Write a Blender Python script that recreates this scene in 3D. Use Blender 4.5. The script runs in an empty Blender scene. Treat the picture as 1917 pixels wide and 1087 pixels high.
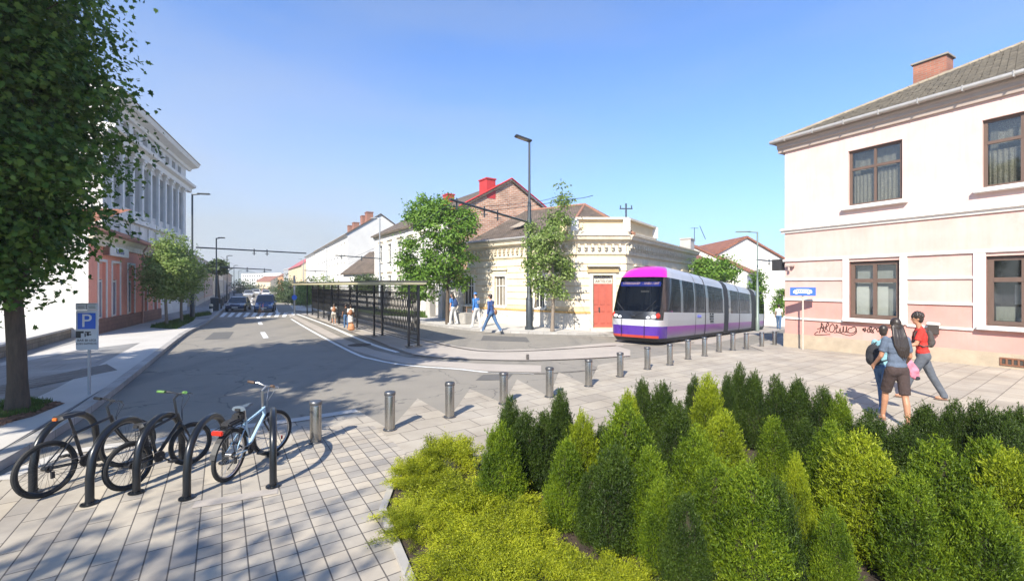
import bpy, bmesh, math, random
import numpy as np
from mathutils import Vector, Matrix
from mathutils.geometry import delaunay_2d_cdt
R = math.radians
random.seed(7)
SC = bpy.context.scene
COL = SC.collection
# ---------------------------------------------------------------- camera, sky, sun, exposure
F, CX, HY, CH = 820.0, 958.5, 534.0, 2.25
cam = bpy.data.objects.new('camera', bpy.data.cameras.new('camera'))
COL.objects.link(cam); SC.camera = cam
cam.location = (0, 0, CH); cam.rotation_euler = (R(90), 0, 0)
cam.data.lens = 36.0 * F / 1917.0
cam.data.shift_y = (HY - 543.5) / 1917.0
cam.data.clip_start = .05; cam.data.clip_end = 6000
SUN_AZ, SUN_EL = R(23), R(39)          # direction the light travels (from +Y towards +X), height
w = bpy.data.worlds.new('World'); SC.world = w; w.use_nodes = True
nt = w.node_tree; bg = nt.nodes['Background']
sky = nt.nodes.new('ShaderNodeTexSky'); sky.sky_type = 'NISHITA'; sky.sun_disc = False
sky.sun_elevation = SUN_EL; sky.sun_rotation = R(180) + SUN_AZ
sky.air_density = 1.0; sky.dust_density = .6; sky.ozone_density = 3.0; sky.altitude = 300
wn = nt.nodes
hs_ = wn.new('ShaderNodeMix'); hs_.data_type = 'RGBA'; hs_.blend_type = 'MULTIPLY'; hs_.inputs[0].default_value = 1; hs_.inputs[7].default_value = (.49, .70, .95, 1)
nt.links.new(sky.outputs[0], hs_.inputs[6])
wt = wn.new('ShaderNodeTexCoord'); wm = wn.new('ShaderNodeMapping'); wm.inputs['Scale'].default_value = (1.3, 1.3, 5.0); wm.inputs['Rotation'].default_value = (0, R(14), 0)
wz = wn.new('ShaderNodeTexNoise'); wz.inputs['Scale'].default_value = 1.5; wz.inputs['Detail'].default_value = 5; wz.inputs['Roughness'].default_value = .5
wr = wn.new('ShaderNodeValToRGB'); wr.color_ramp.elements[0].position = .42; wr.color_ramp.elements[1].position = .75; wr.color_ramp.elements[1].color = (.55, .55, .55, 1)
nt.links.new(wt.outputs['Generated'], wm.inputs[0]); nt.links.new(wm.outputs[0], wz.inputs['Vector']); nt.links.new(wz.outputs['Fac'], wr.inputs[0])
# thin cirrus and low haze, thicker towards the left of the long street
sp_ = wn.new('ShaderNodeSeparateXYZ'); nt.links.new(wt.outputs['Generated'], sp_.inputs[0])
el_ = wn.new('ShaderNodeMapRange'); el_.inputs[1].default_value = .02; el_.inputs[2].default_value = .46; el_.inputs[3].default_value = .95; el_.inputs[4].default_value = 0; nt.links.new(sp_.outputs[2], el_.inputs[0])
lx_ = wn.new('ShaderNodeMapRange'); lx_.inputs[1].default_value = -.65; lx_.inputs[2].default_value = .35; lx_.inputs[3].default_value = 1.15; lx_.inputs[4].default_value = .15; nt.links.new(sp_.outputs[0], lx_.inputs[0])
m1_ = wn.new('ShaderNodeMath'); m1_.operation = 'MULTIPLY'; nt.links.new(el_.outputs[0], m1_.inputs[0]); nt.links.new(lx_.outputs[0], m1_.inputs[1])
m2_ = wn.new('ShaderNodeMath'); m2_.operation = 'MULTIPLY_ADD'; m2_.inputs[2].default_value = 0; nt.links.new(wr.outputs[0], m2_.inputs[0]); m2_.inputs[1].default_value = .35
m3_ = wn.new('ShaderNodeMath'); m3_.operation = 'ADD'; m3_.use_clamp = True; nt.links.new(m1_.outputs[0], m3_.inputs[0]); nt.links.new(m2_.outputs[0], m3_.inputs[1])
cm_ = wn.new('ShaderNodeMix'); cm_.data_type = 'RGBA'; nt.links.new(m3_.outputs[0], cm_.inputs[0]); nt.links.new(hs_.outputs[2], cm_.inputs[6]); cm_.inputs[7].default_value = (2.05, 2.18, 2.15, 1)
nt.links.new(cm_.outputs[2], bg.inputs[0]); bg.inputs[1].default_value = .15
sl = bpy.data.lights.new('sun', 'SUN'); sl.energy = 5.0; sl.angle = R(.55); sl.color = (1, .93, .80)
so = bpy.data.objects.new('sun', sl); COL.objects.link(so)
dv = Vector((math.sin(SUN_AZ) * math.cos(SUN_EL), math.cos(SUN_AZ) * math.cos(SUN_EL), -math.sin(SUN_EL)))
so.rotation_euler = dv.to_track_quat('-Z', 'Y').to_euler(); so.location = (-20, -30, 40)
SC.view_settings.view_transform = 'Standard'; SC.view_settings.look = 'None'
SC.view_settings.exposure = 1.05; SC.view_settings.gamma = 1
SC.render.engine = 'CYCLES'
SC.cycles.max_bounces = 6; SC.cycles.transparent_max_bounces = 12; SC.cycles.caustics_reflective = False; SC.cycles.caustics_refractive = False
# ---------------------------------------------------------------- picture -> place
def D_of(py, z=0): return F * (CH - z) / (py - HY)
def G(px, py, z=0):
    d = D_of(py, z); return Vector(((px - CX) / F * d, d, z))
def at(px, d, z=0): return Vector(((px - CX) / F * d, d, z))
RD = Vector((.613, .79))
def zg(x, y):
    t = x * .613 + y * .79 - 16.9
    if t <= 0: return 0.0
    s = min(1, max(0, (x - 1) / 5.0)); s = s * s * (3 - 2 * s)
    return -.055 * min(t, 60) * s
class Plane:
    def __init__(s, P1, P2):
        s.P1 = Vector((P1[0], P1[1])); d = Vector((P2[0], P2[1])) - s.P1
        s.L = d.length; s.u = d / s.L; s.v = Vector((-s.u.y, s.u.x)); s.rz = math.atan2(s.u.y, s.u.x)
    def at(s, px, py=HY):
        k = (px - CX) / F                      # P1 + t u on ray (k d, d)
        t = (k * s.P1.y - s.P1.x) / (s.u.x - k * s.u.y)
        d = s.P1.y + t * s.u.y
        return t, CH + (HY - py) / F * d
    def w(s, t, y=0): return s.P1 + s.u * t + s.v * y
# ---------------------------------------------------------------- mesh builder
class MB:
    def __init__(s): s.v = []; s.f = []
    def poly(s, pts):
        n = len(s.v); s.v += [tuple(p) for p in pts]; s.f.append(tuple(range(n, n + len(pts)))); return s
    def box(s, x0, x1, y0, y1, z0, z1):
        n = len(s.v)
        s.v += [(x0,y0,z0),(x1,y0,z0),(x1,y1,z0),(x0,y1,z0),(x0,y0,z1),(x1,y0,z1),(x1,y1,z1),(x0,y1,z1)]
        s.f += [tuple(n+i for i in q) for q in ((0,3,2,1),(4,5,6,7),(0,1,5,4),(1,2,6,5),(2,3,7,6),(3,0,4,7))]; return s
    def cbox(s, cx, cy, cz, dx, dy, dz): return s.box(cx-dx/2, cx+dx/2, cy-dy/2, cy+dy/2, cz-dz/2, cz+dz/2)
    def tube(s, p0, p1, r0, r1=None, n=8, cap=True):
        return s.path([p0, p1], [r0, r0 if r1 is None else r1], n, cap)
    def path(s, pts, r, n=8, cap=True, closed=False):
        pts = [Vector(p) for p in pts]; m = len(pts)
        if not isinstance(r, (list, tuple)): r = [r] * m
        up = None; rings = []
        for i, p in enumerate(pts):
            a = pts[(i-1) % m] if (i or closed) else p
            b = pts[(i+1) % m] if (i < m-1 or closed) else p
            t = (b - a)
            if t.length < 1e-9: t = Vector((0,0,1))
            t.normalize()
            if up is None:
                up = Vector((0,0,1)) if abs(t.z) < .9 else Vector((1,0,0))
            e = t.cross(up)
            if e.length < 1e-6: e = t.orthogonal()
            e.normalize(); g = e.cross(t); up = g
            k = len(s.v); rings.append(k)
            for j in range(n):
                q = 2*math.pi*j/n
                s.v.append(tuple(p + (e*math.cos(q) + g*math.sin(q))*r[i]))
        for i in range(m if closed else m-1):
            a, b = rings[i], rings[(i+1) % m]
            for j in range(n):
                s.f.append((a+j, a+(j+1)%n, b+(j+1)%n, b+j))
        if cap and not closed:
            s.f.append(tuple(rings[0]+j for j in range(n))[::-1]); s.f.append(tuple(rings[-1]+j for j in range(n)))
        return s
    def torus(s, c, ax, Rr, r, n=40, m=8):
        ax = Vector(ax).normalized(); e = ax.orthogonal().normalized(); g = ax.cross(e)
        return s.path([Vector(c) + (e*math.cos(2*math.pi*i/n) + g*math.sin(2*math.pi*i/n))*Rr for i in range(n)], r, m, closed=True)
    def ell(s, c, rad, rot=None, n=12, m=8):
        c = Vector(c); k = len(s.v); rot = rot or Matrix.Identity(3)
        s.v.append(tuple(c + rot @ Vector((0,0,rad[2]))))
        for i in range(1, m):
            th = math.pi*i/m
            for j in range(n):
                ph = 2*math.pi*j/n
                s.v.append(tuple(c + rot @ Vector((rad[0]*math.sin(th)*math.cos(ph), rad[1]*math.sin(th)*math.sin(ph), rad[2]*math.cos(th)))))
        s.v.append(tuple(c - rot @ Vector((0,0,rad[2])))); e = len(s.v)-1
        for j in range(n):
            s.f.append((k, k+1+j, k+1+(j+1)%n))
            for i in range(m-2):
                a = k+1+i*n; s.f.append((a+j, a+n+j, a+n+(j+1)%n, a+(j+1)%n))
            a = k+1+(m-2)*n; s.f.append((e, a+(j+1)%n, a+j))
        return s
    def cone(s, p0, p1, r0, r1, n=12):     # capsule-like tapered limb
        s.tube(p0, p1, r0, r1, n); s.ell(p0, (r0*.99,)*3, None, n, 8); s.ell(p1, (r1*.99,)*3, None, n, 8); return s
    def lathe(s, c, prof, n=16):
        c = Vector(c); k = len(s.v)
        for r, z in prof:
            for j in range(n): s.v.append((c.x+r*math.cos(2*math.pi*j/n), c.y+r*math.sin(2*math.pi*j/n), c.z+z))
        for i in range(len(prof)-1):
            for j in range(n): a = k+i*n; s.f.append((a+j, a+(j+1)%n, a+n+(j+1)%n, a+n+j))
        s.f.append(tuple(k+j for j in range(n))[::-1]); a = k+(len(prof)-1)*n; s.f.append(tuple(a+j for j in range(n))); return s
    def prism(s, pts, z0, z1):             # polygon in xy, ccw
        n = len(pts); k = len(s.v)
        s.v += [(p[0], p[1], z0) for p in pts] + [(p[0], p[1], z1) for p in pts]
        s.f.append(tuple(k+i for i in range(n))[::-1]); s.f.append(tuple(k+n+i for i in range(n)))
        for i in range(n): j = (i+1) % n; s.f.append((k+i, k+j, k+n+j, k+n+i))
        return s
    def xprism(s, prof, x0, x1):           # profile (y,z) extruded along x
        n = len(prof); k = len(s.v)
        s.v += [(x0, p[0], p[1]) for p in prof] + [(x1, p[0], p[1]) for p in prof]
        s.f.append(tuple(k+i for i in range(n))[::-1]); s.f.append(tuple(k+n+i for i in range(n)))
        for i in range(n): j = (i+1) % n; s.f.append((k+i, k+j, k+n+j, k+n+i))
        return s
    def xf(s, M):
        s.v = [tuple(M @ Vector(p)) for p in s.v]; return s
    def build(s, name, mat, parent=None, smooth=False, bevel=0, uv=True, loc=None):
        me = bpy.data.meshes.new(name); me.from_pydata(s.v, [], s.f); me.validate()
        if bevel or True:
            bm = bmesh.new(); bm.from_mesh(me)
            if len(s.f) < 60000: bmesh.ops.recalc_face_normals(bm, faces=bm.faces)
            if bevel:
                es = [e for e in bm.edges if len(e.link_faces) == 2 and e.calc_face_angle(0) > .6]
                bmesh.ops.bevel(bm, geom=es, offset=bevel, segments=2, affect='EDGES', clamp_overlap=True)
            bm.to_mesh(me); bm.free()
        if smooth:
            me.polygons.foreach_set('use_smooth', [True]*len(me.polygons))
            me.set_sharp_from_angle(angle=R(38))
        if uv and len(me.polygons) < 40000: auto_uv(me)
        if mat: me.materials.append(mat)
        o = bpy.data.objects.new(name, me); COL.objects.link(o)
        if parent: o.parent = parent
        if loc is not None: o.location = loc
        return o
def auto_uv(me):
    uvl = me.uv_layers.new(name='UVMap'); up = Vector((0,0,1)); vs = me.vertices
    for p in me.polygons:
        n = p.normal
        if abs(n.z) > .995: u, v = Vector((1,0,0)), Vector((0,1,0))
        else: u = up.cross(n).normalized(); v = n.cross(u)
        for li in p.loop_indices:
            c = vs[me.loops[li].vertex_index].co; uvl.data[li].uv = (c.dot(u), c.dot(v))
def tag(o, label=None, cat=None, group=None, kind=None):
    if label: o['label'] = label
    if cat: o['category'] = cat
    if group: o['group'] = group
    if kind: o['kind'] = kind
    return o
def empty(name, loc, rz=0, label=None, cat=None, group=None):
    o = bpy.data.objects.new(name, None); COL.objects.link(o)
    o.location = (loc[0], loc[1], loc[2] if len(loc) > 2 else 0); o.rotation_euler = (0, 0, rz)
    o.empty_display_size = .3
    return tag(o, label, cat, group)
KIDS = {}
def dup(root, loc, rz=0, label=None, sc=None):
    def cp(o, par):
        c = o.copy(); COL.objects.link(c)
        if par: c.parent = par; c.matrix_parent_inverse = o.matrix_parent_inverse
        for ch in [x for x in bpy.data.objects if x.parent == o]: cp(ch, c)
        return c
    r = cp(root, None); r.location = loc; r.rotation_euler = (0, 0, rz)
    if label: r['label'] = label
    if sc: r.scale = sc if isinstance(sc, (tuple, list)) else (sc,)*3
    return r
# ---------------------------------------------------------------- materials
MATS = {}
def _new(name):
    m = bpy.data.materials.new(name); m.use_nodes = True; return m, m.node_tree, m.node_tree.nodes['Principled BSDF']
def mat(name, c1, c2=None, scale=3, rough=.7, metal=0, bump=0, bscale=60, detail=6, spec=.5, coat=0, coord='Object', stretch=None, contrast=.25, streaks=False):
    if name in MATS: return MATS[name]
    m, t, b = _new(name); N, L = t.nodes, t.links
    c2 = c2 or tuple(x*.82 for x in c1)
    tc = N.new('ShaderNodeTexCoord'); src = tc.outputs[coord]
    if stretch:
        mp = N.new('ShaderNodeMapping'); mp.inputs['Scale'].default_value = stretch; L.new(src, mp.inputs[0]); src = mp.outputs[0]
    no = N.new('ShaderNodeTexNoise'); no.inputs['Scale'].default_value = scale; no.inputs['Detail'].default_value = detail; no.inputs['Roughness'].default_value = .62
    L.new(src, no.inputs['Vector'])
    cr = N.new('ShaderNodeValToRGB'); cr.color_ramp.elements[0].position = .5-contrast; cr.color_ramp.elements[1].position = .5+contrast
    cr.color_ramp.elements[0].color = (*c2, 1); cr.color_ramp.elements[1].color = (*c1, 1)
    L.new(no.outputs['Fac'], cr.inputs[0]); L.new(cr.outputs[0], b.inputs['Base Color'])
    if streaks:      # rain streaks and splash marks of old plaster
        ms = N.new('ShaderNodeMapping'); ms.inputs['Scale'].default_value = (4.5,4.5,.35); L.new(tc.outputs['Object'], ms.inputs[0]); ns = N.new('ShaderNodeTexNoise'); ns.inputs['Scale'].default_value = 1.6; ns.inputs['Detail'].default_value = 7; ns.inputs['Roughness'].default_value = .7; L.new(ms.outputs[0], ns.inputs['Vector'])
        rs = N.new('ShaderNodeMapRange'); rs.inputs[1].default_value = .46; rs.inputs[2].default_value = .74; rs.inputs[3].default_value = 0; rs.inputs[4].default_value = .55; L.new(ns.outputs['Fac'], rs.inputs[0])
        mk = N.new('ShaderNodeMix'); mk.data_type = 'RGBA'; L.new(rs.outputs[0], mk.inputs[0]); L.new(cr.outputs[0], mk.inputs[6]); mk.inputs[7].default_value = (*(streaks if isinstance(streaks, tuple) else tuple(x*.62 for x in c2)), 1)
        n5 = N.new('ShaderNodeTexNoise'); n5.inputs['Scale'].default_value = .9; n5.inputs['Detail'].default_value = 9; n5.inputs['Roughness'].default_value = .7; L.new(tc.outputs['Object'], n5.inputs['Vector'])
        r5 = N.new('ShaderNodeMapRange'); r5.inputs[1].default_value = .58; r5.inputs[2].default_value = .66; r5.inputs[4].default_value = .5; L.new(n5.outputs['Fac'], r5.inputs[0])
        m5 = N.new('ShaderNodeMix'); m5.data_type = 'RGBA'; L.new(r5.outputs[0], m5.inputs[0]); L.new(mk.outputs[2], m5.inputs[6]); m5.inputs[7].default_value = (*(min(1, x*1.12) for x in c1), 1); L.new(m5.outputs[2], b.inputs['Base Color'])
    b.inputs['Roughness'].default_value = rough; b.inputs['Metallic'].default_value = metal
    b.inputs['Specular IOR Level'].default_value = spec; b.inputs['Coat Weight'].default_value = coat
    if bump:
        n2 = N.new('ShaderNodeTexNoise'); n2.inputs['Scale'].default_value = bscale; n2.inputs['Detail'].default_value = 4
        L.new(src, n2.inputs['Vector']); bp = N.new('ShaderNodeBump'); bp.inputs['Strength'].default_value = bump; bp.inputs['Distance'].default_value = .01
        L.new(n2.outputs['Fac'], bp.inputs['Height']); L.new(bp.outputs[0], b.inputs['Normal'])
    MATS[name] = m; return m
def brick(name, c1, c2, mortar, bw, bh, off=.5, rot=0, ms=.008, rough=.8, bump=.4, dirt=None, dscale=1.2, wob=0, bias=0):
    if name in MATS: return MATS[name]
    m, t, b = _new(name); N, L = t.nodes, t.links
    tc = N.new('ShaderNodeTexCoord'); mp = N.new('ShaderNodeMapping'); mp.inputs['Rotation'].default_value = (0, 0, rot)
    L.new(tc.outputs['UV'], mp.inputs[0]); src = mp.outputs[0]
    if wob:
        nw = N.new('ShaderNodeTexNoise'); nw.inputs['Scale'].default_value = 3; L.new(src, nw.inputs['Vector'])
        mx = N.new('ShaderNodeVectorMath'); mx.operation = 'MULTIPLY_ADD'; L.new(nw.outputs['Color'], mx.inputs[0]); mx.inputs[1].default_value = (wob,)*3; L.new(src, mx.inputs[2]); src = mx.outputs[0]
    br = N.new('ShaderNodeTexBrick'); br.offset = off; br.squash = 1
    br.inputs['Scale'].default_value = 1; br.inputs['Mortar Size'].default_value = ms; br.inputs['Mortar Smooth'].default_value = .2
    br.inputs['Brick Width'].default_value = bw; br.inputs['Row Height'].default_value = bh; br.inputs['Bias'].default_value = bias
    br.inputs['Color1'].default_value = (*c1, 1); br.inputs['Color2'].default_value = (*c2, 1); br.inputs['Mortar'].default_value = (*mortar, 1)
    L.new(src, br.inputs['Vector'])
    no = N.new('ShaderNodeTexNoise'); no.inputs['Scale'].default_value = dscale; no.inputs['Detail'].default_value = 8; no.inputs['Roughness'].default_value = .65
    L.new(tc.outputs['UV'], no.inputs['Vector'])
    cr = N.new('ShaderNodeValToRGB'); cr.color_ramp.elements[0].position = .35; cr.color_ramp.elements[1].position = .68
    d = dirt or (.7, .68, .66); cr.color_ramp.elements[0].color = (*d, 1); cr.color_ramp.elements[1].color = (1.05, 1.05, 1.05, 1)
    L.new(no.outputs['Fac'], cr.inputs[0])
    mu = N.new('ShaderNodeMix'); mu.data_type = 'RGBA'; mu.blend_type = 'MULTIPLY'; mu.inputs['Factor'].default_value = 1
    L.new(br.outputs['Color'], mu.inputs[6]); L.new(cr.outputs[0], mu.inputs[7]); L.new(mu.outputs[2], b.inputs['Base Color'])
    b.inputs['Roughness'].default_value = rough
    bp = N.new('ShaderNodeBump'); bp.inputs['Strength'].default_value = bump; bp.inputs['Distance'].default_value = .01; bp.invert = True
    L.new(br.outputs['Fac'], bp.inputs['Height']); L.new(bp.outputs[0], b.inputs['Normal'])
    MATS[name] = m; return m
def leafmat(name, cols, trans=.35, rough=.55):
    m, t, b = _new(name); N, L = t.nodes, t.links
    g = N.new('ShaderNodeNewGeometry'); cr = N.new('ShaderNodeValToRGB')
    el = cr.color_ramp.elements
    while len(el) < len(cols): el.new(.5)
    for i, c in enumerate(cols): el[i].position = i/(len(cols)-1); el[i].color = (*c, 1)
    tc = N.new('ShaderNodeTexCoord'); no = N.new('ShaderNodeTexNoise'); no.inputs['Scale'].default_value = 2.2; L.new(tc.outputs['Object'], no.inputs['Vector'])
    ad = N.new('ShaderNodeMath'); ad.operation = 'MULTIPLY_ADD'; L.new(g.outputs['Random Per Island'], ad.inputs[0]); ad.inputs[1].default_value = .55
    sb = N.new('ShaderNodeMath'); sb.operation = 'MULTIPLY_ADD'; L.new(no.outputs['Fac'], sb.inputs[0]); sb.inputs[1].default_value = 1.3; sb.inputs[2].default_value = -.42
    L.new(sb.outputs[0], ad.inputs[2]); L.new(ad.outputs[0], cr.inputs[0]); L.new(cr.outputs[0], b.inputs['Base Color'])
    b.inputs['Roughness'].default_value = rough; b.inputs['Specular IOR Level'].default_value = .35
    tr = N.new('ShaderNodeBsdfTranslucent'); L.new(cr.outputs[0], tr.inputs['Color'])
    mx = N.new('ShaderNodeMixShader'); mx.inputs[0].default_value = trans
    L.new(b.outputs[0], mx.inputs[1]); L.new(tr.outputs[0], mx.inputs[2]); L.new(mx.outputs[0], N['Material Output'].inputs[0])
    MATS[name] = m; return m
def glassmat(name, tint=(.8,.85,.85), refl=.25, pwr=5):
    m, t, b = _new(name); N, L = t.nodes, t.links; N.remove(b)
    tr = N.new('ShaderNodeBsdfTransparent'); tr.inputs[0].default_value = (*tint, 1)
    gl = N.new('ShaderNodeBsdfGlossy'); gl.inputs['Roughness'].default_value = .03; gl.inputs[0].default_value = (.9,.93,.95,1)
    lw = N.new('ShaderNodeLayerWeight'); lw.inputs[0].default_value = refl
    mp = N.new('ShaderNodeMapRange'); pw = N.new('ShaderNodeMath'); pw.operation = 'POWER'; L.new(lw.outputs['Facing'], pw.inputs[0]); pw.inputs[1].default_value = pwr; lw.inputs[0].default_value = .5; L.new(pw.outputs[0], mp.inputs[0]); mp.inputs[3].default_value = refl; mp.inputs[4].default_value = .9
    mx = N.new('ShaderNodeMixShader'); L.new(mp.outputs[0], mx.inputs[0]); L.new(tr.outputs[0], mx.inputs[1]); L.new(gl.outputs[0], mx.inputs[2])
    L.new(mx.outputs[0], N['Material Output'].inputs[0]); MATS[name] = m; return m
def emis(name, c, s=1):
    m, t, b = _new(name); b.inputs['Base Color'].default_value = (0,0,0,1); b.inputs['Emission Color'].default_value = (*c,1); b.inputs['Emission Strength'].default_value = s; MATS[name] = m; return m
def asphaltmat():
    m = mat('asphalt', (.245,.222,.185), (.195,.177,.15), .9, .88, bump=.5, bscale=170, contrast=.3); t = m.node_tree; N, L = t.nodes, t.links; b = N['Principled BSDF']
    src = b.inputs['Base Color'].links[0].from_socket; tc = N.new('ShaderNodeTexCoord')
    def layer(src, fac, col, k):
        mx = N.new('ShaderNodeMix'); mx.data_type = 'RGBA'; L.new(fac, mx.inputs[0]); L.new(src, mx.inputs[6]); mx.inputs[7].default_value = (*col, 1); return mx.outputs[2]
    def ramp(fac, a, c, hi):
        r = N.new('ShaderNodeMapRange'); L.new(fac, r.inputs[0]); r.inputs[1].default_value = a; r.inputs[2].default_value = c; r.inputs[3].default_value = 0; r.inputs[4].default_value = hi; return r.outputs[0]
    def noise(sc, det=4, rot=0, stretch=(1,1,1)):
        mp = N.new('ShaderNodeMapping'); mp.inputs['Rotation'].default_value = (0,0,rot); mp.inputs['Scale'].default_value = stretch; L.new(tc.outputs['Object'], mp.inputs[0]); n = N.new('ShaderNodeTexNoise'); n.inputs['Scale'].default_value = sc; n.inputs['Detail'].default_value = det; L.new(mp.outputs[0], n.inputs['Vector']); return n.outputs['Fac']
    src = layer(src, ramp(noise(.55, 3, R(-32), (2.2,.16,1)), .52, .68, .45), (.11,.105,.10), 1)      # long tyre-dark tracks
    src = layer(src, ramp(noise(1.7, 6), .60, .70, .35), (.095,.09,.085), 2)                           # oil and damp stains
    nw = N.new('ShaderNodeTexNoise'); nw.inputs['Scale'].default_value = 1.3; nw.inputs['Detail'].default_value = 6; L.new(tc.outputs['Object'], nw.inputs['Vector'])
    va = N.new('ShaderNodeVectorMath'); va.operation = 'MULTIPLY_ADD'; L.new(nw.outputs['Color'], va.inputs[0]); va.inputs[1].default_value = (1.1,1.1,1.1); L.new(tc.outputs['Object'], va.inputs[2])
    vo = N.new('ShaderNodeTexVoronoi'); vo.feature = 'DISTANCE_TO_EDGE'; vo.inputs['Scale'].default_value = .30; L.new(va.outputs[0], vo.inputs['Vector'])
    src = layer(src, ramp(vo.outputs['Distance'], .006, .0, .8), (.05,.048,.046), 3)                    # cracks
    v2 = N.new('ShaderNodeTexNoise'); v2.inputs['Scale'].default_value = 90; v2.inputs['Detail'].default_value = 2; L.new(tc.outputs['Object'], v2.inputs['Vector'])
    src = layer(src, ramp(v2.outputs['Fac'], .56, .66, .45), (.34,.32,.29), 4)
    L.new(src, b.inputs['Base Color']); return m
asphalt = asphaltmat()
slab = brick('plaza_slabs', (.42,.375,.305), (.345,.31,.26), (.15,.13,.11), .6, .4, .5, R(-35), .008, dirt=(.72,.7,.68), dscale=.9)
paver_sq = brick('square_pavers', (.46,.40,.315), (.31,.285,.25), (.10,.088,.075), .175, .175, 0.0, R(-33.5), .006, dirt=(.7,.7,.72), dscale=1.5)
paver_long = brick('long_pavers', (.455,.40,.315), (.32,.293,.255), (.10,.088,.075), .62, .175, .37, R(-33.5-90), .006, dirt=(.72,.71,.72), dscale=1.3)
walk_grey = brick('grey_sidewalk', (.29,.285,.275), (.24,.235,.23), (.15,.145,.14), 1.2, .9, .5, R(-29), .012, dirt=(.66,.65,.64), dscale=.6)
walk_white = mat('pale_concrete', (.50,.475,.44), (.40,.38,.35), .8, .85, bump=.25, bscale=80)
kerbm = brick('kerb_stone', (.40,.385,.365), (.33,.32,.305), (.18,.17,.16), .8, 5, 0, 0, .01)
track = mat('track_concrete', (.40,.355,.31), (.32,.285,.25), .9, .85, bump=.25, bscale=90)
paint = mat('road_paint', (.74,.74,.72), (.55,.55,.53), 9, .7, contrast=.18)
railm = mat('rail_steel', (.16,.13,.12), (.10,.085,.08), 6, .5, .6)
soil = mat('soil', (.055,.038,.026), (.03,.022,.016), 9, .95, bump=1, bscale=50)
mulchm = mat('mulch', (.20,.105,.06), (.07,.04,.025), 30, .95, bump=1, bscale=70)
grassm = leafmat('grass_blades', [(.035,.07,.012), (.07,.13,.02), (.13,.19,.04)], .3)
white_wall = mat('white_render', (.70,.68,.64), (.60,.58,.54), 1.2, .85, bump=.15, bscale=30, streaks=(.46,.44,.40))
cream = mat('cream_render', (.70,.57,.37), (.62,.48,.30), 1.5, .85, bump=.15, bscale=40, streaks=(.46,.35,.22))
creamw = mat('pale_cream_trim', (.72,.65,.52), (.58,.50,.38), 3, .8, bump=.2, bscale=30, streaks=(.42,.35,.26))
plinthw = mat('pale_plinth', (.66,.62,.56), (.50,.46,.40), 1.5, .9, bump=.25, bscale=25, streaks=(.34,.31,.27))
ochre = mat('ochre_band', (.55,.33,.10), (.42,.25,.09), 4, .8)
salmon = mat('salmon_render', (.80,.34,.25), (.70,.28,.20), 1.2, .85, bump=.1, bscale=40, streaks=(.55,.22,.16))
salplinth = brick('brown_plinth', (.27,.14,.105), (.22,.115,.09), (.11,.06,.05), .4, .2, .5, 0, .006)
trimw = mat('trim_white', (.74,.72,.68), (.60,.58,.54), 5, .75)
greyst = mat('weathered_stone', (.50,.48,.45), (.36,.345,.32), 1.4, .9, bump=.3, bscale=20)
pinkw = mat('pink_render', (.69,.53,.49), (.62,.40,.36), .55, .88, bump=.2, bscale=35, contrast=.2, streaks=(.55,.38,.31))
pinkl = mat('pink_render_lower', (.60,.335,.295), (.50,.22,.19), .6, .88, bump=.25, bscale=35, contrast=.22, streaks=(.46,.27,.21))
rough_plinth = mat('rough_beige_plinth', (.47,.385,.285), (.33,.27,.20), 2.5, .95, bump=.8, bscale=28)
tile_brown = brick('old_brown_tiles', (.20,.145,.105), (.135,.10,.075), (.05,.038,.03), .17, .14, .5, 0, .014, bump=1, dirt=(.55,.56,.5), dscale=1.0)
tile_red = brick('red_tiles', (.40,.155,.085), (.30,.12,.07), (.12,.05,.035), .2, .2, .5, 0, .016, bump=1, dirt=(.6,.58,.56), dscale=1.2)
tile_grey = brick('grey_brown_tiles', (.17,.15,.125), (.10,.092,.08), (.055,.047,.04), .18, 5, 0, 0, .01, bump=.5, dirt=(.5,.52,.5), dscale=1.4)
brickm = brick('old_brick', (.62,.33,.20), (.44,.19,.11), (.62,.52,.42), .42, .15, .5, 0, .022, bump=.6, dirt=(.55,.55,.56), dscale=.8)
chim = brick('chimney_brick', (.40,.15,.09), (.32,.12,.075), (.30,.22,.18), .24, .08, .5, 0, .01, bump=.6)
redpaint = mat('red_painted_sheet', (.48,.035,.03), (.42,.03,.03), 3, .55)
gutterm = mat('zinc_gutter', (.46,.44,.41), (.34,.32,.30), 5, .45, .4)
soffit = mat('soffit_taupe', (.43,.36,.31), (.37,.30,.26), 3, .8)
brownwood = mat('brown_window_wood', (.135,.085,.065), (.10,.065,.05), 10, .6, stretch=(1,1,.2))
reddoor = mat('red_door_paint', (.42,.10,.07), (.36,.08,.055), 3, .6)
darkglass = mat('dark_window_glass', (.05,.055,.06), (.025,.028,.032), 1.2, .06, spec=.8)
blueglass = mat('blue_grey_glass', (.20,.25,.32), (.13,.17,.23), 1.0, .12, spec=.8)
curtain = mat('net_curtain', (.24,.225,.20), (.16,.15,.135), 5, .9)
curtain_lace = mat('lace_curtain', (.30,.27,.22), (.09,.08,.07), 45, .9, contrast=.1)
roomdark = mat('dark_room', (.06,.055,.05), (.04,.035,.03), 2, .9)
winglass = glassmat('clear_window_glass', (.86,.88,.87), .09)
tramglass = glassmat('tram_glass', (.30,.33,.35), .02, 9)
blackm = mat('black_powder_coat', (.013,.015,.019), (.009,.011,.014), 5, .32, .2, coat=.15)
polem = mat('dark_grey_pole', (.055,.065,.075), (.04,.048,.055), 4, .45, .35)
polelt = mat('light_grey_pole', (.32,.34,.36), (.25,.27,.29), 4, .45, .5)
steel = mat('bollard_steel', (.40,.385,.36), (.27,.26,.245), 2, .26, .9, stretch=(25,25,1))
steelcap = mat('bollard_cap', (.16,.16,.165), (.11,.11,.115), 4, .4, .8)
barkm = mat('bark', (.115,.085,.06), (.055,.042,.032), 7, .95, bump=1, bscale=22, stretch=(3,3,.6))
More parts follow.
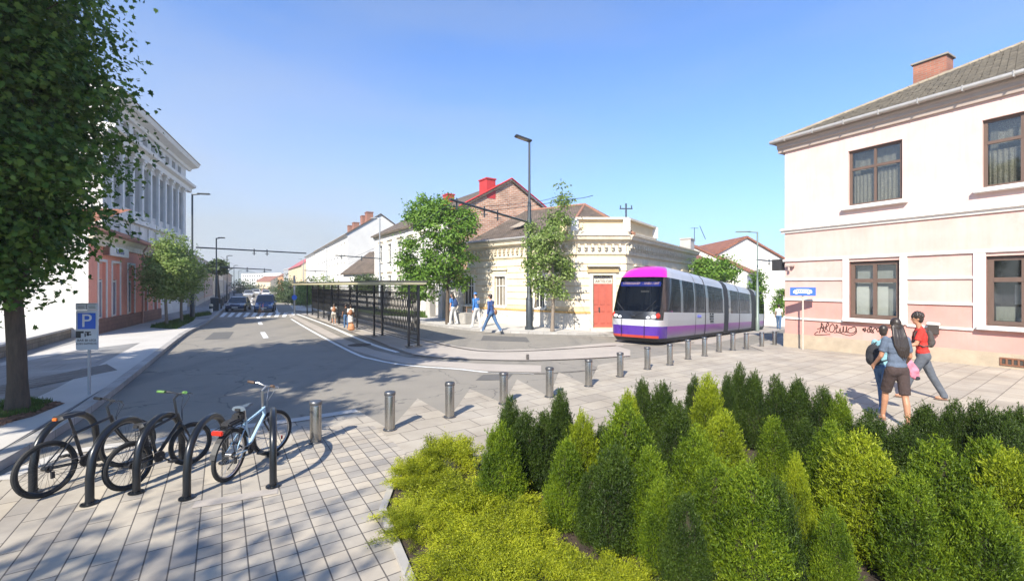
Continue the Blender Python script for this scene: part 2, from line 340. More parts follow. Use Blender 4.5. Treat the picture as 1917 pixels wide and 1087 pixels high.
barkl = mat('pale_bark', (.27,.22,.175), (.17,.135,.105), 7, .95, bump=.8, bscale=22, stretch=(3,3,.6))
# ---------------------------------------------------------------- ground, roads, markings
def sheet(name, pts, z, m, step=2.5, kind='structure', label=None, skirt=0):
    pts = [Vector((p[0], p[1])) for p in pts]
    # densify border where needed
    P = []
    for i, p in enumerate(pts):
        q = pts[(i+1) % len(pts)]; n = max(1, int((q-p).length/ max(step, .03*min(p.length, q.length))))
        P += [p.lerp(q, k/n) for k in range(n)]
    xs = [p.x for p in P]; ys = [p.y for p in P]; n0 = len(P)
    extra = []
    if step < 50:
        for gx in np.arange(max(min(xs), -2), min(max(xs), 50), step):
            for gy in np.arange(max(min(ys), 8), min(max(ys), 70), step): extra.append(Vector((float(gx)+.013, float(gy)+.017)))
    r = delaunay_2d_cdt(P + extra, [], [list(range(n0))], 1, 1e-5)
    vs = [(v.x, v.y, zg(v.x, v.y) + z) for v in r[0]]
    mb = MB(); mb.v = vs; mb.f = [tuple(f) for f in r[2]]
    if skirt:
        k = len(mb.v); mb.v += [(p.x, p.y, zg(p.x,p.y)+z) for p in P] + [(p.x, p.y, zg(p.x,p.y)+z-skirt) for p in P]
        for i in range(n0): j = (i+1) % n0; mb.f.append((k+i, k+j, k+n0+j, k+n0+i))
    me = bpy.data.meshes.new(name); me.from_pydata(mb.v, [], mb.f); me.update()
    for p in me.polygons: pass
    bm = bmesh.new(); bm.from_mesh(me)
    for f in bm.faces:
        if f.normal.z < -.5: f.normal_flip()
    bm.to_mesh(me); bm.free(); auto_uv(me); me.materials.append(m)
    o = bpy.data.objects.new(name, me); COL.objects.link(o)
    return tag(o, label, kind=kind)
def band(px_pts, width, both=True):        # ground polyline (picture points) -> ribbon polygon, width in metres
    c = [G(*p) if not isinstance(p, Vector) else p for p in px_pts]; c = [Vector((p.x, p.y)) for p in c]
    c = smooth2(c); Lp, Rp = [], []
    for i, p in enumerate(c):
        t = (c[min(i+1, len(c)-1)] - c[max(i-1, 0)]).normalized(); n = Vector((-t.y, t.x))*width/2
        Lp.append(p + n); Rp.append(p - n)
    return Lp + Rp[::-1]
def smooth2(c, k=5):
    out = []
    for i in range(len(c)-1):
        p0, p1, p2, p3 = c[max(i-1,0)], c[i], c[i+1], c[min(i+2,len(c)-1)]
        for j in range(k):
            t = j/k; out.append(.5*((2*p1)+(p2-p0)*t+(2*p0-5*p1+4*p2-p3)*t*t+(3*p1-p0-3*p2+p3)*t**3))
    return out + [c[-1]]
V2 = lambda x, y: Vector((x, y))
def g2(*a): p = G(*a); return V2(p.x, p.y)
ground = sheet('ground', [(-2500,-30),(2500,-30),(2500,4500),(-2500,4500)], -.06, walk_white, 3)
LK = [V2(-4.6,1.0), g2(0,880), g2(215,736), g2(345,629), g2(395,601), g2(440,566), g2(478,546)]           # left kerb of the long street
RK = [g2(517,546), g2(533,560), g2(552,583), g2(640,588), g2(720,597), g2(796,608), g2(895,620), g2(1000,625), g2(1100,626.5), g2(1160,626)]
RS_L = V2(4.3, 20.3)                                                                                      # right street, left kerb
RS_Lfar = RS_L + RD*75
RS_R = V2(9.3, 17.2); RS_Rfar = RS_R + RD*75
tips = [(730,806),(842,782),(943,757),(1029,744),(1102,724)]
outs = [(668,768),(782,747),(880,729),(968,711),(1046,697),(1120,684)]
zig = []
for i in range(5): zig += [g2(*outs[i]), g2(*tips[i])]
zig.append(g2(*outs[5]))
EDGE = [g2(-60,925), g2(0,900), g2(130,848), g2(300,824), g2(420,803), g2(530,789), g2(600,778)]          # plaza edge, left part
EDGE2 = [g2(1180,673), g2(1260,655), V2(8.6,14.9), RS_R]
road = sheet('road', LK + RK + [RS_L, RS_Lfar, RS_Rfar] + EDGE2[::-1] + zig[::-1] + EDGE[::-1], 0, asphalt, 2.5)
# plaza
PL = [V2(-9,1.5)] + EDGE + zig + EDGE2 + [RS_Rfar, RS_Rfar+V2(30,-10), V2(60,-20), V2(-9,-20)]
plaza = sheet('plaza_paving', PL, .02, slab, 2.5, skirt=.06)
bedge = [g2(700,1200), g2(712,960), g2(745,880)]
jl = [V2(-9,1.6)] + EDGE[:] + [g2(520,850), g2(380,905), g2(366,945), g2(370,1087), g2(380,1600)]
sheet('long_paver_paving', [V2(-8.8,.2)] + [e + V2(0,-.22) for e in EDGE[1:-1]] + [g2(560,800), g2(500,925), g2(368,950), g2(366,1087), g2(372,1700)], .026, paver_long, 3)
sheet('square_paver_paving', [g2(366,1087)+V2(.0,0), g2(368,950), g2(500,925), g2(560,800), g2(700,800), g2(760,850), g2(722,960), g2(815,1087), V2(-.2,1.0), g2(372,1700)], .026, paver_sq, 3)
sheet('paving_border_strip', band([(362,950),(440,937),(520,922)], .16), .032, track, 3)
sheet('plaza_edge_strip', band([(0,903),(130,851),(300,827),(420,806),(530,792),(668,771)], .22), .032, walk_white, 3)
# left sidewalk
SWL = [V2(-4.9,.4)] + [p + V2(-.16,-.02) for p in LK[1:]] + [V2(-180,260), V2(-120,60), V2(-40,-5)]
sheet('left_sidewalk', SWL, .12, walk_grey, 3, skirt=.2)
def kerb(name, pts, wd=.16, h=.13, m=None):
    c = [Vector((p.x, p.y)) for p in pts]; mb = MB()
    ring = []
    for i, p in enumerate(c):
        t = (c[min(i+1,len(c)-1)] - c[max(i-1,0)]).normalized(); n = Vector((-t.y, t.x))*wd/2
        z = zg(p.x, p.y); k = len(mb.v)
        mb.v += [(p.x+n.x,p.y+n.y,z-.05),(p.x+n.x,p.y+n.y,z+h),(p.x-n.x,p.y-n.y,z+h),(p.x-n.x,p.y-n.y,z-.05)]; ring.append(k)
    for a, b in zip(ring, ring[1:]):
        for j in range(3): mb.f.append((a+j, b+j, b+j+1, a+j+1))
    o = mb.build(name, m or kerbm); tag(o, kind='structure'); return o
kerb('left_kerb', smooth2([p + V2(-.08,0) for p in LK], 4), .2, .128)
# bright concrete apron and smooth strip beside the left kerb
sheet('concrete_apron', [g2(0,688), g2(150,645), g2(205,616), g2(300,606), g2(352,619), g2(322,640), g2(150,662), g2(0,694)], .126, walk_white, 4)
sheet('kerb_walk_strip', [p + V2(-.2,0) for p in LK[1:5]] + [p + V2(-1.15,-.05) for p in LK[1:5]][::-1], .129, walk_white, 4)
sheet('cobble_strip', [g2(0,733), g2(200,690), g2(220,702), g2(90,730), g2(0,750)], .131, brick('dark_cobbles', (.2,.195,.19), (.14,.135,.13), (.07,.065,.06), .12, .12, .5, R(20), .012, bump=1), 4)
sheet('mulch_bed', [g2(-80,850), g2(-5,812), g2(60,795), g2(122,768), g2(105,764), g2(0,775), g2(-80,800)], .133, mulchm, 4)
# corner sidewalk by the yellow building and behind the shelter
SWC = RK[2:] + [RS_L, RS_Lfar, RS_Lfar + V2(-6,4.6), V2(3,24), V2(-3,30), V2(-14,50), V2(-40,95)]
sheet('corner_sidewalk', SWC, .11, walk_white, 2.5, skirt=.2)
kerb('corner_kerb', smooth2([p for p in RK[2:]], 4) + [RS_L.lerp(RS_Lfar, i/15) for i in range(1,16)], .18, .118)
sheet('grass_verge_base', [g2(590,578), g2(640,574), g2(800,588), g2(800,598), g2(700,592)], .117, soil, 4)
# markings and tram track
sheet('centre_line_dash', band([(498,632.5),(491.5,621.5)], .2), .004, paint, 9)
for i, (a, b) in enumerate([((488.5,607.5),(486,602.5)), ((484.5,596.5),(482.5,593)), ((477,580),(475,575)), ((472,571),(470,567.5)), ((470,565),(470,562)), ((471,560),(473,557))]):
    sheet('centre_line_dash', band([a, b], .2), .004, paint, 9)
sheet('edge_line', band([(519,585),(513,570),(508,560),(505,552)], .22), .004, paint, 9)
for i in range(11):
    x0, w0 = 397 + i*14.6, 7.5
    sheet('crosswalk_stripe', [g2(x0-1, 593), g2(x0+w0-1, 593), g2(x0+w0+8-i*.5, 585), g2(x0+8-i*.5, 585)], .004, paint, 9)
sheet('outer_white_line', band([(545,597),(584,620),(658,659),(700,673),(762,684),(856,691),(913,697),(1000,700)], .12), .012, paint, 9)
sheet('track_slab', [g2(x,y) for x,y in [(530,583),(552,583),(610,608),(640,622),(700,637),(762,662),(856,672),(1013,675),(1180,668)]] + [g2(1180,655), g2(1154,647), g2(1240,640), V2(7.6,17.2)+V2(0,0), V2(7.6,17.2)+RD*60, V2(4.6,19.3)+RD*60, V2(4.6,19.3)] + [g2(x,y) for x,y in [(1154,640),(1013,653),(919,655),(856,648),(778,630),(700,612),(640,600),(575,587)]], .004, track, 2.5)
sheet('beige_lane', [g2(x,y) for x,y in [(533,586),(541,586),(600,612),(650,637),(700,655),(760,668),(810,675),(900,681),(1013,684),(1013,697),(913,695),(856,689),(762,681),(715,672),(660,655),(590,618)]], .008, track, 9)
sheet('dark_lane_tongue', [g2(x,y) for x,y in [(556,590),(600,612),(650,634),(700,653),(735,664),(768,669),(777,668),(770,661),(735,650),(700,640),(655,622),(610,603),(566,588)]], .014, asphalt, 9)
sheet('inner_white_line', band([(556,588),(610,608),(660,630),(705,648),(745,660)], .17), .018, paint, 9)
sheet('rail_groove', band([(560,586.5),(640,616),(700,637),(762,662),(856,672),(1013,675),(1180,667)], .09), .02, railm, 9)
sheet('rail_groove', band([(760,628),(778,633),(856,651),(919,658),(1013,656),(1154,647)], .09), .02, railm, 9)
sheet('rail_groove', band([(913,697),(1013,700),(1120,692)], .05), .02, railm, 9)
sheet('asphalt_triangle', [g2(1180,655), g2(1300,635), g2(1290,660), g2(1180,673)], .024, asphalt, 9)
pm_ = mat('fresh_asphalt', (.125,.12,.112), (.095,.092,.088), 3, .9, bump=.5, bscale=150)
sheet('road_repair_patch', [g2(905,628), g2(985,631), g2(992,640), g2(900,637)], .006, pm_, 9)
sheet('road_repair_patch', [g2(400,622), g2(438,621), g2(428,634), g2(382,636)], .006, pm_, 9)
sheet('road_repair_patch', [g2(905,701), g2(960,700), g2(950,711), g2(890,712)], .006, pm_, 9)
sheet('manhole_cover', [g2(673,646)+V2(.42*math.cos(k*.3927), .42*math.sin(k*.3927)) for k in range(16)], .021, mat('dark_iron', (.085,.08,.075), (.05,.047,.045), 60, .7, .3, bump=1, bscale=40), 9)
sheet('drain_grate', [g2(985,664),g2(990,664),g2(990,673),g2(985,673)], .024, railm, 9)
# planting bed
BED = [V2(-.75,1.0), V2(-.6,3.0), g2(716,965), g2(742,905), g2(790,872), g2(860,866), g2(950,884), g2(1050,860), g2(1203,838), g2(1385,812), g2(1570,850), g2(1790,895), V2(6.5,4.9), V2(9,3.2), V2(9,1.0)]
sheet('bed_soil', BED, .045, soil, 9)
kerb('bed_edging', [V2(-.75,1.0), V2(-.62,3.0), g2(716,965), g2(740,900)], .07, .07, kerbm)
# grass blades (stuff)
def blades(name, areas, n, h=.12, m=grassm, z=.13, label=''):
    V = []; Fc = []
    rng = np.random.default_rng(5)
    for poly, cnt in areas:
        c = sum(poly, V2(0,0))/len(poly)
        for _ in range(cnt):
            i = rng.integers(len(poly)); a, b = poly[i], poly[(i+1) % len(poly)]
            u, v = rng.random(), math.sqrt(rng.random()); p = c.lerp(a.lerp(b, u), v)
            q = rng.random()*6.28; hh = h*(.5+rng.random()); wd = .012*(h/.1); k = len(V)
            dx, dy = math.cos(q)*wd, math.sin(q)*wd; lx, ly = (rng.random(2)-.5)*h*.9
            zz = zg(p.x,p.y)+z-.01
            V += [(p.x-dx,p.y-dy,zz),(p.x+dx,p.y+dy,zz),(p.x+lx,p.y+ly,zz+hh)]; Fc.append((k,k+1,k+2))
    mb = MB(); mb.v = V; mb.f = Fc; o = mb.build(name, m, uv=False); return tag(o, label, kind='stuff')
blades('grass', [([g2(590,578), g2(640,574), g2(800,588), g2(800,598), g2(700,592)], 9000),
                 ([g2(280,618), g2(318,609), g2(352,600), g2(366,597), g2(362,604), g2(330,621)], 5000),
                 ([g2(340,596), g2(392,588), g2(396,592), g2(360,598)], 1500)], 0, .16, label='green grass verges beside the pavements')
blades('tree_pit_grass', [([g2(-60,800), g2(0,765), g2(60,760), g2(100,764), g2(70,785), g2(0,800)], 2600)], 0, .07, label='short grass round the foot of the large left tree')
# loose wood chips
mb = MB(); rng = random.Random(3)
for _ in range(900):
    u, v = rng.random(), rng.random(); p = g2(-60,838).lerp(g2(118,769), u).lerp(g2(-60,800).lerp(g2(108,765), u), v)
    q = rng.random()*6.28; a = Vector((math.cos(q), math.sin(q), rng.uniform(-.3,.3)))*.03; b = Vector((-math.sin(q), math.cos(q), rng.uniform(-.4,.4)))*.011
    c = Vector((p.x, p.y, .145)); mb.poly([c-a-b, c+a-b, c+a+b, c-a+b])
tag(mb.build('bark_chips', mat('chips', (.30,.15,.08), (.10,.055,.035), 12, .9), uv=False), 'brown bark chips scattered under the large left tree', kind='stuff')
# ---------------------------------------------------------------- building kit
def wallq(mb, x0, x1, z0, z1, ops, dep=.2, y=0.0, topf=None):
    xs = sorted({x0, x1, *[max(x0,min(x1,v)) for o in ops for v in o[:2]]}); zs = sorted({z0, z1, *[max(z0,min(z1,v)) for o in ops for v in o[2:4]]})
    for a, b in zip(xs, xs[1:]):
        for c, d in zip(zs, zs[1:]):
            mx, mz = (a+b)/2, (c+d)/2
            if any(o[0] < mx < o[1] and o[2] < mz < o[3] for o in ops): continue
            mb.poly([(a,y,c),(b,y,c),(b,y,d),(a,y,d)])
    for o in ops:
        a, b, c, d = o[:4]; e = y + dep
        mb.poly([(a,y,c),(a,e,c),(b,e,c),(b,y,c)]); mb.poly([(a,y,d),(b,y,d),(b,e,d),(a,e,d)])
        mb.poly([(a,y,c),(a,y,d),(a,e,d),(a,e,c)]); mb.poly([(b,y,c),(b,e,c),(b,e,d),(b,y,d)])
def window(par, x0, x1, z0, z1, fm, pm, y=.12, mull=(.5,), tr=(.65,), fw=.06, sill=None, sur=None, surw=.12, name='window', room=None, curt=None, pediment=None):
    mb = MB()
    mb.box(x0, x0+fw, y, y+.06, z0, z1); mb.box(x1-fw, x1, y, y+.06, z0, z1)
    mb.box(x0+fw, x1-fw, y, y+.06, z0, z0+fw); mb.box(x0+fw, x1-fw, y, y+.06, z1-fw, z1)
    W, H = x1-x0, z1-z0; cut = [z0+fw]
    for t in tr: mb.box(x0+fw, x1-fw, y-.01, y+.05, z0+H*t-fw*.5, z0+H*t+fw*.5)
    bounds = [z0+fw] + [v for t in tr for v in (z0+H*t-fw*.5, z0+H*t+fw*.5)] + [z1-fw]
    for m in mull:
        for k in range(0, len(bounds), 2): mb.box(x0+W*m-fw*.42, x0+W*m+fw*.42, y-.004, y+.052, bounds[k], bounds[k+1])
    w = mb.build(name, fm, par)
    MB().box(x0+fw*.9, x1-fw*.9, y+.03, y+.038, z0+fw*.9, z1-fw*.9).build('pane', pm, w)
    if sill: MB().box(x0-.1, x1+.1, -.13, y, z0-.09, z0-.002).build('sill', sill, w, bevel=.01)
    if sur:
        s = MB(); s.box(x0-surw, x0-.001, -.035, .0, z0, z1+surw); s.box(x1+.001, x1+surw, -.035, .0, z0, z1+surw); s.box(x0-.001, x1+.001, -.035, 0, z1+.001, z1+surw)
        s.build('surround', sur, w)
    if pediment:
        s = MB(); s.box(x0-surw-.08, x1+surw+.08, -.16, 0, z1+surw+.22, z1+surw+.30); s.box(x0-surw, x1+surw, -.06, 0, z1+surw+.002, z1+surw+.219); s.build('hood', pediment, w)
    if room:
        r = MB(); r.poly([(x0,y+1.2,z0),(x1,y+1.2,z0),(x1,y+1.2,z1),(x0,y+1.2,z1)]); r.poly([(x0,y+.07,z0),(x0,y+1.2,z0),(x0,y+1.2,z1),(x0,y+.07,z1)]); r.poly([(x1,y+.07,z0),(x1,y+1.2,z0),(x1,y+1.2,z1),(x1,y+.07,z1)]); r.poly([(x0,y+.07,z0),(x1,y+.07,z0),(x1,y+1.2,z0),(x0,y+1.2,z0)]); r.poly([(x0,y+.07,z1),(x1,y+.07,z1),(x1,y+1.2,z1),(x0,y+1.2,z1)])
        r.build('room_lining', room, w)
    if curt: curt(w, x0+fw, x1-fw, z0+fw, z1-fw, y)
    return w
def roof_gable(mb, x0, x1, y0, y1, ze, rise, ov=.35, th=.14, ridge=None, ovx=.15):
    yr = (y0+y1)/2 if ridge is None else ridge; sl = rise/(yr-y0); zr = ze+rise
    a = [(y0-ov, ze-sl*ov), (yr, zr), (yr, zr+th*1.1), (y0-ov, ze-sl*ov+th)]
    sl2 = rise/(y1-yr); b = [(yr, zr), (y1+ov, ze-sl2*ov), (y1+ov, ze-sl2*ov+th), (yr, zr+th*1.1)]
    mb.xprism(a, x0-ovx, x1+ovx); mb.xprism(b, x0-ovx, x1+ovx)
def building(name, label, P1, P2, depth, eave, wallm, roofm, wins=(), rise=2.5, base=-2.5, ov=.35, group=None, flat=False, sidem=None, rightm=None, zoff=0, fm=None, pm=None, corn=None, plinth=None, plz=.8, sill=None, sur=None, gable=True, cornh=.4, chimneys=(), pediment=None, mull=(.5,), tr=(.68,)):
    pl = Plane(P1, P2); root = empty(name, (pl.P1.x, pl.P1.y, zoff), pl.rz, label, 'building', group); L = pl.L
    wb = MB(); wallq(wb, 0, L, base, eave, list(wins)); wb.poly([(0,depth,base),(L,depth,base),(L,depth,eave),(0,depth,eave)])
    if not sidem: wb.poly([(0,0,base),(0,depth,base),(0,depth,eave)] + ([(0,depth/2,eave+rise)] if not flat else []) + [(0,0,eave)])
    if not rightm: wb.poly([(L,0,base),(L,depth,base),(L,depth,eave)] + ([(L,depth/2,eave+rise)] if not flat else []) + [(L,0,eave)])
    wb.build('wall', wallm, root)
    if sidem:
        g = MB(); g.poly([(-.002,0,base),(-.002,depth,base),(-.002,depth,eave),(-.002,depth/2,eave+rise),(-.002,0,eave)]); g.build('side_wall', sidem, root)
    if rightm:
        g = MB(); g.poly([(L+.002,0,base),(L+.002,depth,base),(L+.002,depth,eave),(L+.002,depth/2,eave+rise),(L+.002,0,eave)]); g.build('gable_wall', rightm, root)
    rb = MB()
    if flat: rb.box(-.12, L+.12, -.12, depth+.12, eave, eave+.3)
    else: roof_gable(rb, 0, L, 0, depth, eave, rise, ov)
    rf = rb.build('roof', roofm, root)
    for (cx, cy, w, h, cm) in chimneys:
        zc = eave + rise*(1-abs(cy-depth/2)/(depth/2)) - .5
        c = MB(); c.box(cx-w/2, cx+w/2, cy-w*.35, cy+w*.35, zc, zc+h+.5); c.box(cx-w/2-.06, cx+w/2+.06, cy-w*.35-.06, cy+w*.35+.06, zc+h+.501, zc+h+.6); c.build('chimney', cm, rf)
    if corn: 
        c = MB(); c.xprism([(0,eave-cornh),(-.10,eave-cornh),(-.12,eave-cornh*.6),(-.28,eave-cornh*.3),(-.3,eave-.02),(0,eave-.02)], 0, L); c.build('cornice', corn, root)
    if plinth: MB().box(0, L, -.05, -.001, base, plz).build('plinth', plinth, root)
    for wn in wins:
        if len(wn) > 4 and wn[4] == 'skip': continue
        window(root, *wn[:4], fm or trimw, pm or darkglass, sill=sill, sur=sur, pediment=pediment, mull=mull, tr=tr)
    return root, pl
def pwin(pl, boxes):        # picture boxes (x0,x1,ytop,ybot) -> openings on the plane
    out = []
    for x0, x1, y0, y1 in boxes:
        a, _ = pl.at(x0); b, _ = pl.at(x1); xm = (x0+x1)/2; _, zt = pl.at(xm, y0); _, zb = pl.at(xm, y1); out.append((min(a,b), max(a,b), zb, zt))
    return out
def grid(L, n, w, rows, m0=.8):
    sp = (L-2*m0)/n; return [(m0+sp*(i+.5)-w/2, m0+sp*(i+.5)+w/2, a, b) for i in range(n) for a, b in rows]
# ================================================================ pink corner house on the right
pk = Plane((10.84, 17.4), (13.9, 11.9)); PX = lambda px, py: pk.at(px, py)
ph = empty('pink_house', (10.84, 17.4, 0), pk.rz, 'two storey pink rendered corner house with grey tiled hip roof and brown windows, right edge', 'building')
LP_, DP, EV = 15.0, 12.0, 7.86
W = pwin(pk, [(1588,1689,272,380),(1839,1943,236,352),(1590,1685,488,597),(1846,1948,482,608)])
g0 = W[1][1]-W[1][0]; W[1] = (W[1][0], W[1][0]+ (W[0][1]-W[0][0]), W[0][2], W[0][3]); W[3] = (W[3][0], W[3][0]+(W[2][1]-W[2][0]), W[2][2], W[2][3])
zs = 4.39
wb = MB(); wallq(wb, 0, LP_, zs, EV, W[:2], .16); wb.poly([(0,0,-3),(0,DP,-3),(0,DP,EV),(0,0,EV)]); wb.poly([(LP_,0,-3),(LP_,DP,-3),(LP_,DP,EV),(LP_,0,EV)]); wb.poly([(0,DP,-3),(LP_,DP,-3),(LP_,DP,EV),(0,DP,EV)])
wb.build('upper_wall', pinkw, ph)
wb = MB(); wallq(wb, 0, LP_, 1.7, zs, W[2:], .16); wb.build('lower_wall', mat('pink_render_mid', (.65,.46,.415), (.57,.33,.295), .7, .88, bump=.25, bscale=35, contrast=.2, streaks=(.52,.35,.28)), ph)
wb = MB(); wallq(wb, 0, LP_, -1.2, 1.7, W[2:], .16); wb.build('base_wall', pinkl, ph)
MB().box(-.03, LP_, -.05, -.002, -1.5, .36).build('plinth', rough_plinth, ph)
def curt_lace(w, x0, x1, z0, z1, y):
    def pan(a, b, c, d, m, nm='curtain', dy=.16):
        mb = MB(); n = 22; k = len(mb.v)
        for i in range(n+1):
            x = a+(b-a)*i/n; yy = y+dy+.018*math.sin(i*1.7); mb.v += [(x,yy,c),(x,yy,d)]
        for i in range(n): mb.f.append((2*i,2*i+2,2*i+3,2*i+1))
        mb.build(nm, m, w, smooth=True)
    m = (x0+x1)/2; H = z1-z0
    pan(x0, m-.02, z0, z0+H*.56, curtain_lace); pan(m+.02, x1, z0, z0+H*.60, curtain_lace)
    pan(x0, x0+.16, z0, z1, curtain, dy=.22); pan(x1-.16, x1, z0, z1, curtain, dy=.22); pan(x0, x1, z0+H*.66, z1, curtain_lace, dy=.25)
def curt_white(w, x0, x1, z0, z1, y):
    m = (x0+x1)/2; cm = mat('white_blind', (.66,.65,.61), (.55,.54,.50), 6, .8)
    for a, b in ((x0, x0+(m-x0)*.62), (m, m+(x1-m)*.55)): MB().box(a, b, y+.13, y+.14, z0, z0+(z1-z0)*.58).build('blind', cm, w)
    gm = mat('grey_voile', (.38,.38,.36), (.28,.28,.27), 8, .9, stretch=(4,1,.3)); MB().box(x0, x1, y+.2, y+.21, z0, z1).build('curtain', gm, w)
def curt_dark(w, x0, x1, z0, z1, y):
    gm = mat('low_curtain', (.36,.36,.31), (.22,.22,.19), 10, .9, stretch=(5,1,.3)); MB().box(x0, x1, y+.2, y+.21, z0, z0+(z1-z0)*.24).build('curtain', gm, w)
    m = (x0+x1)/2; cm = mat('white_blind2', (.45,.44,.41), (.36,.35,.33), 6, .8); MB().box(x0+(m-x0)*.6, m-.1, y+.26, y+.27, z0+(z1-z0)*.28, z0+(z1-z0)*.6).build('blind', cm, w)
for i, (o, c) in enumerate(zip(W, (curt_lace, curt_lace, curt_white, curt_dark))):
    wn = window(ph, *o, brownwood, winglass, y=.09, tr=(.66,), fw=.085 if i < 2 else .13, room=roomdark, curt=c)
    MB().box(o[0]-.16, o[1]+.16, -.17, .08, o[2]-.13, o[2]-.003).build('sill', trimw, wn, bevel=.015)
c = MB(); c.xprism([(0,zs-.09),(-.05,zs-.09),(-.07,zs-.02),(-.13,zs+.02),(-.13,zs+.07),(-.05,zs+.10),(0,zs+.10)], -.12, LP_); c.build('string_course', trimw, ph)
tr = MB()
zl = 3.23; tr.box(-.05, LP_, -.06, -.001, zl-.04, zl+.05)
segs = [(0, W[2][0]-.19), (W[2][1]+.19, W[3][0]-.25), (W[3][1]+.25, LP_)]
for z in (2.48, 1.70, .97):
    for a, b in segs: tr.box(a-.03 if a == 0 else a, b, -.05, -.001, z-.035, z+.035)
for o in (W[2], W[3]):
    for a, b in ((o[0]-.19 if o is W[2] else o[0]-.25, o[0]), (o[1], o[1]+(.19 if o is W[2] else .25))): tr.box(a, b, -.045, -.0015, o[2]-.13, zl-.04)
tr.build('trim_band', trimw, ph)
c = MB(); c.xprism([(0,EV-.34),(-.08,EV-.34),(-.10,EV-.22),(-.16,EV-.18),(-.17,EV-.08),(-.21,EV-.02),(-.22,EV+.06),(0,EV+.06)], -.22, LP_); c.box(-.22, 0, 0, DP, EV-.34, EV+.06); c.build('eaves_cornice', soffit, ph)
# hip roof with real courses
E0, SLP = .27, .50; half = DP/2+E0; ZE = EV+.10
rf = MB()
def hip(px, py): return ZE + SLP*min(px+E0, py+E0)
rf.poly([(-E0,-E0,ZE),(LP_,-E0,ZE),(LP_,DP/2,ZE+SLP*half),(DP/2,DP/2,ZE+SLP*half)])
rf.poly([(-E0,-E0,ZE),(DP/2,DP/2,ZE+SLP*half),(-E0,DP+E0,ZE)])
rf.poly([(-E0,DP+E0,ZE),(DP/2,DP/2,ZE+SLP*half),(LP_,DP/2,ZE+SLP*half),(LP_,DP+E0,ZE)])
roof = rf.build('roof', tile_grey, ph)
rng = random.Random(11); tr_ = MB(); n = 44; dy = half/n
for i in range(n):
    y0 = -E0+dy*i; z0 = ZE+SLP*dy*i; x = -E0+dy*i
    while x < LP_:
        wd = .17; j = rng.uniform(-.008,.014); e = rng.uniform(-.012,.012)
        x1 = min(x+wd-.008, LP_)
        tr_.poly([(x,y0-.03+e,z0+.035+j),(x1,y0-.03+e,z0+.035+j+rng.uniform(-.005,.005)),(x1,y0+dy*1.05,z0+SLP*dy+.018),(x,y0+dy*1.05,z0+SLP*dy+.018)])
        tr_.poly([(x,y0-.03+e,z0+.004),(x1,y0-.03+e,z0+.004),(x1,y0-.03+e,z0+.035+j),(x,y0-.03+e,z0+.035+j)])
        x += wd
tr_.build('tile_courses', mat('roof_tile_clay', (.19,.165,.13), (.07,.064,.055), 5, .9, detail=9, contrast=.22), roof)
hp = MB(); rng = random.Random(4)
for k in range(30):
    a, b = k/30, (k+1.12)/30; p = Vector((-E0,-E0,ZE+.03)).lerp(Vector((DP/2,DP/2,ZE+SLP*half+.03)), a); q = Vector((-E0,-E0,ZE+.05)).lerp(Vector((DP/2,DP/2,ZE+SLP*half+.05)), b)
    hp.tube(p, q, .085+rng.uniform(-.01,.01), .07, 8)
hp.build('hip_tiles', mat('hip_clay', (.30,.25,.18), (.20,.17,.13), 4, .9), roof, smooth=True)
gt = MB(); gt.path([(-E0-.12,-E0-.07,EV+.09),(LP_,-E0-.07,EV+.09)], .075, 10); gt.path([(-E0-.07,-E0-.1,EV+.09),(-E0-.07,DP,EV+.05)], .075, 10)
for k in range(16): gt.cbox(k*1.0+.2, -E0-.07, EV+.085, .03, .17, .17)
gt.build('gutter', gutterm, roof, smooth=True)
cs = []
for px, dd in ((1706,.9),(1761,.9)): pass
tx = lambda t: (-E0 + t/math.sqrt(2))
ca = tx(4.95); cb = ca+.35
c = MB(); c.box(ca-.5, ca+.45, cb+.1, cb+.75, hip(ca,cb)-.4, hip(ca,cb)+.95); ch = c.build('chimney', chim, roof)
MB().box(ca-.56, ca+.51, cb+.04, cb+.81, hip(ca,cb)+.951, hip(ca,cb)+1.03).build('chimney_cap', mat('cement_cap', (.30,.27,.23), None, 4, .9), ch, bevel=.01)
# graffiti on the lower wall
def stroke(pts, wd=.018):
    P = smooth2([V2(*PX(*p)) for p in pts], 6); mb = MB()
    for a, b in zip(P, P[1:]):
        t = (b-a); 
        if t.length < 1e-5: continue
        t.normalize(); n = V2(-t.y, t.x)*wd/2; e = t*.004
        mb.poly([(a.x-n.x-e.x,-.052,a.y-n.y-e.y),(b.x-n.x+e.x,-.052,b.y-n.y+e.y),(b.x+n.x+e.x,-.052,b.y+n.y+e.y),(a.x+n.x-e.x,-.052,a.y+n.y-e.y)])
    return mb
gf = MB()
def gadd(pts, wd=.02):
    m = stroke(pts, wd); k = len(gf.v); gf.v += [(x, y+.048, z) for x, y, z in m.v]; gf.f += [tuple(i+k for i in f) for f in m.f]
Z = lambda x, y: (1500+x/6.846, 520+y/6.846)
for s in ([(258,575),(262,620),(300,690),(330,695)], [(262,590),(240,680),(230,705)], [(205,655),(260,640),(320,630)], [(265,580),(290,640),(270,690)],
          [(300,690),(325,600),(340,575),(352,600),(320,640),(350,690)], [(400,590),(370,620),(365,680),(400,695),(430,650),(415,600),(395,592)],
          [(440,650),(470,630),(450,600),(450,680),(480,695),(500,640)], [(500,640),(505,690),(530,690),(540,620),(545,690),(570,690),(585,620),(580,690),(600,700)],
          [(640,640),(610,650),(600,690),(640,710),(690,690),(705,650),(680,625),(640,640)], [(700,650),(705,700),(640,735),(560,725),(480,700),(420,700)], [(215,685),(175,715),(200,732),(370,722)],
          [(785,660),(800,650),(815,690),(825,640),(790,672),(850,670)], [(860,640),(850,690),(880,690),(875,640),(900,630),(890,690),(930,700),(900,660)], [(905,690),(950,640),(985,690),(1010,640),(1030,640),(960,650)]):
    gadd([Z(*p) for p in s], .03)
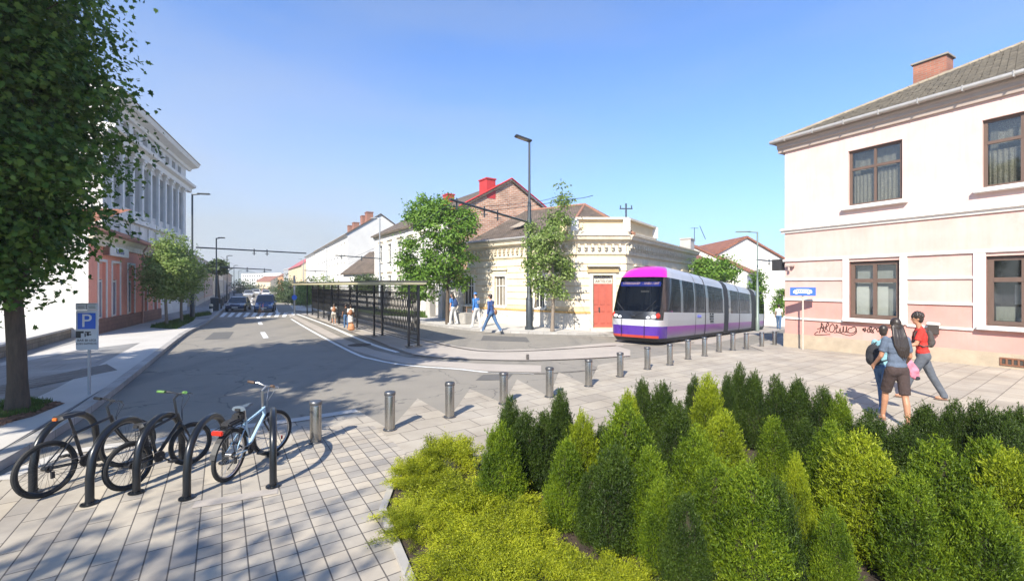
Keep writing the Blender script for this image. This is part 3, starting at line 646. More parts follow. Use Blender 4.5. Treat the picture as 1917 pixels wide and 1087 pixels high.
gf.build('graffiti', mat('brown_spray', (.045,.022,.018), (.07,.035,.028), 20, .9), ph, uv=False)
# wall box, vent, camera bracket, alarm box
sx, sz = PX(1750, 612); b = MB(); b.box(sx-.12, sx+.12, -.14, -.05, sz-.22, sz+.06); wbx = b.build('wall_box', mat('box_dark', (.06,.045,.04), None, 5, .6), ph, bevel=.01)
MB().box(sx-.15, sx+.15, -.17, -.05, sz+.061, sz+.15).build('box_lid', trimw, wbx, bevel=.02)
sx, sz = PX(1903, 678); b = MB(); b.box(sx-.3, sx+.3, -.075, -.051, sz-.11, sz-.07); b.box(sx-.3, sx+.3, -.075, -.051, sz+.07, sz+.11)
for k in range(6): b.box(sx-.3+k*.112, sx-.26+k*.112, -.075, -.051, sz-.069, sz+.069)
vt = b.build('vent_grille', mat('rusty_iron', (.25,.10,.05), (.14,.07,.04), 15, .8), ph); MB().box(sx-.29, sx+.29, -.056, -.0505, sz-.1, sz+.1).build('vent_opening', roomdark, vt)
sx, sz = PX(1481, 500); b = MB(); b.box(sx-.16, sx+.16, -.16, -.05, sz+.02, sz+.08); b.tube((sx-.02,-.12,sz+.02), (sx-.02,-.12,sz-.14), .035, .045, 8); b.build('security_camera', mat('cam_grey', (.40,.32,.28), None, 5, .6), ph)
b = MB(); b.box(-.55,-.15,.05,.3,2.85,3.3); b.tube((-.15,.15,3.1),(0,.15,3.1),.03); b.build('floodlight', mat('floodlight_black', (.03,.03,.032), None, 5, .5), ph, bevel=.02)
# ================================================================ yellow corner building
YZ, YP = 4.72, 5.5
A0, A1, A2 = V2(-2.73,27.0), V2(3.1,21.7), V2(5.66,21.75); A3 = A2 + V2(.59,.806)*13.2
yb = empty('corner_building', (A1.x, A1.y, 0), 0, 'single storey cream corner building with chamfered corner, red door and brown tiled roof', 'building')
def pface(P, Q): 
    pl = Plane(P, Q); return pl, Matrix.Translation((pl.P1.x-A1.x, pl.P1.y-A1.y, 0)) @ Matrix.Rotation(pl.rz, 4, 'Z')
def part(mb, M, *a, **k): mb.xf(M); return mb.build(*a, **k)
pf, Mf = pface(A0, A1); pc, Mc = pface(A1, A2); ps, Ms = pface(A2, A3)
def winM(par, M, *a, **k):
    before = set(bpy.data.objects); w = window(par, *a, **k)
    w.matrix_local = M
    return w
fw_ = pwin(pf, [(868,887,520,571),(926,946,517,573)]); fw_.append((pf.at(1010)[0]-.3, pf.at(1010)[0]+.35, fw_[1][2], fw_[1][3]))
zb_, zt_ = fw_[1][2], fw_[1][3]; fw_ = [(a, b, zb_, zt_) for a, b, *_ in fw_]; fw_.append((-.0+.35, .95, zb_, zt_)) if fw_[0][0] > 1.8 else None
dx0, dx1 = pc.at(1110)[0], pc.at(1147)[0]; door = (dx0, dx1, .16, pc.at(1128, 515)[1])
sw_ = [(1.2+i*2.15, 2.05+i*2.15, zb_, zt_+.1) for i in range(6)]
for pl, M, ops in ((pf, Mf, fw_), (pc, Mc, [door]), (ps, Ms, sw_)):
    m = MB(); wallq(m, 0, pl.L, -3 if pl is ps else -.2, YZ-.4, ops, .22)
    part(m, M, 'wall', cream, yb)
    # horizontal rustication bands with grooves
    gz = [1.15+.36*k for k in range(1, 8)]; b = MB()
    for z0 in gz:
        cuts = sorted((o[0]-.14, o[1]+.14) for o in ops if o[2]-.1 < z0 < o[3]+.62); x = 0
        for a, c_ in cuts + [(pl.L, pl.L)]:
            if a > x: b.box(x, a, -.032, -.001, z0-.335, z0-.03)
            x = max(x, c_)
    part(b, M, 'rustication', creamw, yb)
    pz = MB(); cuts = sorted((o[0]-.14, o[1]+.14) for o in ops if o[2] < .9); x = 0
    for a, c_ in cuts + [(pl.L, pl.L)]:
        if a > x: pz.box(x, a, -.07, -.002, -3 if pl is ps else -.2, .86)
        x = max(x, c_)
    part(pz, M, 'plinth', plinthw, yb)
    ob = MB(); x = 0
    for a, c_ in cuts + [(pl.L, pl.L)]:
        if a > x: ob.box(x, a, -.10, -.003, .862, .95); 
        x = max(x, c_)
    part(ob, M, 'ochre_band', ochre, yb)
    e = .0
    co = MB(); co.xprism([(0,YZ-.95),(-.05,YZ-.95),(-.08,YZ-.86),(-.05,YZ-.82),(-.05,YZ-.45),(-.12,YZ-.42),(-.14,YZ-.30),(-.34,YZ-.22),(-.38,YZ-.08),(-.44,YZ-.04),(-.44,YZ),(0,YZ)], -.12 if pl is not pf else 0, pl.L+.12)
    part(co, M, 'cornice', creamw, yb)
    br = MB(); k = int(pl.L/.34)
    for i in range(k):
        x = .17+(pl.L-.2)*i/k; br.box(x-.05, x+.05, -.26, -.051, YZ-.62, YZ-.44); br.box(x-.04, x+.04, -.17, -.051, YZ-.74, YZ-.62)
    part(br, M, 'brackets', mat('stained_bracket', (.70,.64,.52), (.45,.38,.28), 6, .85), yb)
for i, o in enumerate(fw_): winM(yb, Mf, *o, trimw, darkglass if i != 1 else mat('curtained_glass', (.28,.24,.19), (.10,.095,.09), 6, .1, stretch=(4,1,.2)), y=.1, mull=(.33,.66), tr=(.68,), fw=.05, sur=trimw, surw=.13, sill=trimw, pediment=creamw)
for i, o in enumerate(sw_): winM(yb, Ms, *o, trimw, darkglass, y=.1, mull=(.5,), tr=(.68,), fw=.05, sur=trimw, surw=.13, sill=trimw, pediment=creamw)
# door with lettering panel
dz1 = door[3]-.42; d = MB(); d.box(dx0, dx1, .10, .15, .1, dz1); n = 3; wd = (dx1-dx0)/n
for i in range(n):
    a, b = dx0+wd*i+.05, dx0+wd*(i+1)-.05
    for c0, c1 in ((.36, .85), (.95, 1.2), (1.3, dz1-.15)): d.box(a, b, .075, .0995, c0, c1); 
    d.box(a+.05, b-.05, .085, .115, dz1-.08, dz1-.03)
dr = part(d, Mc, 'door', reddoor, yb, bevel=.006)
h_ = MB(); h_.tube((dx0+wd*1.0, .06, 1.12), (dx0+wd*1.0, .06, 1.0), .014); h_.box(dx0+wd-.03, dx0+wd+.03, .062, .075, .92, 1.16); part(h_, Mc, 'handle', steelcap, dr)
fr = MB(); fr.box(dx0-.17, dx0, -.06, .1, .1, door[3]+.12); fr.box(dx1, dx1+.17, -.06, .1, .1, door[3]+.12); fr.box(dx0, dx1, -.06, .1, door[3], door[3]+.12); fr.box(dx0-.3, dx1+.3, -.26, 0, door[3]+.42, door[3]+.52); part(fr, Mc, 'door_surround', creamw, yb)
MB_ = MB().box(dx0-.28, dx1+.28, -.12, 0, door[3]+.13, door[3]+.40); part(MB_, Mc, 'door_hood', mat('ochre_soffit', (.45,.33,.17), None, 4, .8), yb)
pn = MB().box(dx0, dx1, .11, .13, dz1+.003, door[3]-.002); fan = part(pn, Mc, 'sign_panel', mat('fanlight_pale', (.62,.58,.50), (.45,.42,.36), 9, .5), yb)
st = MB().box(dx0-.2, dx1+.2, -.5, -.071, 0, .14); part(st, Mc, 'doorstep', greyst, yb)
def text(s, size, M, m, par, name='lettering', ext=.004, sx=1.0):
    cu = bpy.data.curves.new(name, 'FONT'); cu.body = s; cu.size = size; cu.extrude = ext; cu.align_x = 'CENTER'; cu.align_y = 'CENTER'
    t = bpy.data.objects.new(name, cu); me = bpy.data.meshes.new_from_object(t); bpy.data.objects.remove(t)
    me.transform(M @ Matrix.Rotation(R(90), 4, 'X') @ Matrix.Diagonal((sx,1,1,1))); me.materials.clear(); me.materials.append(m)
    o = bpy.data.objects.new(name, me); COL.objects.link(o)
    if par: o.parent = par
    return o
bl = mat('letter_brown', (.10,.06,.04), None, 5, .7)
text('GALERIA', .2, Mc @ Matrix.Translation(((dx0+dx1)/2, .105, dz1+.31)), bl, fan); text('ARTELOR', .19, Mc @ Matrix.Translation(((dx0+dx1)/2+.05, .105, dz1+.11)), bl, fan)
# parapet above chamfer and first bay of the side
pm = MB(); a_, b_ = A1-A1, A2-A1; s2 = ps.w(4.2) - A1; s0 = pf.w(pf.L-.9) - A1
inn = V2(0, .8)
pm.prism([s0, a_, b_, s2, s2+V2(-.5,.3), b_+V2(-.1,.5), a_+V2(.05,.5), s0+V2(.3,.35)], YZ+.22, YP)
pm2 = MB().prism([s0+V2(-.12,-.12), a_+V2(-.05,-.18), b_+V2(.1,-.18), s2+V2(.2,0), s2+V2(-.6,.5), b_+V2(-.1,.7), a_+V2(.05,.7), s0+V2(.35,.5)], YP, YP+.1)
pm.build('parapet', mat('parapet_cream', (.74,.60,.38), (.66,.52,.32), 2, .85), yb); pm2.build('parapet_cap', creamw, yb)
pm3 = MB().prism([s0+V2(-.1,-.1), a_+V2(-.05,-.14), b_+V2(.08,-.14), s2+V2(.16,0), s2+V2(-.55,.4), b_+V2(-.1,.6), a_+V2(.05,.6), s0+V2(.32,.4)], YZ+.004, YZ+.22); pm3.build('parapet_base', creamw, yb)
for P in (a_, b_, s2): 
    MB().cbox(P.x, P.y, (YZ+YP)/2+.12, .34, .34, YP-YZ-.16).build('parapet_pier', trimw, yb)
# roofs: front wing and side wing
dpt = 11.0
rb = MB(); ze = YZ+.06
vf = pf.v; vs_ = ps.v
ridge_z = ze+2.75
F0, F1 = pf.w(0,-.3)-A1, pf.w(pf.L-.3,-.3)-A1; R0 = pf.w(.0,5.5)-A1; R1 = V2(4.75,28.6)-A1; B0 = pf.w(0,11)-A1
S0, S1 = ps.w(.3,-.3)-A1, ps.w(ps.L,-.3)-A1; RS1 = ps.w(ps.L,3.2)-A1
t3 = lambda p, z: (p.x, p.y, z)
rb.poly([t3(F0,ze),t3(F1,ze),t3(R1,ridge_z),t3(R0,ridge_z)])
rb.poly([t3(F1,ze),t3(S0,ze),t3(R1,ridge_z)])
rb.poly([t3(S0,ze),t3(S1,ze),t3(RS1,ridge_z-1.75),t3(R1,ridge_z)])
rb.poly([t3(R0,ridge_z),t3(R1,ridge_z),t3(pf.w(pf.L,12)-A1,ze),t3(B0,ze)])
rb.poly([t3(R1,ridge_z),t3(RS1,ridge_z-1.75),t3(ps.w(ps.L,10)-A1,ze),t3(pf.w(pf.L,12)-A1,ze)])
yr = rb.build('roof', tile_brown, yb)
g = MB(); g.poly([t3(F0+vf*.3,-1),t3(B0,-1),t3(B0,ze),t3(R0,ridge_z-.05),t3(F0+vf*.3,ze)]); e1 = ps.w(ps.L)-A1; g.poly([t3(e1,-3),t3(ps.w(ps.L,10)-A1,-3),t3(ps.w(ps.L,10)-A1,ze),t3(RS1,ridge_z-1.755),t3(e1,ze)]); g.build('end_wall', plinthw, yb)
rt = MB(); 
def ridge_line(p, q, n, r=.09):
    for k in range(n):
        a = Vector(p).lerp(Vector(q), k/n); b = Vector(p).lerp(Vector(q), (k+1.1)/n); rt.tube(a, b, r, r*.85, 8)
ridge_line(t3(R0,ridge_z), t3(R1,ridge_z), 22); ridge_line(t3(F1,ze+.03), t3(R1,ridge_z), 22); ridge_line(t3(S0,ze+.03), t3(R1,ridge_z), 20); ridge_line(t3(R1,ridge_z), t3(RS1,ridge_z-1.75), 24)
rt.build('ridge_tiles', mat('ridge_red_clay', (.34,.16,.10), (.22,.12,.085), 5, .9), yr, smooth=True)
gu = MB(); a = pf.w(0,-.46)-A1; b = pf.w(pf.L-.8,-.46)-A1; gu.path([t3(a,YZ+.08), t3(b,YZ+.08)], .075, 8); gu.build('gutter', gutterm, yr, smooth=True)
sk = MB(); q = lambda s, t: pf.w(s, t*5.5-.3)-A1
zz = lambda t: ze+t*(ridge_z-ze)+.05
sk.poly([t3(q(2.0,.34),zz(.34)),t3(q(2.9,.34),zz(.34)),t3(q(3.1,.52),zz(.52)),t3(q(2.2,.52),zz(.52))]); sk.build('roof_patch', mat('pale_roof_patch', (.34,.28,.21), (.22,.18,.14), 7, .9), yr)
cr = empty('utility_cross', (0,0,0)); bpy.data.objects.remove(cr)
pp = at(1172, 25.5, 0); m = MB(); zt = 2.25+(534-381)/F*25.5; m.tube((pp.x,pp.y,4.9),(pp.x,pp.y,zt),.05); m.cbox(pp.x,pp.y,zt-.3,.75,.06,.06)
for s in (-.32,.32): m.cbox(pp.x+s,pp.y,zt-.2,.05,.05,.18)
m.xf(Matrix.Translation((-A1.x,-A1.y,0))); m.build('antenna_mast', polem, yr)
# ================================================================ houses behind
W1p = Plane((-14.7,46.8), (-4.6,32.2))
W1, _ = building('white_townhouse', 'two storey white house with ochre frieze and raw brick gable behind the trees', (-14.7,46.8), (-4.6,32.2), 11, 7.5, white_wall, tile_brown, grid(17.7, 6, 1.0, [(4.6,6.3),(1.2,3.2)]), rise=3.1, rightm=brickm, corn=creamw, sill=trimw, sur=trimw, pediment=creamw, chimneys=[(17.2,3.6,1.15,1.0,redpaint),(9.2,4.2,1.0,.9,redpaint)], plinth=plinthw)
fz = MB(); 
for i in range(58): fz.box(.1+i*.302, .1+i*.302+.16, -.135, -.12, 7.16, 7.32)
fz.build('frieze_blocks', mat('ochre_green_frieze', (.42,.36,.14), (.22,.26,.20), 3, .8), W1)
vg = MB(); L1 = W1p.L
vg.path([(L1+.12,-.3,7.55),(L1+.12,5.5,10.85),(L1+.12,8.5,9.2),(L1+.12,11.3,7.55)], .07, 6); vg.build('verge_flashing', redpaint, W1)
building('low_cottage', 'low cottage with steep brown tiled roof between the big white houses', at(643,53), at(712,47), 7, 3.75, white_wall, tile_brown, grid(7.2, 3, .8, [(1.2,2.6)]), rise=2.6, ov=.3, sill=trimw, chimneys=())
V3a, V3b = V2(-38.8,86.5), V2(-21.4,57.0)
building('tall_white_house', 'three storey white house with bare grey gable wall and red chimneys along the long street', V3a, V3b, 8.5, 9.0, white_wall, tile_brown, grid(34.2, 12, 1.0, [(6.4,8.0),(3.9,5.4),(1.2,2.8)]), rise=2.8, rightm=mat('grey_gable_render', (.62,.61,.58), (.50,.49,.47), .6, .9, contrast=.3), corn=trimw, sill=trimw, chimneys=[(33,3,1.2,1.1,chim),(30,3,1.2,1.0,chim),(24,3,1.2,.8,chim),(20,3,1.2,.8,chim)])
dd = (V3a-V3b).normalized()
building('white_corner_house', 'plain white three storey house at the far end of the white row', V3a+dd*18, V3a+dd*.4, 9, 8.8, white_wall, tile_brown, grid(17.6, 7, 1.0, [(6.2,7.8),(3.8,5.3),(1.2,2.8)]), rise=1.6, corn=trimw, sill=trimw)
building('red_roofed_house', 'cream house with red gabled roof beyond the white row', at(540,150), at(564,118), 9, 7.8, cream, mat('red_sheet_roof', (.42,.10,.10), (.34,.08,.08), .5, .6), grid(28, 8, 1.1, [(4.8,6.6),(1.4,3.4)]), rise=3.2, sill=trimw)
building('modern_block', 'grey flat roofed block beyond the red roofed house', at(531,185), at(546,160), 9, 8.6, mat('grey_block', (.36,.37,.38), None, 1, .8), greyst, grid(25, 6, 2.0, [(5.6,7.2),(2.4,4.2)]), flat=True)
building('orange_house', 'small orange house beyond the modern block', at(520,210), at(531,190), 9, 6.6, mat('orange_render', (.60,.30,.14), None, 1, .85), tile_red, grid(20, 5, 1.4, [(3.6,5.4)]), rise=2.4)
building('apartment_block', 'long white apartment block closing the end of the long street', at(452,360), at(507,340), 14, 11.6, white_wall, trimw, grid(31.2, 9, 1.9, [(9.0,10.6),(6.0,7.6),(3.0,4.6)]), flat=True)
building('pale_block', 'pale rendered block right of the white apartment block', at(504,300), at(527,290), 14, 10.2, mat('pale_block_render', (.60,.59,.56), None, .3, .85), trimw, grid(13.5, 4, 1.2, [(7.6,8.8),(4.8,6.2)]), flat=True)
building('far_red_house', 'low house with red tiled roof at the end of the long street', at(480,230), at(506,225), 9, 4.4, cream, tile_red, grid(8.7, 3, 1.2, [(1.4,3.0)]), rise=2.6)
# ---- right street, going downhill
def RSp(s, off): p = A2 + V2(.59,.806)*s + V2(-.806,.59)*0 + V2(.806,-.59)*(-off); return p
dr_ = V2(.59,.806)
q0 = A3 + dr_*.3
building('terrace_house', 'low house with bright red tiled roof beside the cream corner building', q0, q0+dr_*12, 9, 3.9, creamw, tile_red, grid(12, 4, 1.0, [(1.0,2.6)]), rise=2.2, base=-4, corn=creamw, chimneys=[(8,2.6,1.3,1.3,greyst),(10.5,3.0,.9,1.2,greyst)])
q1 = q0+dr_*12.3
building('white_street_house', 'two storey white house with red hipped roof and dark windows down the tram street', q1+V2(1.4,-1.0), q1+dr_*16+V2(1.4,-1.0), 11, 3.6, white_wall, tile_red, grid(16.1, 7, .95, [(1.3,2.8),(-1.2,.4)]), rise=2.9, base=-5, corn=greyst)
q2 = q1+dr_*16.3
building('grey_street_house', 'weathered grey two storey house at the lower end of the tram street', q2+V2(1.6,-1.1), q2+dr_*20+V2(1.6,-1.1), 11, 3.1, greyst, tile_red, grid(20, 7, 1.1, [(.8,2.3),(-1.8,-.2)]), rise=2.2, base=-6)
bg_ = building('big_white_house', 'large white gabled house with thin red roof edge rising behind the tram street roofs', at(1322,47), at(1500,47), 16, 3.2, white_wall, tile_red, [], rise=4.0, base=-5)
# turn its gable to the viewer: replaced by explicit gable
for ch in list(bg_[0].children): bpy.data.objects.remove(ch)
Lb = bg_[1].L; gm = MB(); hz = [ (0,-5),(Lb,-5),(Lb,3.9),(Lb*.42,7.35),(0,4.9)]
gm.poly([(x,0,z) for x,z in hz]); gm.poly([(Lb,0,-5),(Lb,14,-5),(Lb,14,3.9),(Lb,0,3.9)]); gm.poly([(0,0,-5),(0,14,-5),(0,14,4.9),(0,0,4.9)]); gm.build('wall', white_wall, bg_[0])
gr = MB()
for (xa,za),(xb,zb) in (((-.3,4.8),(Lb*.42,7.35)),((Lb*.42,7.35),(Lb+.3,3.75))): gr.poly([(xa,-.25,za),(xb,-.25,zb),(xb,14,zb),(xa,14,za)]); gr.poly([(xa,-.25,za),(xb,-.25,zb),(xb,-.25,zb+.2),(xa,-.25,za+.2)]); gr.poly([(xa,-.25,za+.2),(xb,-.25,zb+.2),(xb,14,zb+.2),(xa,14,za+.2)])
gr.build('roof', tile_red, bg_[0])
# ================================================================ left side of the long street
s1, s2_ = V2(-17.6,18.2), V2(-22.7,28.3)
spl = Plane(s1, s2_)
sww = pwin(spl, [(184,198,491,603),(210,224,496,598),(239.5,251,501,592)]); a = sww[1]
sww = [(o[0], o[1], .78, 3.3) for o in sww] + [(7.6,8.3,.78,3.3),(9.6,10.4,.78,3.3)]
sal, _ = building('salmon_house', 'single storey salmon pink shop building with brown plinth and white framed tall windows', s1, s2_, 10, 4.6, salmon, tile_red, sww, rise=2.2, sidem=white_wall, corn=creamw, cornh=.62, plinth=salplinth, plz=.78, sur=trimw, fm=trimw, pm=blueglass, tr=(.66,), mull=(.5,), sill=None)
for o in sww: MB().box(o[0]+.07, o[1]-.07, .10, .117, o[2]+(o[3]-o[2])*.69, o[3]-.07).build('blind_panel', salmon, sal)
a, z = spl.at(195, 470); b, _ = spl.at(231, 470)
sg = MB().box(a, b+.0, -.22, -.06, 3.62, 4.05); sgn = sg.build('sign_board', trimw, sal, bevel=.01); MB().box(a-.14, a-.01, -.2, -.001, 3.62, 4.05).build('sign_box', salplinth, sal)
text('Romann', .34, Matrix.Translation(((a+b)/2, -.225, 3.84)), mat('sign_blue', (.05,.09,.30), None, 5, .5), sgn)
p2 = MB(); p2.path([(7.1,-.35,4.55),(7.1,-.12,4.1),(7.1,-.09,4.0),(7.1,-.09,.1)], .05, 8); p2.build('downpipe', mat('pipe_pink', (.50,.30,.25), None, 5, .6), sal, smooth=True)
mb = MB(); mb.box(2.2-6.0, 2.2-6, 0, 0, 0, 0)
# ornate tall building
tp1, tp2 = V2(-23.1,26.2)-(V2(-4.9,11.4).normalized()*3), V2(-28,37.6); tpl = Plane(tp1, tp2); LT = tpl.L
twn = [(1.0+i*1.5, 2.15+i*1.5, 6.9, 9.9) for i in range(14) if 2.3+i*1.5 < LT]; twa = [(1.15+i*1.5, 2.0+i*1.5, 11.05, 12.0) for i in range(14) if 2.3+i*1.5 < LT]
tb = empty('classical_building', (tp1.x, tp1.y, 0), tpl.rz, 'tall pale grey classical building with pilasters and double cornice above the salmon house', 'building')
m = MB(); wallq(m, 0, LT, -.2, 12.5, twn+twa, .35); m.poly([(LT,0,-.2),(LT,14,-.2),(LT,14,12.5),(LT,0,12.5)]); m.poly([(0,0,-.2),(0,14,-.2),(0,14,12.5),(0,0,12.5)]); m.build('wall', mat('pale_stone', (.70,.68,.64), (.56,.54,.50), 1.2, .9, bump=.3, bscale=20, streaks=(.40,.385,.36)), tb)
for o in twn: window(tb, *o, trimw, blueglass, y=.28, mull=(.5,), tr=(.35,.7), fw=.06)
for o in twa: window(tb, *o, trimw, blueglass, y=.28, mull=(.5,), tr=(), fw=.06)
for i in range(15):
    x = .83+i*1.5-.1
    if x > LT-.2: break
    m = MB(); m.box(x-.14, x+.14, -.16, -.001, 6.6, 10.0); m.box(x-.19, x+.19, -.22, -.001, 10.001, 10.15); m.box(x-.24, x+.24, -.30, -.001, 10.151, 10.30); m.box(x-.2, x+.2, -.2, -.001, 6.4, 6.599)
    m.build('pilaster', mat('pilaster_stone', (.78,.76,.71), (.64,.62,.58), 2, .85), tb)
m = MB(); m.xprism([(0,10.3),(-.32,10.3),(-.34,10.62),(-.62,10.72),(-.66,10.9),(0,10.95)], -.3, LT+.5); m.build('lower_cornice', mat('pilaster_stone', (.5,.5,.5)), tb)
m = MB(); m.xprism([(0,12.2),(-.2,12.2),(-.25,12.4),(-.75,12.55),(-.85,12.75),(-.85,12.82),(0,13.1),(14,13.1),(14,12.5),(0,12.5)], -.5, LT+.75); m.build('upper_cornice', mat('pilaster_stone', (.5,.5,.5)), tb)
m = MB(); m.xprism([(-.86,12.821),(-.92,12.86),(14,13.2),(14,13.105),(0,13.105)], -.55, LT+.8); m.build('roof', mat('copper_edge', (.34,.27,.17), None, 2, .7), tb)
m = MB(); m.box(0, LT, -.2, -.001, 6.1, 6.4); m.box(0, LT, -.1, -.001, -.2, 4.4)
for i in range(15): m.box(1.5*i+.5, 1.5*i+1.2, -.08, -.001, 4.5, 6.0) if 1.5*i+1.2 < LT else None
m.build('belt_course', mat('pilaster_stone', (.5,.5,.5)), tb)
# low houses further along the left side
lr = [(372,44,388,58,4.6,mat('dirty_cream', (.46,.40,.32),(.34,.30,.24),1,.9),'dirty cream low house with tall dark shop windows behind the young trees'),
      (389,59,404,74,4.6,mat('dull_pink', (.48,.34,.28),(.38,.28,.23),1,.9),'faded pink low house behind the second street lamp'),
      (405,76,424,100,4.7,creamw,'pale low house with red panels further along the left pavement'),
      (425,103,440,150,5.6,mat('buff', (.42,.36,.28),None,1,.9),'buff house at the far end of the left row')]
for x0,d0,x1,d1,ev,wm,lb in lr:
    P, Q = at(x0-6,d0), at(x1-6,d1); Lh = (Q-P).length
    building('low_house', lb, (P.x,P.y), (Q.x,Q.y), 9, ev, wm, tile_brown, grid(Lh, max(3,int(Lh/3)), 1.2, [(.9,3.3)]), rise=2.0, corn=greyst, sur=trimw, plinth=greyst, plz=.6)
P, Q = at(396,62), at(446,175)
building('tall_pale_house', 'tall pale house with grey roof rising behind the low left row', (P.x-5,P.y), (Q.x-5,Q.y), 10, 7.8, mat('hazy_white', (.55,.54,.52), None, .4, .9), greyst, grid((Q-P).length, 14, 1.2, [(5.2,6.8)]), rise=1.6)
# low stone wall and gate wall on the left
lw0, lw1 = V2(-13.6,10.6), V2(-18.1,18.0); lp = Plane(lw0, lw1)
o = empty('low_stone_wall', (lw0.x, lw0.y, .1), lp.rz, 'long low stone wall with pale coping in front of the white building on the left', 'wall')
MB().box(0, lp.L, 0, .35, -.2, .36).build('wall_body', brick('rubble', (.26,.22,.17), (.19,.165,.13), (.12,.10,.08), .5, .2, .4, 0, .012, bump=.8), o); MB().box(-.03, lp.L, -.04, .4, .361, .43).build('coping', walk_white, o, bevel=.01)
wl = Plane(V2(-40,13.5), V2(-19.0,17.9)); o = empty('white_yard_building', (wl.P1.x, wl.P1.y, 0), wl.rz, 'long plain white rendered building with red tiled roof behind the large left tree', 'building')
m = MB(); wallq(m, 0, wl.L, -.2, 4.2, [(8,9.5,.2,2.6),(13,14,1.2,2.4)], .2); m.build('wall', white_wall, o); window(o, 8,9.5,.2,2.6, trimw, blueglass); window(o, 13,14,1.2,2.4, trimw, blueglass)
m = MB(); m.poly([(-.3,-.4,4.15),(wl.L+.2,-.4,4.15),(wl.L+.2,5,6.2),(-.3,5,6.2)]); m.poly([(-.3,-.4,4.05),(wl.L+.2,-.4,4.05),(wl.L+.2,-.4,4.15),(-.3,-.4,4.15)]); m.build('roof', tile_red, o)
# gate piers left of the yellow building, stone block
for k, (px, d, w, h, lb) in enumerate(((806,30,.5,2.0,'weathered grey gate pier nearer the street shelter'),(829,28.6,.45,2.7,'tall grey gate pier right beside the cream corner building'))):
    p = at(px, d); o = empty('gate_pier', (p.x,p.y,.11), R(-42), lb, 'gate pier'); MB().box(-w/2,w/2,-w/2,w/2,-.1,h).build('shaft', greyst, o, bevel=.02); MB().box(-w/2-.07,w/2+.07,-w/2-.07,w/2+.07,h,h+.12).build('cap', trimw, o, bevel=.02)
pa, pb = at(834,28.4), at(866,27.2); gp = Plane(pa, pb); o = empty('gate_wall', (pa.x,pa.y,0), gp.rz, 'short rendered yard wall with narrow window left of the cream corner building', 'wall')
m = MB(); wallq(m, 0, gp.L, -.1, 2.6, [(.35,.8,1.2,2.3)], .15); m.box(0,gp.L,.16,.3,-.1,2.6); m.build('wall_body', plinthw, o); window(o, .35,.8,1.2,2.3, trimw, darkglass, y=.06)
p = at(866, 24.6); m = MB().box(-.55,.55,-.3,.3,0,.62); tag(m.build('stone_block', mat('grey_block_stone', (.38,.36,.33),(.26,.25,.23),4,.9,bump=.6), None, bevel=.03, loc=(p.x,p.y,.11)), 'grey rectangular stone block standing against the cream facade', 'block').rotation_euler = (0,0,R(-42))
# hill
hm = MB(); hm.v = []; n = 60
prof = lambda u: (8 + 20*math.exp(-((u-.42)/.10)**2) + 20*math.exp(-((u-.6)/.12)**2) + 14*math.exp(-((u-.3)/.2)**2) + 2*math.sin(u*60))
x0, x1 = at(250,950).x, at(640,950).x
for i in range(n+1):
    u = i/n; x = x0+(x1-x0)*u; h = prof(u)
    hm.v += [(x,900,-1),(x,950,h*.8),(x,1020,h),(x,1200,0)]
for i in range(n):
    for j in range(3): a = i*4+j; hm.f.append((a,a+4,a+5,a+1))
tag(hm.build('hill', mat('wooded_hill', (.16,.20,.16), (.11,.15,.12), .06, .95), None), kind='structure')
# ---------------------------------------------------------------- vegetation
def leaves(name, C, A, B, m, shape, par=None, fold=.0):
    """C centres (n,3), A long axis (n,3), B side axis (n,3); shape list of (a,b) outline points"""
    n, k = len(C), len(shape); sh = np.array(shape)
    V = C[:,None,:] + A[:,None,:]*sh[None,:,0:1] + B[:,None,:]*sh[None,:,1:2]
    if fold:
        Nn = np.cross(A, B); ln = np.linalg.norm(Nn, axis=1, keepdims=True)+1e-9; Nn = Nn/ln*np.linalg.norm(B, axis=1, keepdims=True)
        V = V + Nn[:,None,:]*(np.abs(sh[None,:,1:2])*fold)
    me = bpy.data.meshes.new(name); me.vertices.add(n*k); me.vertices.foreach_set('co', V.reshape(-1).astype(np.float32))
    me.loops.add(n*k); me.loops.foreach_set('vertex_index', np.arange(n*k, dtype=np.int32)); me.polygons.add(n)
    me.polygons.foreach_set('loop_start', np.arange(0, n*k, k, dtype=np.int32)); me.polygons.foreach_set('loop_total', np.full(n, k, dtype=np.int32))
    me.update(); me.validate(); me.materials.append(m)
    o = bpy.data.objects.new(name, me); COL.objects.link(o)
    if par: o.parent = par
    return o
def rdir(rng, n): v = rng.normal(size=(n,3)); return v/np.linalg.norm(v, axis=1, keepdims=True)
OVAL = [(-.5,0),(-.2,.26),(.15,.28),(.5,0),(.15,-.28),(-.2,-.26)]
MAPLE = [(-.5,0),(-.35,.12),(-.28,.45),(-.02,.3),(.1,.52),(.2,.2),(.55,0),(.2,-.2),(.1,-.52),(-.02,-.3),(-.28,-.45),(-.35,-.12)]
FLAKE = [(-.5,-.2),(-.1,-.5),(.5,-.05),(.5,.05),(-.1,.5),(-.5,.2)]
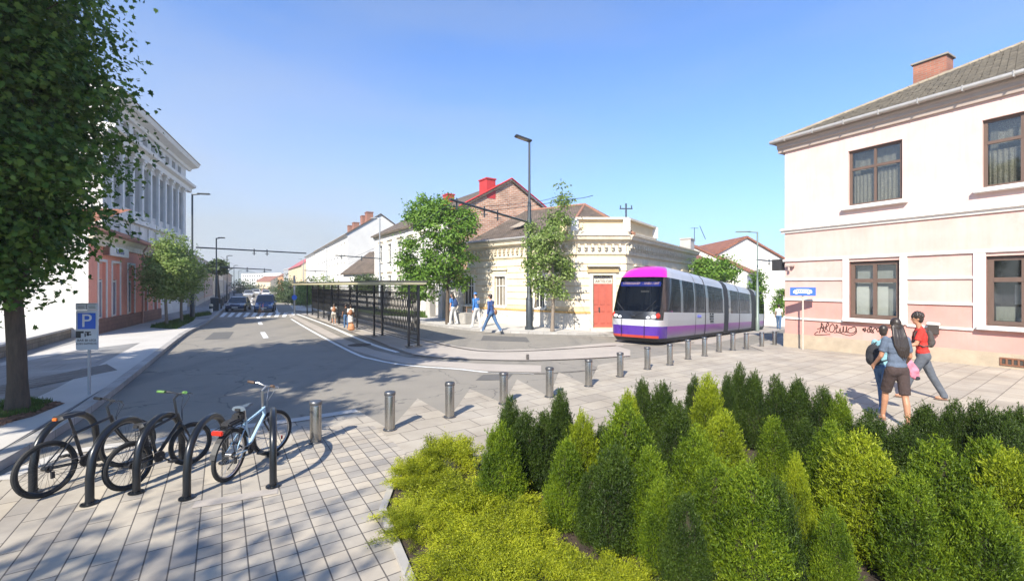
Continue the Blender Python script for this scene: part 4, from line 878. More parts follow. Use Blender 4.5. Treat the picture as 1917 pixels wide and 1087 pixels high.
def crown(name, rng, blobs, n, size, m, par, shape=OVAL, clump=70, droop=.3, cs=.28, shell=.55):
    """blobs: (cx,cy,cz,rx,ry,rz); leaves in clumps near the blobs' surface and inside"""
    wts = np.array([b[3]*b[4]+b[4]*b[5]+b[3]*b[5] for b in blobs]); wts = wts/wts.sum(); Cs = []; Ns = []
    ncl = max(1, n//clump)
    for b, w_ in zip(blobs, wts):
        q = max(1, int(ncl*w_)); d = rdir(rng, q); r = (shell + (1-shell)*rng.random((q,1))**.6)*(1+.16*rng.normal(size=(q,1)))
        cc = np.array(b[:3]) + d*r*np.array(b[3:6]); s = cs*(.6+.8*rng.random((q,1,1)))
        P = cc[:,None,:] + np.clip(rng.normal(size=(q,clump,3)), -1.9, 1.9)*s*np.array([1,1,.6])
        Cs.append(P.reshape(-1,3)); Ns.append(np.repeat(d, clump, axis=0))
    C = np.concatenate(Cs); N = np.concatenate(Ns)
    up = N*.6 + np.array([0,0,.7]) + rng.normal(size=C.shape)*.55; up /= np.linalg.norm(up, axis=1, keepdims=True)
    A = np.cross(up, rdir(rng, len(C))); A[:,2] -= droop; A /= np.linalg.norm(A, axis=1, keepdims=True)+1e-9
    B = np.cross(up, A); B /= np.linalg.norm(B, axis=1, keepdims=True)+1e-9
    s = size*(.6+.8*rng.random((len(C),1)))
    return leaves(name, C, A*s, B*s*.85, m, shape, par, fold=.25)
def trunk(par, h, r0, r1, limbs, m, seed=0, crook=.12, name='trunk'):
    rng = random.Random(seed); mb = MB(); n = 9; pts = []; rr = []
    for i in range(n+1):
        t = i/n; pts.append((crook*math.sin(t*3+seed)*t, crook*math.cos(t*2.3+seed)*t, h*t)); rr.append(r0*(1-t)+r1*t + r0*.28*max(0, 1-t*n*.8)**2)
    mb.path(pts, rr, 12)
    for (z0, ex, ey, ez, r) in limbs:
        k = min(n, z0/h*n); a = Vector(pts[int(k)]); a.z = z0; e = Vector((ex, ey, ez)); md = a.lerp(e, .5) + Vector((0,0,-.12*(e-a).length))
        P = [a, a.lerp(md, .5), md, md.lerp(e, .5)+Vector((0,0,.05)), e]; mb.path(P, [r, r*.8, r*.6, r*.42, r*.15], 7)
        for _ in range(3):
            b = P[rng.randint(1,3)]; d = Vector((rng.uniform(-1,1), rng.uniform(-1,1), rng.uniform(0,1))).normalized()*(e-a).length*.4
            mb.path([b, b+d*.5, b+d], [r*.4, r*.25, r*.06], 5)
    return mb.build(name, m, par, smooth=True)
lf_dark = leafmat('leaf_dark_maple', [(.020,.052,.010),(.050,.118,.018),(.11,.20,.030),(.22,.32,.055)], .46, .5)
lf_mid = leafmat('leaf_fresh', [(.06,.13,.015),(.10,.21,.02),(.17,.30,.04),(.26,.38,.07)], .4)
lf_olive = leafmat('leaf_olive', [(.10,.17,.035),(.18,.27,.06),(.28,.37,.11),(.38,.46,.19)], .48)
lf_far = leafmat('leaf_far', [(.05,.085,.03),(.08,.12,.045),(.12,.16,.07)], .3)
rng = np.random.default_rng(21)
def blobring(rng, cx, cy, cz, R_, Hh, n, br, z0=-1, taper=0):
    out = []
    for i in range(n):
        t = rng.random(); z = cz + (t*2-1)*Hh; rr = R_*(1-abs(t*2-1)**2.2*.7)*(.5+.5*rng.random()) * (1-taper*t); a = rng.random()*6.283
        b = br*(.7+.6*rng.random()); out.append((cx+rr*math.cos(a), cy+rr*math.sin(a), z, b, b, b*.75))
    return out
# large tree on the left (its crown leaves the picture)
p = g2(33, 781)
t = empty('street_tree', (p.x, p.y, .12), 0, 'very large dark green broadleaf tree filling the left edge, trunk rising from the mulch bed', 'tree')
trunk(t, 4.6, .128, .10, [(1.9,.7,-.3,3.3,.05),(2.2,-1.8,.2,3.6,.07),(2.6,.1,.9,4.6,.06),(3.0,.3,.0,5.6,.06),(3.3,-1.8,-.6,5.8,.07),(3.8,-.9,.3,7.5,.09),(4.0,-.5,-.6,7.2,.07),(4.2,-1.6,.4,8.0,.08)], barkm, 2, .15)
bl_ = [(-1.2,0,5.2,2.0,2.0,1.4),(-1.3,0,7.2,2.05,2.0,1.5),(-1.3,0,9,1.9,1.9,1.4),(-.9,-.1,3.7,1.7,1.4,.9),(-.9,-.3,2.55,1.2,.9,.55),(.0,-.3,3.1,.9,.8,.65),(.2,-.35,4.15,.9,.8,.7),(.95,-.5,3.9,.5,.45,.28),(-.25,-.4,2.15,.65,.6,.35),(-2.4,-.5,3.4,1.4,1.2,1.1),(-2.6,-.5,5.6,1.4,1.2,1.3),(.1,.0,5.6,.9,.9,.9)]
bl_old = [(-.6,.4,3.4,1.3,1.5,.8),(1.05,.3,3.25,.8,1.1,.55),(-.2,.5,5.0,1.9,2.0,1.3),(1.0,.4,4.5,1.0,1.4,.8),(-1.8,.5,4.5,1.6,1.8,1.3),(-.3,.3,7.0,2.0,2.1,1.5),(.95,.3,6.0,.9,1.4,.9),(-2.0,0,6.8,1.8,2.0,1.6),(-.6,.5,9.0,1.9,1.9,1.5),(.8,.6,7.6,.95,1.3,.9),(-1.3,.5,2.6,1.1,1.2,.6),(-.3,.4,2.35,.7,1.0,.35),(1.5,.3,3.75,.7,.9,.35),(1.75,.5,4.35,.6,.7,.4)]
crown('crown', rng, bl_, 130000, .105, lf_dark, t, MAPLE, 60, .35, .30, .5)
# trees outside the picture behind the viewer whose shade falls on the paving
# young trees left
for (px, d, h, lb, sd) in ((312, 23.2, 5.0, 'young light green tree nearer the salmon house, thin pale trunk in the grass verge', 3), (340, 24.6, 4.7, 'young light green tree closer to the road kerb, thin pale trunk in the grass verge', 4)):
    q = at(px, d); t = empty('young_tree', (q.x, q.y, .11), 0, lb, 'tree', 'young light green trees on the left verge')
    trunk(t, 3.0, .075, .045, [(1.7,.7,.1,2.9,.03),(1.9,-.7,.2,3.2,.03),(2.3,.2,.6,3.8,.03),(2.6,0,0,4.3,.03)], barkl, sd, .08)
    crown('crown', np.random.default_rng(sd), [(0,0,1.95,.95,.95,.6),(0,0,2.7,1.15,1.15,.8),(.45,0,2.9,.8,.8,.7),(-.45,0,3.0,.75,.8,.7),(0,0,3.7,.75,.75,.7),(0,0,h-.55,.38,.38,.6)], 12000, .12, lf_olive, t, OVAL, 40, .3, .2, .4)
# trees by the cream building
def tree(name, px, d, base, lb, blobs, n, size, m, tr_args, group=None, sd=1, shape=OVAL, cs=.22, clump=45):
    q = at(px, d); t = empty(name, (q.x, q.y, base), 0, lb, 'tree', group); trunk(t, *tr_args, seed=sd)
    crown('crown', np.random.default_rng(sd*7), blobs, n, size, m, t, shape, clump, .3, cs, .45); return t
k = 24.2/F
def pb(px0, d, lst, base=.11):      # crown blobs from picture circles (px,py,rpx_x,rpx_y)
    return [((a-px0)/F*d, (i%3-1)*.25, CH+(HY-b)/F*d-base, rx/F*d, rx/F*d*.9, ry/F*d) for i, (a, b, rx, ry) in enumerate(lst)]
tree('street_tree', 838, 24.2, .11, 'bright green bushy tree with tall upright tips beside the cream corner building', pb(838,24.2,[(830,430,50,38),(800,400,34,26),(790,375,10,16),(866,420,26,30),(840,480,42,30),(845,520,34,22),(815,500,26,26),(780,405,20,14),(876,400,12,14),(826,385,20,16)]), 17000, .15, lf_mid, (4.2,.11,.07,[(2.2,.8,0,4.2,.05),(2.4,-.9,.2,4.6,.05),(2.8,.2,.4,5.6,.05)],barkm), sd=5)
tree('street_tree', 783, 25.2, .11, 'smaller dark green tree behind the right end of the shelter', pb(783,25.2,[(768,460,13,18),(762,490,17,18),(775,520,24,22),(795,540,24,22),(765,540,20,18),(790,512,18,16)]), 9000, .14, lf_mid, (2.6,.09,.05,[(1.4,-.6,0,2.6,.04),(1.5,.3,.2,3.0,.04)],barkm), sd=6)
tree('street_tree', 1034, 20.5, .11, 'slender grey green tree with narrow top growing right of the tall lamp post', pb(1034,20.5,[(1050,351,8,3),(1054,378,15,14),(1047,408,19,18),(1035,440,24,18),(1010,455,24,18),(996,430,10,16),(1005,488,22,20),(1030,475,24,22),(1050,495,22,20),(1000,522,16,16),(1035,530,20,16),(1065,512,14,16),(1012,548,12,9),(1045,550,13,8)]), 9500, .125, lf_olive, (3.6,.085,.05,[(1.8,.5,0,3.2,.035),(1.9,-.6,.1,3.4,.035),(2.6,.2,.1,4.8,.035)],barkl), sd=7, cs=.17, clump=30)
# trees behind the tram and down the street, grove by the shelter, far trees
tree('street_tree', 1325, 30, -.6, 'light green tree crown rising behind the tram roof', pb(1325,30,[(1308,500,18,14),(1335,500,26,20),(1362,506,20,20),(1330,520,34,20),(1378,512,10,14)],-.6), 7000, .16, lf_mid, (3.0,.1,.06,[(1.5,.6,0,2.8,.04),(1.6,-.6,.1,2.8,.04)],barkm), sd=8)
tree('street_tree', 1415, 34, -.9, 'small narrow green tree beside the lamp on the tram street', pb(1415,34,[(1413,520,9,10),(1417,538,13,12),(1414,555,12,10)],-.9), 2500, .16, lf_mid, (2.6,.07,.04,[],barkm), sd=9)
tree('street_tree', 1460, 38, -1.2, 'round green tree at the right end of the tram street beside the pink house', pb(1460,38,[(1460,555,7,12),(1459,575,9,14)],-1.2), 2500, .16, lf_mid, (2.6,.07,.04,[],barkm), sd=10)
for i, (px, py, d, rx, ry, lb) in enumerate(((598,545,44,32,26,'grey green bushy tree behind the left half of the shelter roof'), (540,545,58,22,28,'dark green tree left of the shelter end'), (688,530,42,20,14,'small olive tree in front of the brown roofed cottage'), (565,550,52,18,22,'low dark tree behind the thin white signal pole'))):
    tree('park_tree', px, d, .05, lb, pb(px,d,[(px,py,rx,ry),(px-rx*.5,py+ry*.3,rx*.6,ry*.7),(px+rx*.5,py+ry*.4,rx*.6,ry*.7)],.05), 6000, .19, lf_far if i else lf_olive, (2.0,.12,.07,[],barkm), 'trees beyond the shelter', 20+i, cs=.35)
for i, (px, py, d, r, lb) in enumerate(((455,540,120,14,'nearest dark tree of the row on the left pavement far down the street'),(463,545,135,12,'second tree of the far row on the left pavement'),(473,545,155,13,'third tree of the far row on the left pavement'),(483,547,180,11,'fourth tree of the far row on the left pavement'),(493,549,200,9,'last small tree of the far row on the left pavement'),(512,545,150,9,'small tree right of the far road end'),(410,500,52,10,'thin tree crown above the low houses by the second lamp'))):
    tree('avenue_tree', px, d, .05, lb, pb(px,d,[(px,py,r,r*.9),(px+r*.4,py+r*.5,r*.7,r*.6)],.05), 1800, .42, lf_far, (2.2 if i < 6 else 3.4,.16,.09,[],barkm), 'trees lining the far left pavement', 40+i, cs=.8 if i < 6 else .3)
# shrubs inside the verge behind the shelter
def thuja(seed, h, Rr, n, m, ns=13):
    """plumes of fine scale leaves standing on several spires"""
    rng = np.random.default_rng(seed); Cs=[]; As=[]; Bs=[]
    sp = [(0,0,1.0,.95)] + [(.55*math.cos(a)*rng.uniform(.7,1.1), .55*math.sin(a)*rng.uniform(.7,1.1), rng.uniform(.55,.95), rng.uniform(.40,.62)) for a in np.linspace(0,6.28,ns,endpoint=False)+rng.random(ns)*.4]
    tot = sum(s[3]**1.3 for s in sp); per = 26; npl = n//per
    for (sx, sy, sh, sr) in sp:
        q = max(8, int(npl*sr**1.3/tot)); t = rng.random(q)**.9; ang = rng.random(q)*6.283
        prof = np.clip(1.2*(1-t)**.6*np.minimum(1, .5+t*2.4), .02, 1.0)
        rr = Rr*sr*prof*(.62+.38*rng.random(q)); z = .02+h*sh*t*.95
        ax = np.stack([np.cos(ang), np.sin(ang), np.zeros(q)], 1)
        base = ax*rr[:,None] + np.stack([np.full(q, sx*Rr)*(1-.3*t), np.full(q, sy*Rr)*(1-.3*t), z], 1)
        d = ax*(.42*(1-t[:,None]*.7)) + np.array([0,0,1.0]) + rng.normal(size=(q,3))*.22; d /= np.linalg.norm(d, axis=1, keepdims=True)
        Lp = (.10+.12*rng.random(q))*(.8+.4*(1-t)); u = rng.random((q,per)); u.sort(axis=1)
        wd = (1-u)*.020+.004
        c = base[:,None,:] + d[:,None,:]*(u*Lp[:,None])[:,:,None] + rng.normal(size=(q,per,3))*wd[:,:,None]
        a = d[:,None,:] + rng.normal(size=(q,per,3))*.42; a /= np.linalg.norm(a, axis=2, keepdims=True)
        b = np.cross(a, rng.normal(size=(q,per,3))); b /= np.linalg.norm(b, axis=2, keepdims=True)+1e-9
        s = (.015+.017*rng.random((q,per,1)))
        Cs.append(c.reshape(-1,3)); As.append((a*s).reshape(-1,3)); Bs.append((b*s*.26).reshape(-1,3))
    return np.concatenate(Cs), np.concatenate(As), np.concatenate(Bs)
th_dk = leafmat('thuja_dark', [(.008,.020,.003),(.026,.052,.006),(.058,.098,.010),(.11,.165,.018)], .34)
th_md = leafmat('thuja_mid', [(.016,.036,.003),(.075,.135,.008),(.19,.27,.013),(.35,.44,.028)], .46)
th_lt = leafmat('thuja_light', [(.05,.08,.006),(.17,.23,.010),(.34,.40,.020),(.52,.56,.035)], .5)
jun = leafmat('juniper_yellow', [(.045,.065,.006),(.19,.23,.011),(.40,.44,.020),(.62,.62,.05)], .5)
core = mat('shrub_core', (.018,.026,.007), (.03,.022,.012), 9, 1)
PROTO = {}
def get_thuja(kind, var):
    key = (kind, var)
    if key in PROTO: return PROTO[key]
    C, A, B = thuja({'d':10,'m':20,'l':30}[kind]+var, 1.0, .27, 68000, None, 12+var)
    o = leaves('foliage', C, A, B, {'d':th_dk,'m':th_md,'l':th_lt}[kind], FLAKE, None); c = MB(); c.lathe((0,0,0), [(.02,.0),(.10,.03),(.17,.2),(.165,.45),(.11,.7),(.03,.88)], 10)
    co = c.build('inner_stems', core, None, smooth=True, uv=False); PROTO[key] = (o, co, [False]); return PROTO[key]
thl = [ # px, top y, distance, width factor, kind, words
 (955,752,4.9,.8,'d','dark thin pointed'), (985,775,4.7,1.0,'d','dark rounded'), (940,800,4.3,1.0,'m','bright shouldered'), (1050,738,5.3,.8,'d','tall dark spiky'), (1020,775,4.9,1.0,'d','dark broad'), (1088,782,4.3,.75,'l','glowing yellow'), (1060,832,3.95,.95,'m','plump dark faced'),
 (1130,800,4.6,.9,'d','deep shaded'), (1175,765,4.15,1.15,'m','broad green'), (1175,745,4.9,.75,'l','yellow topped'), (1203,716,5.7,.7,'d','dark pointed'), (1150,845,3.65,1.1,'d','full dark green'), (1215,850,3.6,1.0,'m','upright mid green'), (1240,722,5.5,.9,'d','dark olive'),
 (1268,760,4.8,.9,'d','shaded'), (1300,712,5.9,.6,'d','thin dark'), (1325,712,5.3,.8,'l','bright yellow green'), (1300,812,3.9,1.0,'m','fresh green'), (1355,785,4.2,1.05,'l','bright topped'), (1340,870,3.4,1.0,'m','tall front'), (1405,885,3.15,1.15,'m','wide front'),
 (1385,690,6.2,.6,'d','tallest dark pointed'), (1362,706,6.0,.5,'d','narrow dark'), (1410,704,5.9,.7,'d','dark forked'), (1452,712,5.8,.8,'d','dark blunt'), (1450,790,4.6,.9,'m','mid green'), (1495,716,5.7,.8,'d','dark twin tipped'), (1490,865,3.6,.62,'l','small bright narrow'), (1540,730,5.5,.8,'d','dull dark'),
 (1570,742,5.3,.8,'m','mottled'), (1555,800,4.2,1.05,'m','round shouldered'), (1505,790,4.8,.9,'d','deep green'), (1615,822,3.6,1.35,'l','large bright rounded'), (1630,775,4.9,1.2,'d','low dark'), (1690,800,4.3,1.1,'d','dark blunt topped'), (1735,765,4.8,1.0,'d','brownish dark'), (1788,760,4.7,.75,'d','pointed brownish'), (1830,757,4.6,.75,'d','pointed olive'),
 (1765,838,3.5,1.25,'m','big soft green'), (1710,900,3.15,1.15,'m','soft mid green'), (1870,775,4.3,1.0,'d','dark right hand'), (1905,770,4.6,.9,'d','dark edge'), (1850,835,3.5,1.1,'m','hazy green'), (1895,860,3.2,1.1,'l','pale right edge'), (1840,930,2.95,1.1,'m','soft foreground'), (1285,935,3.1,.85,'d','low dark foreground'), (1455,905,3.2,.8,'d','shaded narrow foreground'), (1560,960,3.05,.8,'m','short foreground'), (1110,880,3.75,.8,'d','short dark'), (1235,905,3.35,.8,'m','short green foreground'),
]
seen = {}
for i, (px, ty, d, wf, kd, wd) in enumerate(thl):
    q = at(px, d); h = CH-(ty-HY)/F*d - .05; h = max(.45, h)
    var = i % 3
    fo, co, used = get_thuja(kd, var)
    r = empty('thuja_bush', (q.x, q.y, .05), rng.random()*6.28)
    ring = 'front' if d < 3.8 else ('middle' if d < 5.0 else 'back')
    side = ('beside the yellow junipers' if px < 1110 else 'below the tram' if px < 1290 else 'below the bollards' if px < 1470 else 'below the tram stop sign' if px < 1580 else 'in front of the two walkers' if px < 1740 else 'at the right edge')
    key = (wd, ring, side)
    r['label'] = f'{wd} thuja in the {ring} hedge row, {side}'; r['category'] = 'bush'; r['group'] = 'upright thuja bushes in the planting bed'
    if used[0]:
        a, b = fo.copy(), co.copy(); COL.objects.link(a); COL.objects.link(b)
    else: a, b = fo, co; used[0] = True
    a.parent = r; b.parent = r; r.scale = (h*wf*.9+.08, h*wf*.9+.08, h)
def juniper(seed, Rr, H, n):
    rng = np.random.default_rng(seed); nb = 74; Cs=[]; As=[]; Bs=[]
    for _ in range(nb):
        a = rng.random()*6.283; el = rng.uniform(.12, 1.35); L_ = (Rr*math.cos(el)**.7 + .0)*rng.uniform(.55,1.12) + H*.25; d = np.array([math.cos(a)*math.cos(el), math.sin(a)*math.cos(el), math.sin(el)*H/Rr*1.15])
        base = np.array([rng.normal()*.1*Rr, rng.normal()*.1*Rr, .05]); q = n//nb; t = .25+.75*rng.random(q)**.6
        droop = np.array([0,0,-1.0])*(t[:,None]**2)*.10
        c = base + d*(t*max(L_,.2))[:,None] + droop + rng.normal(size=(q,3))*.05*(1.3-t[:,None]*.75)
        ax = d*.9 + rng.normal(size=(q,3))*.6; ax[:,2] += .15; ax /= np.linalg.norm(ax, axis=1, keepdims=True)
        b = np.cross(ax, rdir(rng, q)); b /= np.linalg.norm(b, axis=1, keepdims=True)+1e-9; s = .015+.019*rng.random((q,1)); Cs.append(c); As.append(ax*s); Bs.append(b*s*.27)
    return [np.concatenate(x) for x in (Cs, As, Bs)]
jp = []
jl_ = [(842,795,5.2,.42,'small rounded yellow green juniper at the bollard end of the bed'),(795,860,4.75,.36,'low juniper spilling over the bed edge towards the paving'),(822,915,4.15,.46,'wide golden juniper along the left bed edge'),(905,870,4.3,.55,'broad golden juniper in front of the dark thujas'),(776,935,3.95,.28,'small olive juniper at the leftmost corner of the bed'),(885,965,3.65,.48,'bushy golden juniper in the middle of the left clump'),(960,935,3.75,.42,'feathery golden juniper touching the plump thuja'),(880,1010,3.3,.36,'golden juniper near the bottom paving edge'),(975,1015,3.25,.48,'big foreground golden juniper'),(1080,1035,3.15,.42,'greyish green foreground juniper at the bottom centre'),(1170,1050,3.05,.36,'sparse feathery juniper at the bottom beside the bare soil'),(905,1060,2.95,.42,'juniper cut by the lower edge of the picture'),(690+105,830,4.95,.34,'bright juniper tuft beside the paved path')]
for i, (px, ty, d, rr, lb) in enumerate(jl_):
    if i < 4:
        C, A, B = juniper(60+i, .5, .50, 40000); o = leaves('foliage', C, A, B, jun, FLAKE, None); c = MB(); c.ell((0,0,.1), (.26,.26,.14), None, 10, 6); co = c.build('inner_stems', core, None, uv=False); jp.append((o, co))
    else: o, co = jp[i % 4]; o, co = o.copy(), co.copy(); COL.objects.link(o); COL.objects.link(co)
    q = at(px, d); h = CH-(ty-HY)/F*d-.05
    r = empty('juniper_shrub', (q.x, q.y, .045), i*1.7, lb, 'shrub', 'spreading golden junipers in the planting bed'); o.parent = r; co.parent = r; s = rr/.5; r.scale = (s*1.05, s*1.05, max(.35, h/.62))
# unseen trees outside the picture, placed and shaped for shade on road and paving
def shade_tree(x, y, R_, H, rz_, lb, n, size, sd):
    t = empty('street_tree', (x, y, .1), 0, lb, 'tree'); trunk(t, H-rz_*.3, .2, .12, [(H*.5,R_*.5,0,H,.07),(H*.5,-R_*.5,.3,H,.07)], barkm, sd)
    crown('crown', np.random.default_rng(sd), ([(0,0,H,R_,.75,.45),(-1.6,.4,H,1.4,.7,.4)] if sd == 73 else [(0,0,H,R_,R_*.7,rz_),(-R_*.5,.5,H-.4,R_*.5,R_*.5,rz_*.7),(R_*.5,-.3,H+.2,R_*.5,R_*.5,rz_*.7)]) + ([(-.6,-2.2,H,3.8,2.0,1.5),(1.3,-1.4,H,2.2,1.8,1.4),(-1.6,-4.0,H-.2,3.4,1.3,1.2),(-5.5,-1.5,H-.5,3.6,2.6,1.7)] if R_ > 3 else []), n, size, lf_dark, t, OVAL, 50, .3, .22 if R_ > 2.5 else .35, .15)  # crown blobs laid out for where their shade should fall
shade_tree(-10.6, 4.3, 4.2, 8.0, 2.3, 'tall broad street tree out of view on the left, crown shaped to shade the road', 46000, .27, 71)
shade_tree(-9.5, -1.5, 2.6, 8.0, .6, 'small unseen tree added left of the viewpoint to shade the near road edge', 16000, .22, 73)  # added to carry the road shade up to the plaza edge
shade_tree(-6.6, -6.0, 1.9, 7.0, 1.0, 'street tree behind the viewpoint shading the paving', 5000, .17, 72)
# ---------------------------------------------------------------- bollards
bp = [(591,830),(730,806),(842,782),(943,757),(1029,744),(1102,724),(1161,706),(1212,692),(1254,684),(1288,673),(1319,667),(1346,659),(1372,653),(1397,648),(1426,640),(1450,633)]
def make_bollard():
    r = empty('bollard', (0,0,0), 0)
    m = MB(); m.lathe((0,0,0), [(.078,0),(.078,.52),(.074,.535)], 20); m.build('post', steel, r, smooth=True)
    m = MB(); m.lathe((0,0,.536), [(.083,0),(.085,.012),(.085,.042),(.078,.052),(.0,.055)], 20); m.build('cap', steelcap, r, smooth=True)
    m = MB(); m.lathe((0,0,0), [(.105,0),(.105,.012),(.098,.018),(.07,.018)], 20); m.build('base_flange', steelcap, r, smooth=True); return r
ordn = ['nearest','second','third','fourth','fifth','sixth','seventh','eighth','ninth','tenth','eleventh','twelfth','thirteenth','fourteenth','fifteenth','farthest']
b0 = None
for i, (px, py) in enumerate(bp):
    q = G(px, py); z = zg(q.x, q.y)+.02
    if i >= 12: q = G(px, py+3)
    lb = f'{ordn[i]} steel bollard counted from the bicycle racks along the plaza edge'
    if b0 is None: b0 = make_bollard(); b0.location = (q.x, q.y, z); b0['label'] = lb; b0['category'] = 'bollard'; b0['group'] = 'steel bollards along the plaza edge'
    else: dup(b0, (q.x, q.y, z), i*.7, lb)
# ---------------------------------------------------------------- bicycle racks
def rack(near, far, lb, h=.73, first=None):
    a, b = near, far; d = (b-a); L = d.length; rz = math.atan2(d.y, d.x)
    if first: return dup(first, (a.x, a.y, .03), rz, lb, (L/.9, 1, 1))
    r = empty('bike_rack', (a.x, a.y, .03), rz, lb, 'bike rack', 'black hoop bicycle racks on the paving')
    pts = [(0,0,0),(0,0,.12),(0,0,.26),(.02,0,.36)]; 
    for k in range(1, 16):
        t = math.pi*k/16; pts.append((.45-.43*math.cos(t), 0, .36+.335*math.sin(t)))
    pts += [(.88,0,.36),(.9,0,.26),(.9,0,.12),(.9,0,0)]
    m = MB().path(pts, .037, 16); m.build('hoop', blackm, r, smooth=True)
    for x in (0,.9):
        m = MB(); m.lathe((x,0,0), [(.075,0),(.075,.01),(.055,.016),(.04,.016)], 18); 
        for k in range(3): m.lathe((x+.06*math.cos(k*2.1), .06*math.sin(k*2.1), .01), [(.008,0),(.008,.012)], 6)
        m.build('base_plate', blackm, r, smooth=True)
    return r
rk = rack(V2(-5.14,4.70), V2(-5.30,5.62), 'leftmost hoop rack, beside the rear wheel of the first black bicycle')
rack(V2(-4.30,4.46), V2(-4.50,5.38), 'second hoop rack from the left, standing clear between the two black bicycles', first=rk)
rack(V2(-4.03,4.70), V2(-4.16,5.52), 'third hoop rack from the left, wrapped round the middle bicycle', first=rk)
rack(V2(-3.40,4.58), V2(-3.60,5.50), 'fourth hoop rack from the left, between the middle bicycle and the light blue one', first=rk)
rack(V2(-2.645,4.85), V2(-3.13,5.74), 'rightmost hoop rack, seen edge on beside the light blue bicycle', first=rk)
# ---------------------------------------------------------------- bicycles
rubber = mat('tyre_rubber', (.018,.018,.018), (.011,.011,.011), 9, .8); chrome = mat('chrome', (.45,.45,.46), (.32,.32,.33), 9, .3, .9)
fblack = mat('bike_black_paint', (.014,.015,.018), None, 5, .35, coat=.3); fblue = mat('bike_blue_paint', (.36,.53,.66), (.30,.46,.60), 4, .3, coat=.4)
plasticb = mat('black_plastic', (.02,.02,.022), None, 8, .55); redl = mat('red_reflector', (.55,.03,.015), None, 9, .25); orangel = mat('orange_reflector', (.6,.14,.02), None, 9, .3); greenr = mat('green_rubber', (.10,.45,.05), None, 9, .6); brownr = mat('brown_grip', (.10,.06,.04), None, 9, .7)
def wheel(par, x, rr, rimm, n=30, steer=None, sid=1):
    M = steer or Matrix.Identity(4)
    w_ = MB(); w_.torus((0,0,rr), (0,1,0), rr-.045, .012, 40, 6)
    for k in range(n):
        a = 2*math.pi*k/n; s = .025 if k % 2 else -.025; w_.tube((.018*math.cos(a+1.2), s, rr+.018*math.sin(a+1.2)), ((rr-.05)*math.cos(a), 0, rr+(rr-.05)*math.sin(a)), .0013, n=4, cap=False)
    w_.tube((0,-.045,rr), (0,.045,rr), .022, n=10); w_.xf(Matrix.Translation((x,0,0)) @ M); w = w_.build('wheel', rimm, par, smooth=True)
    t = MB().torus((0,0,rr), (0,1,0), rr-.022, .023, 48, 8).xf(Matrix.Translation((x,0,0)) @ M); t.build('tyre', rubber, w, smooth=True); return w
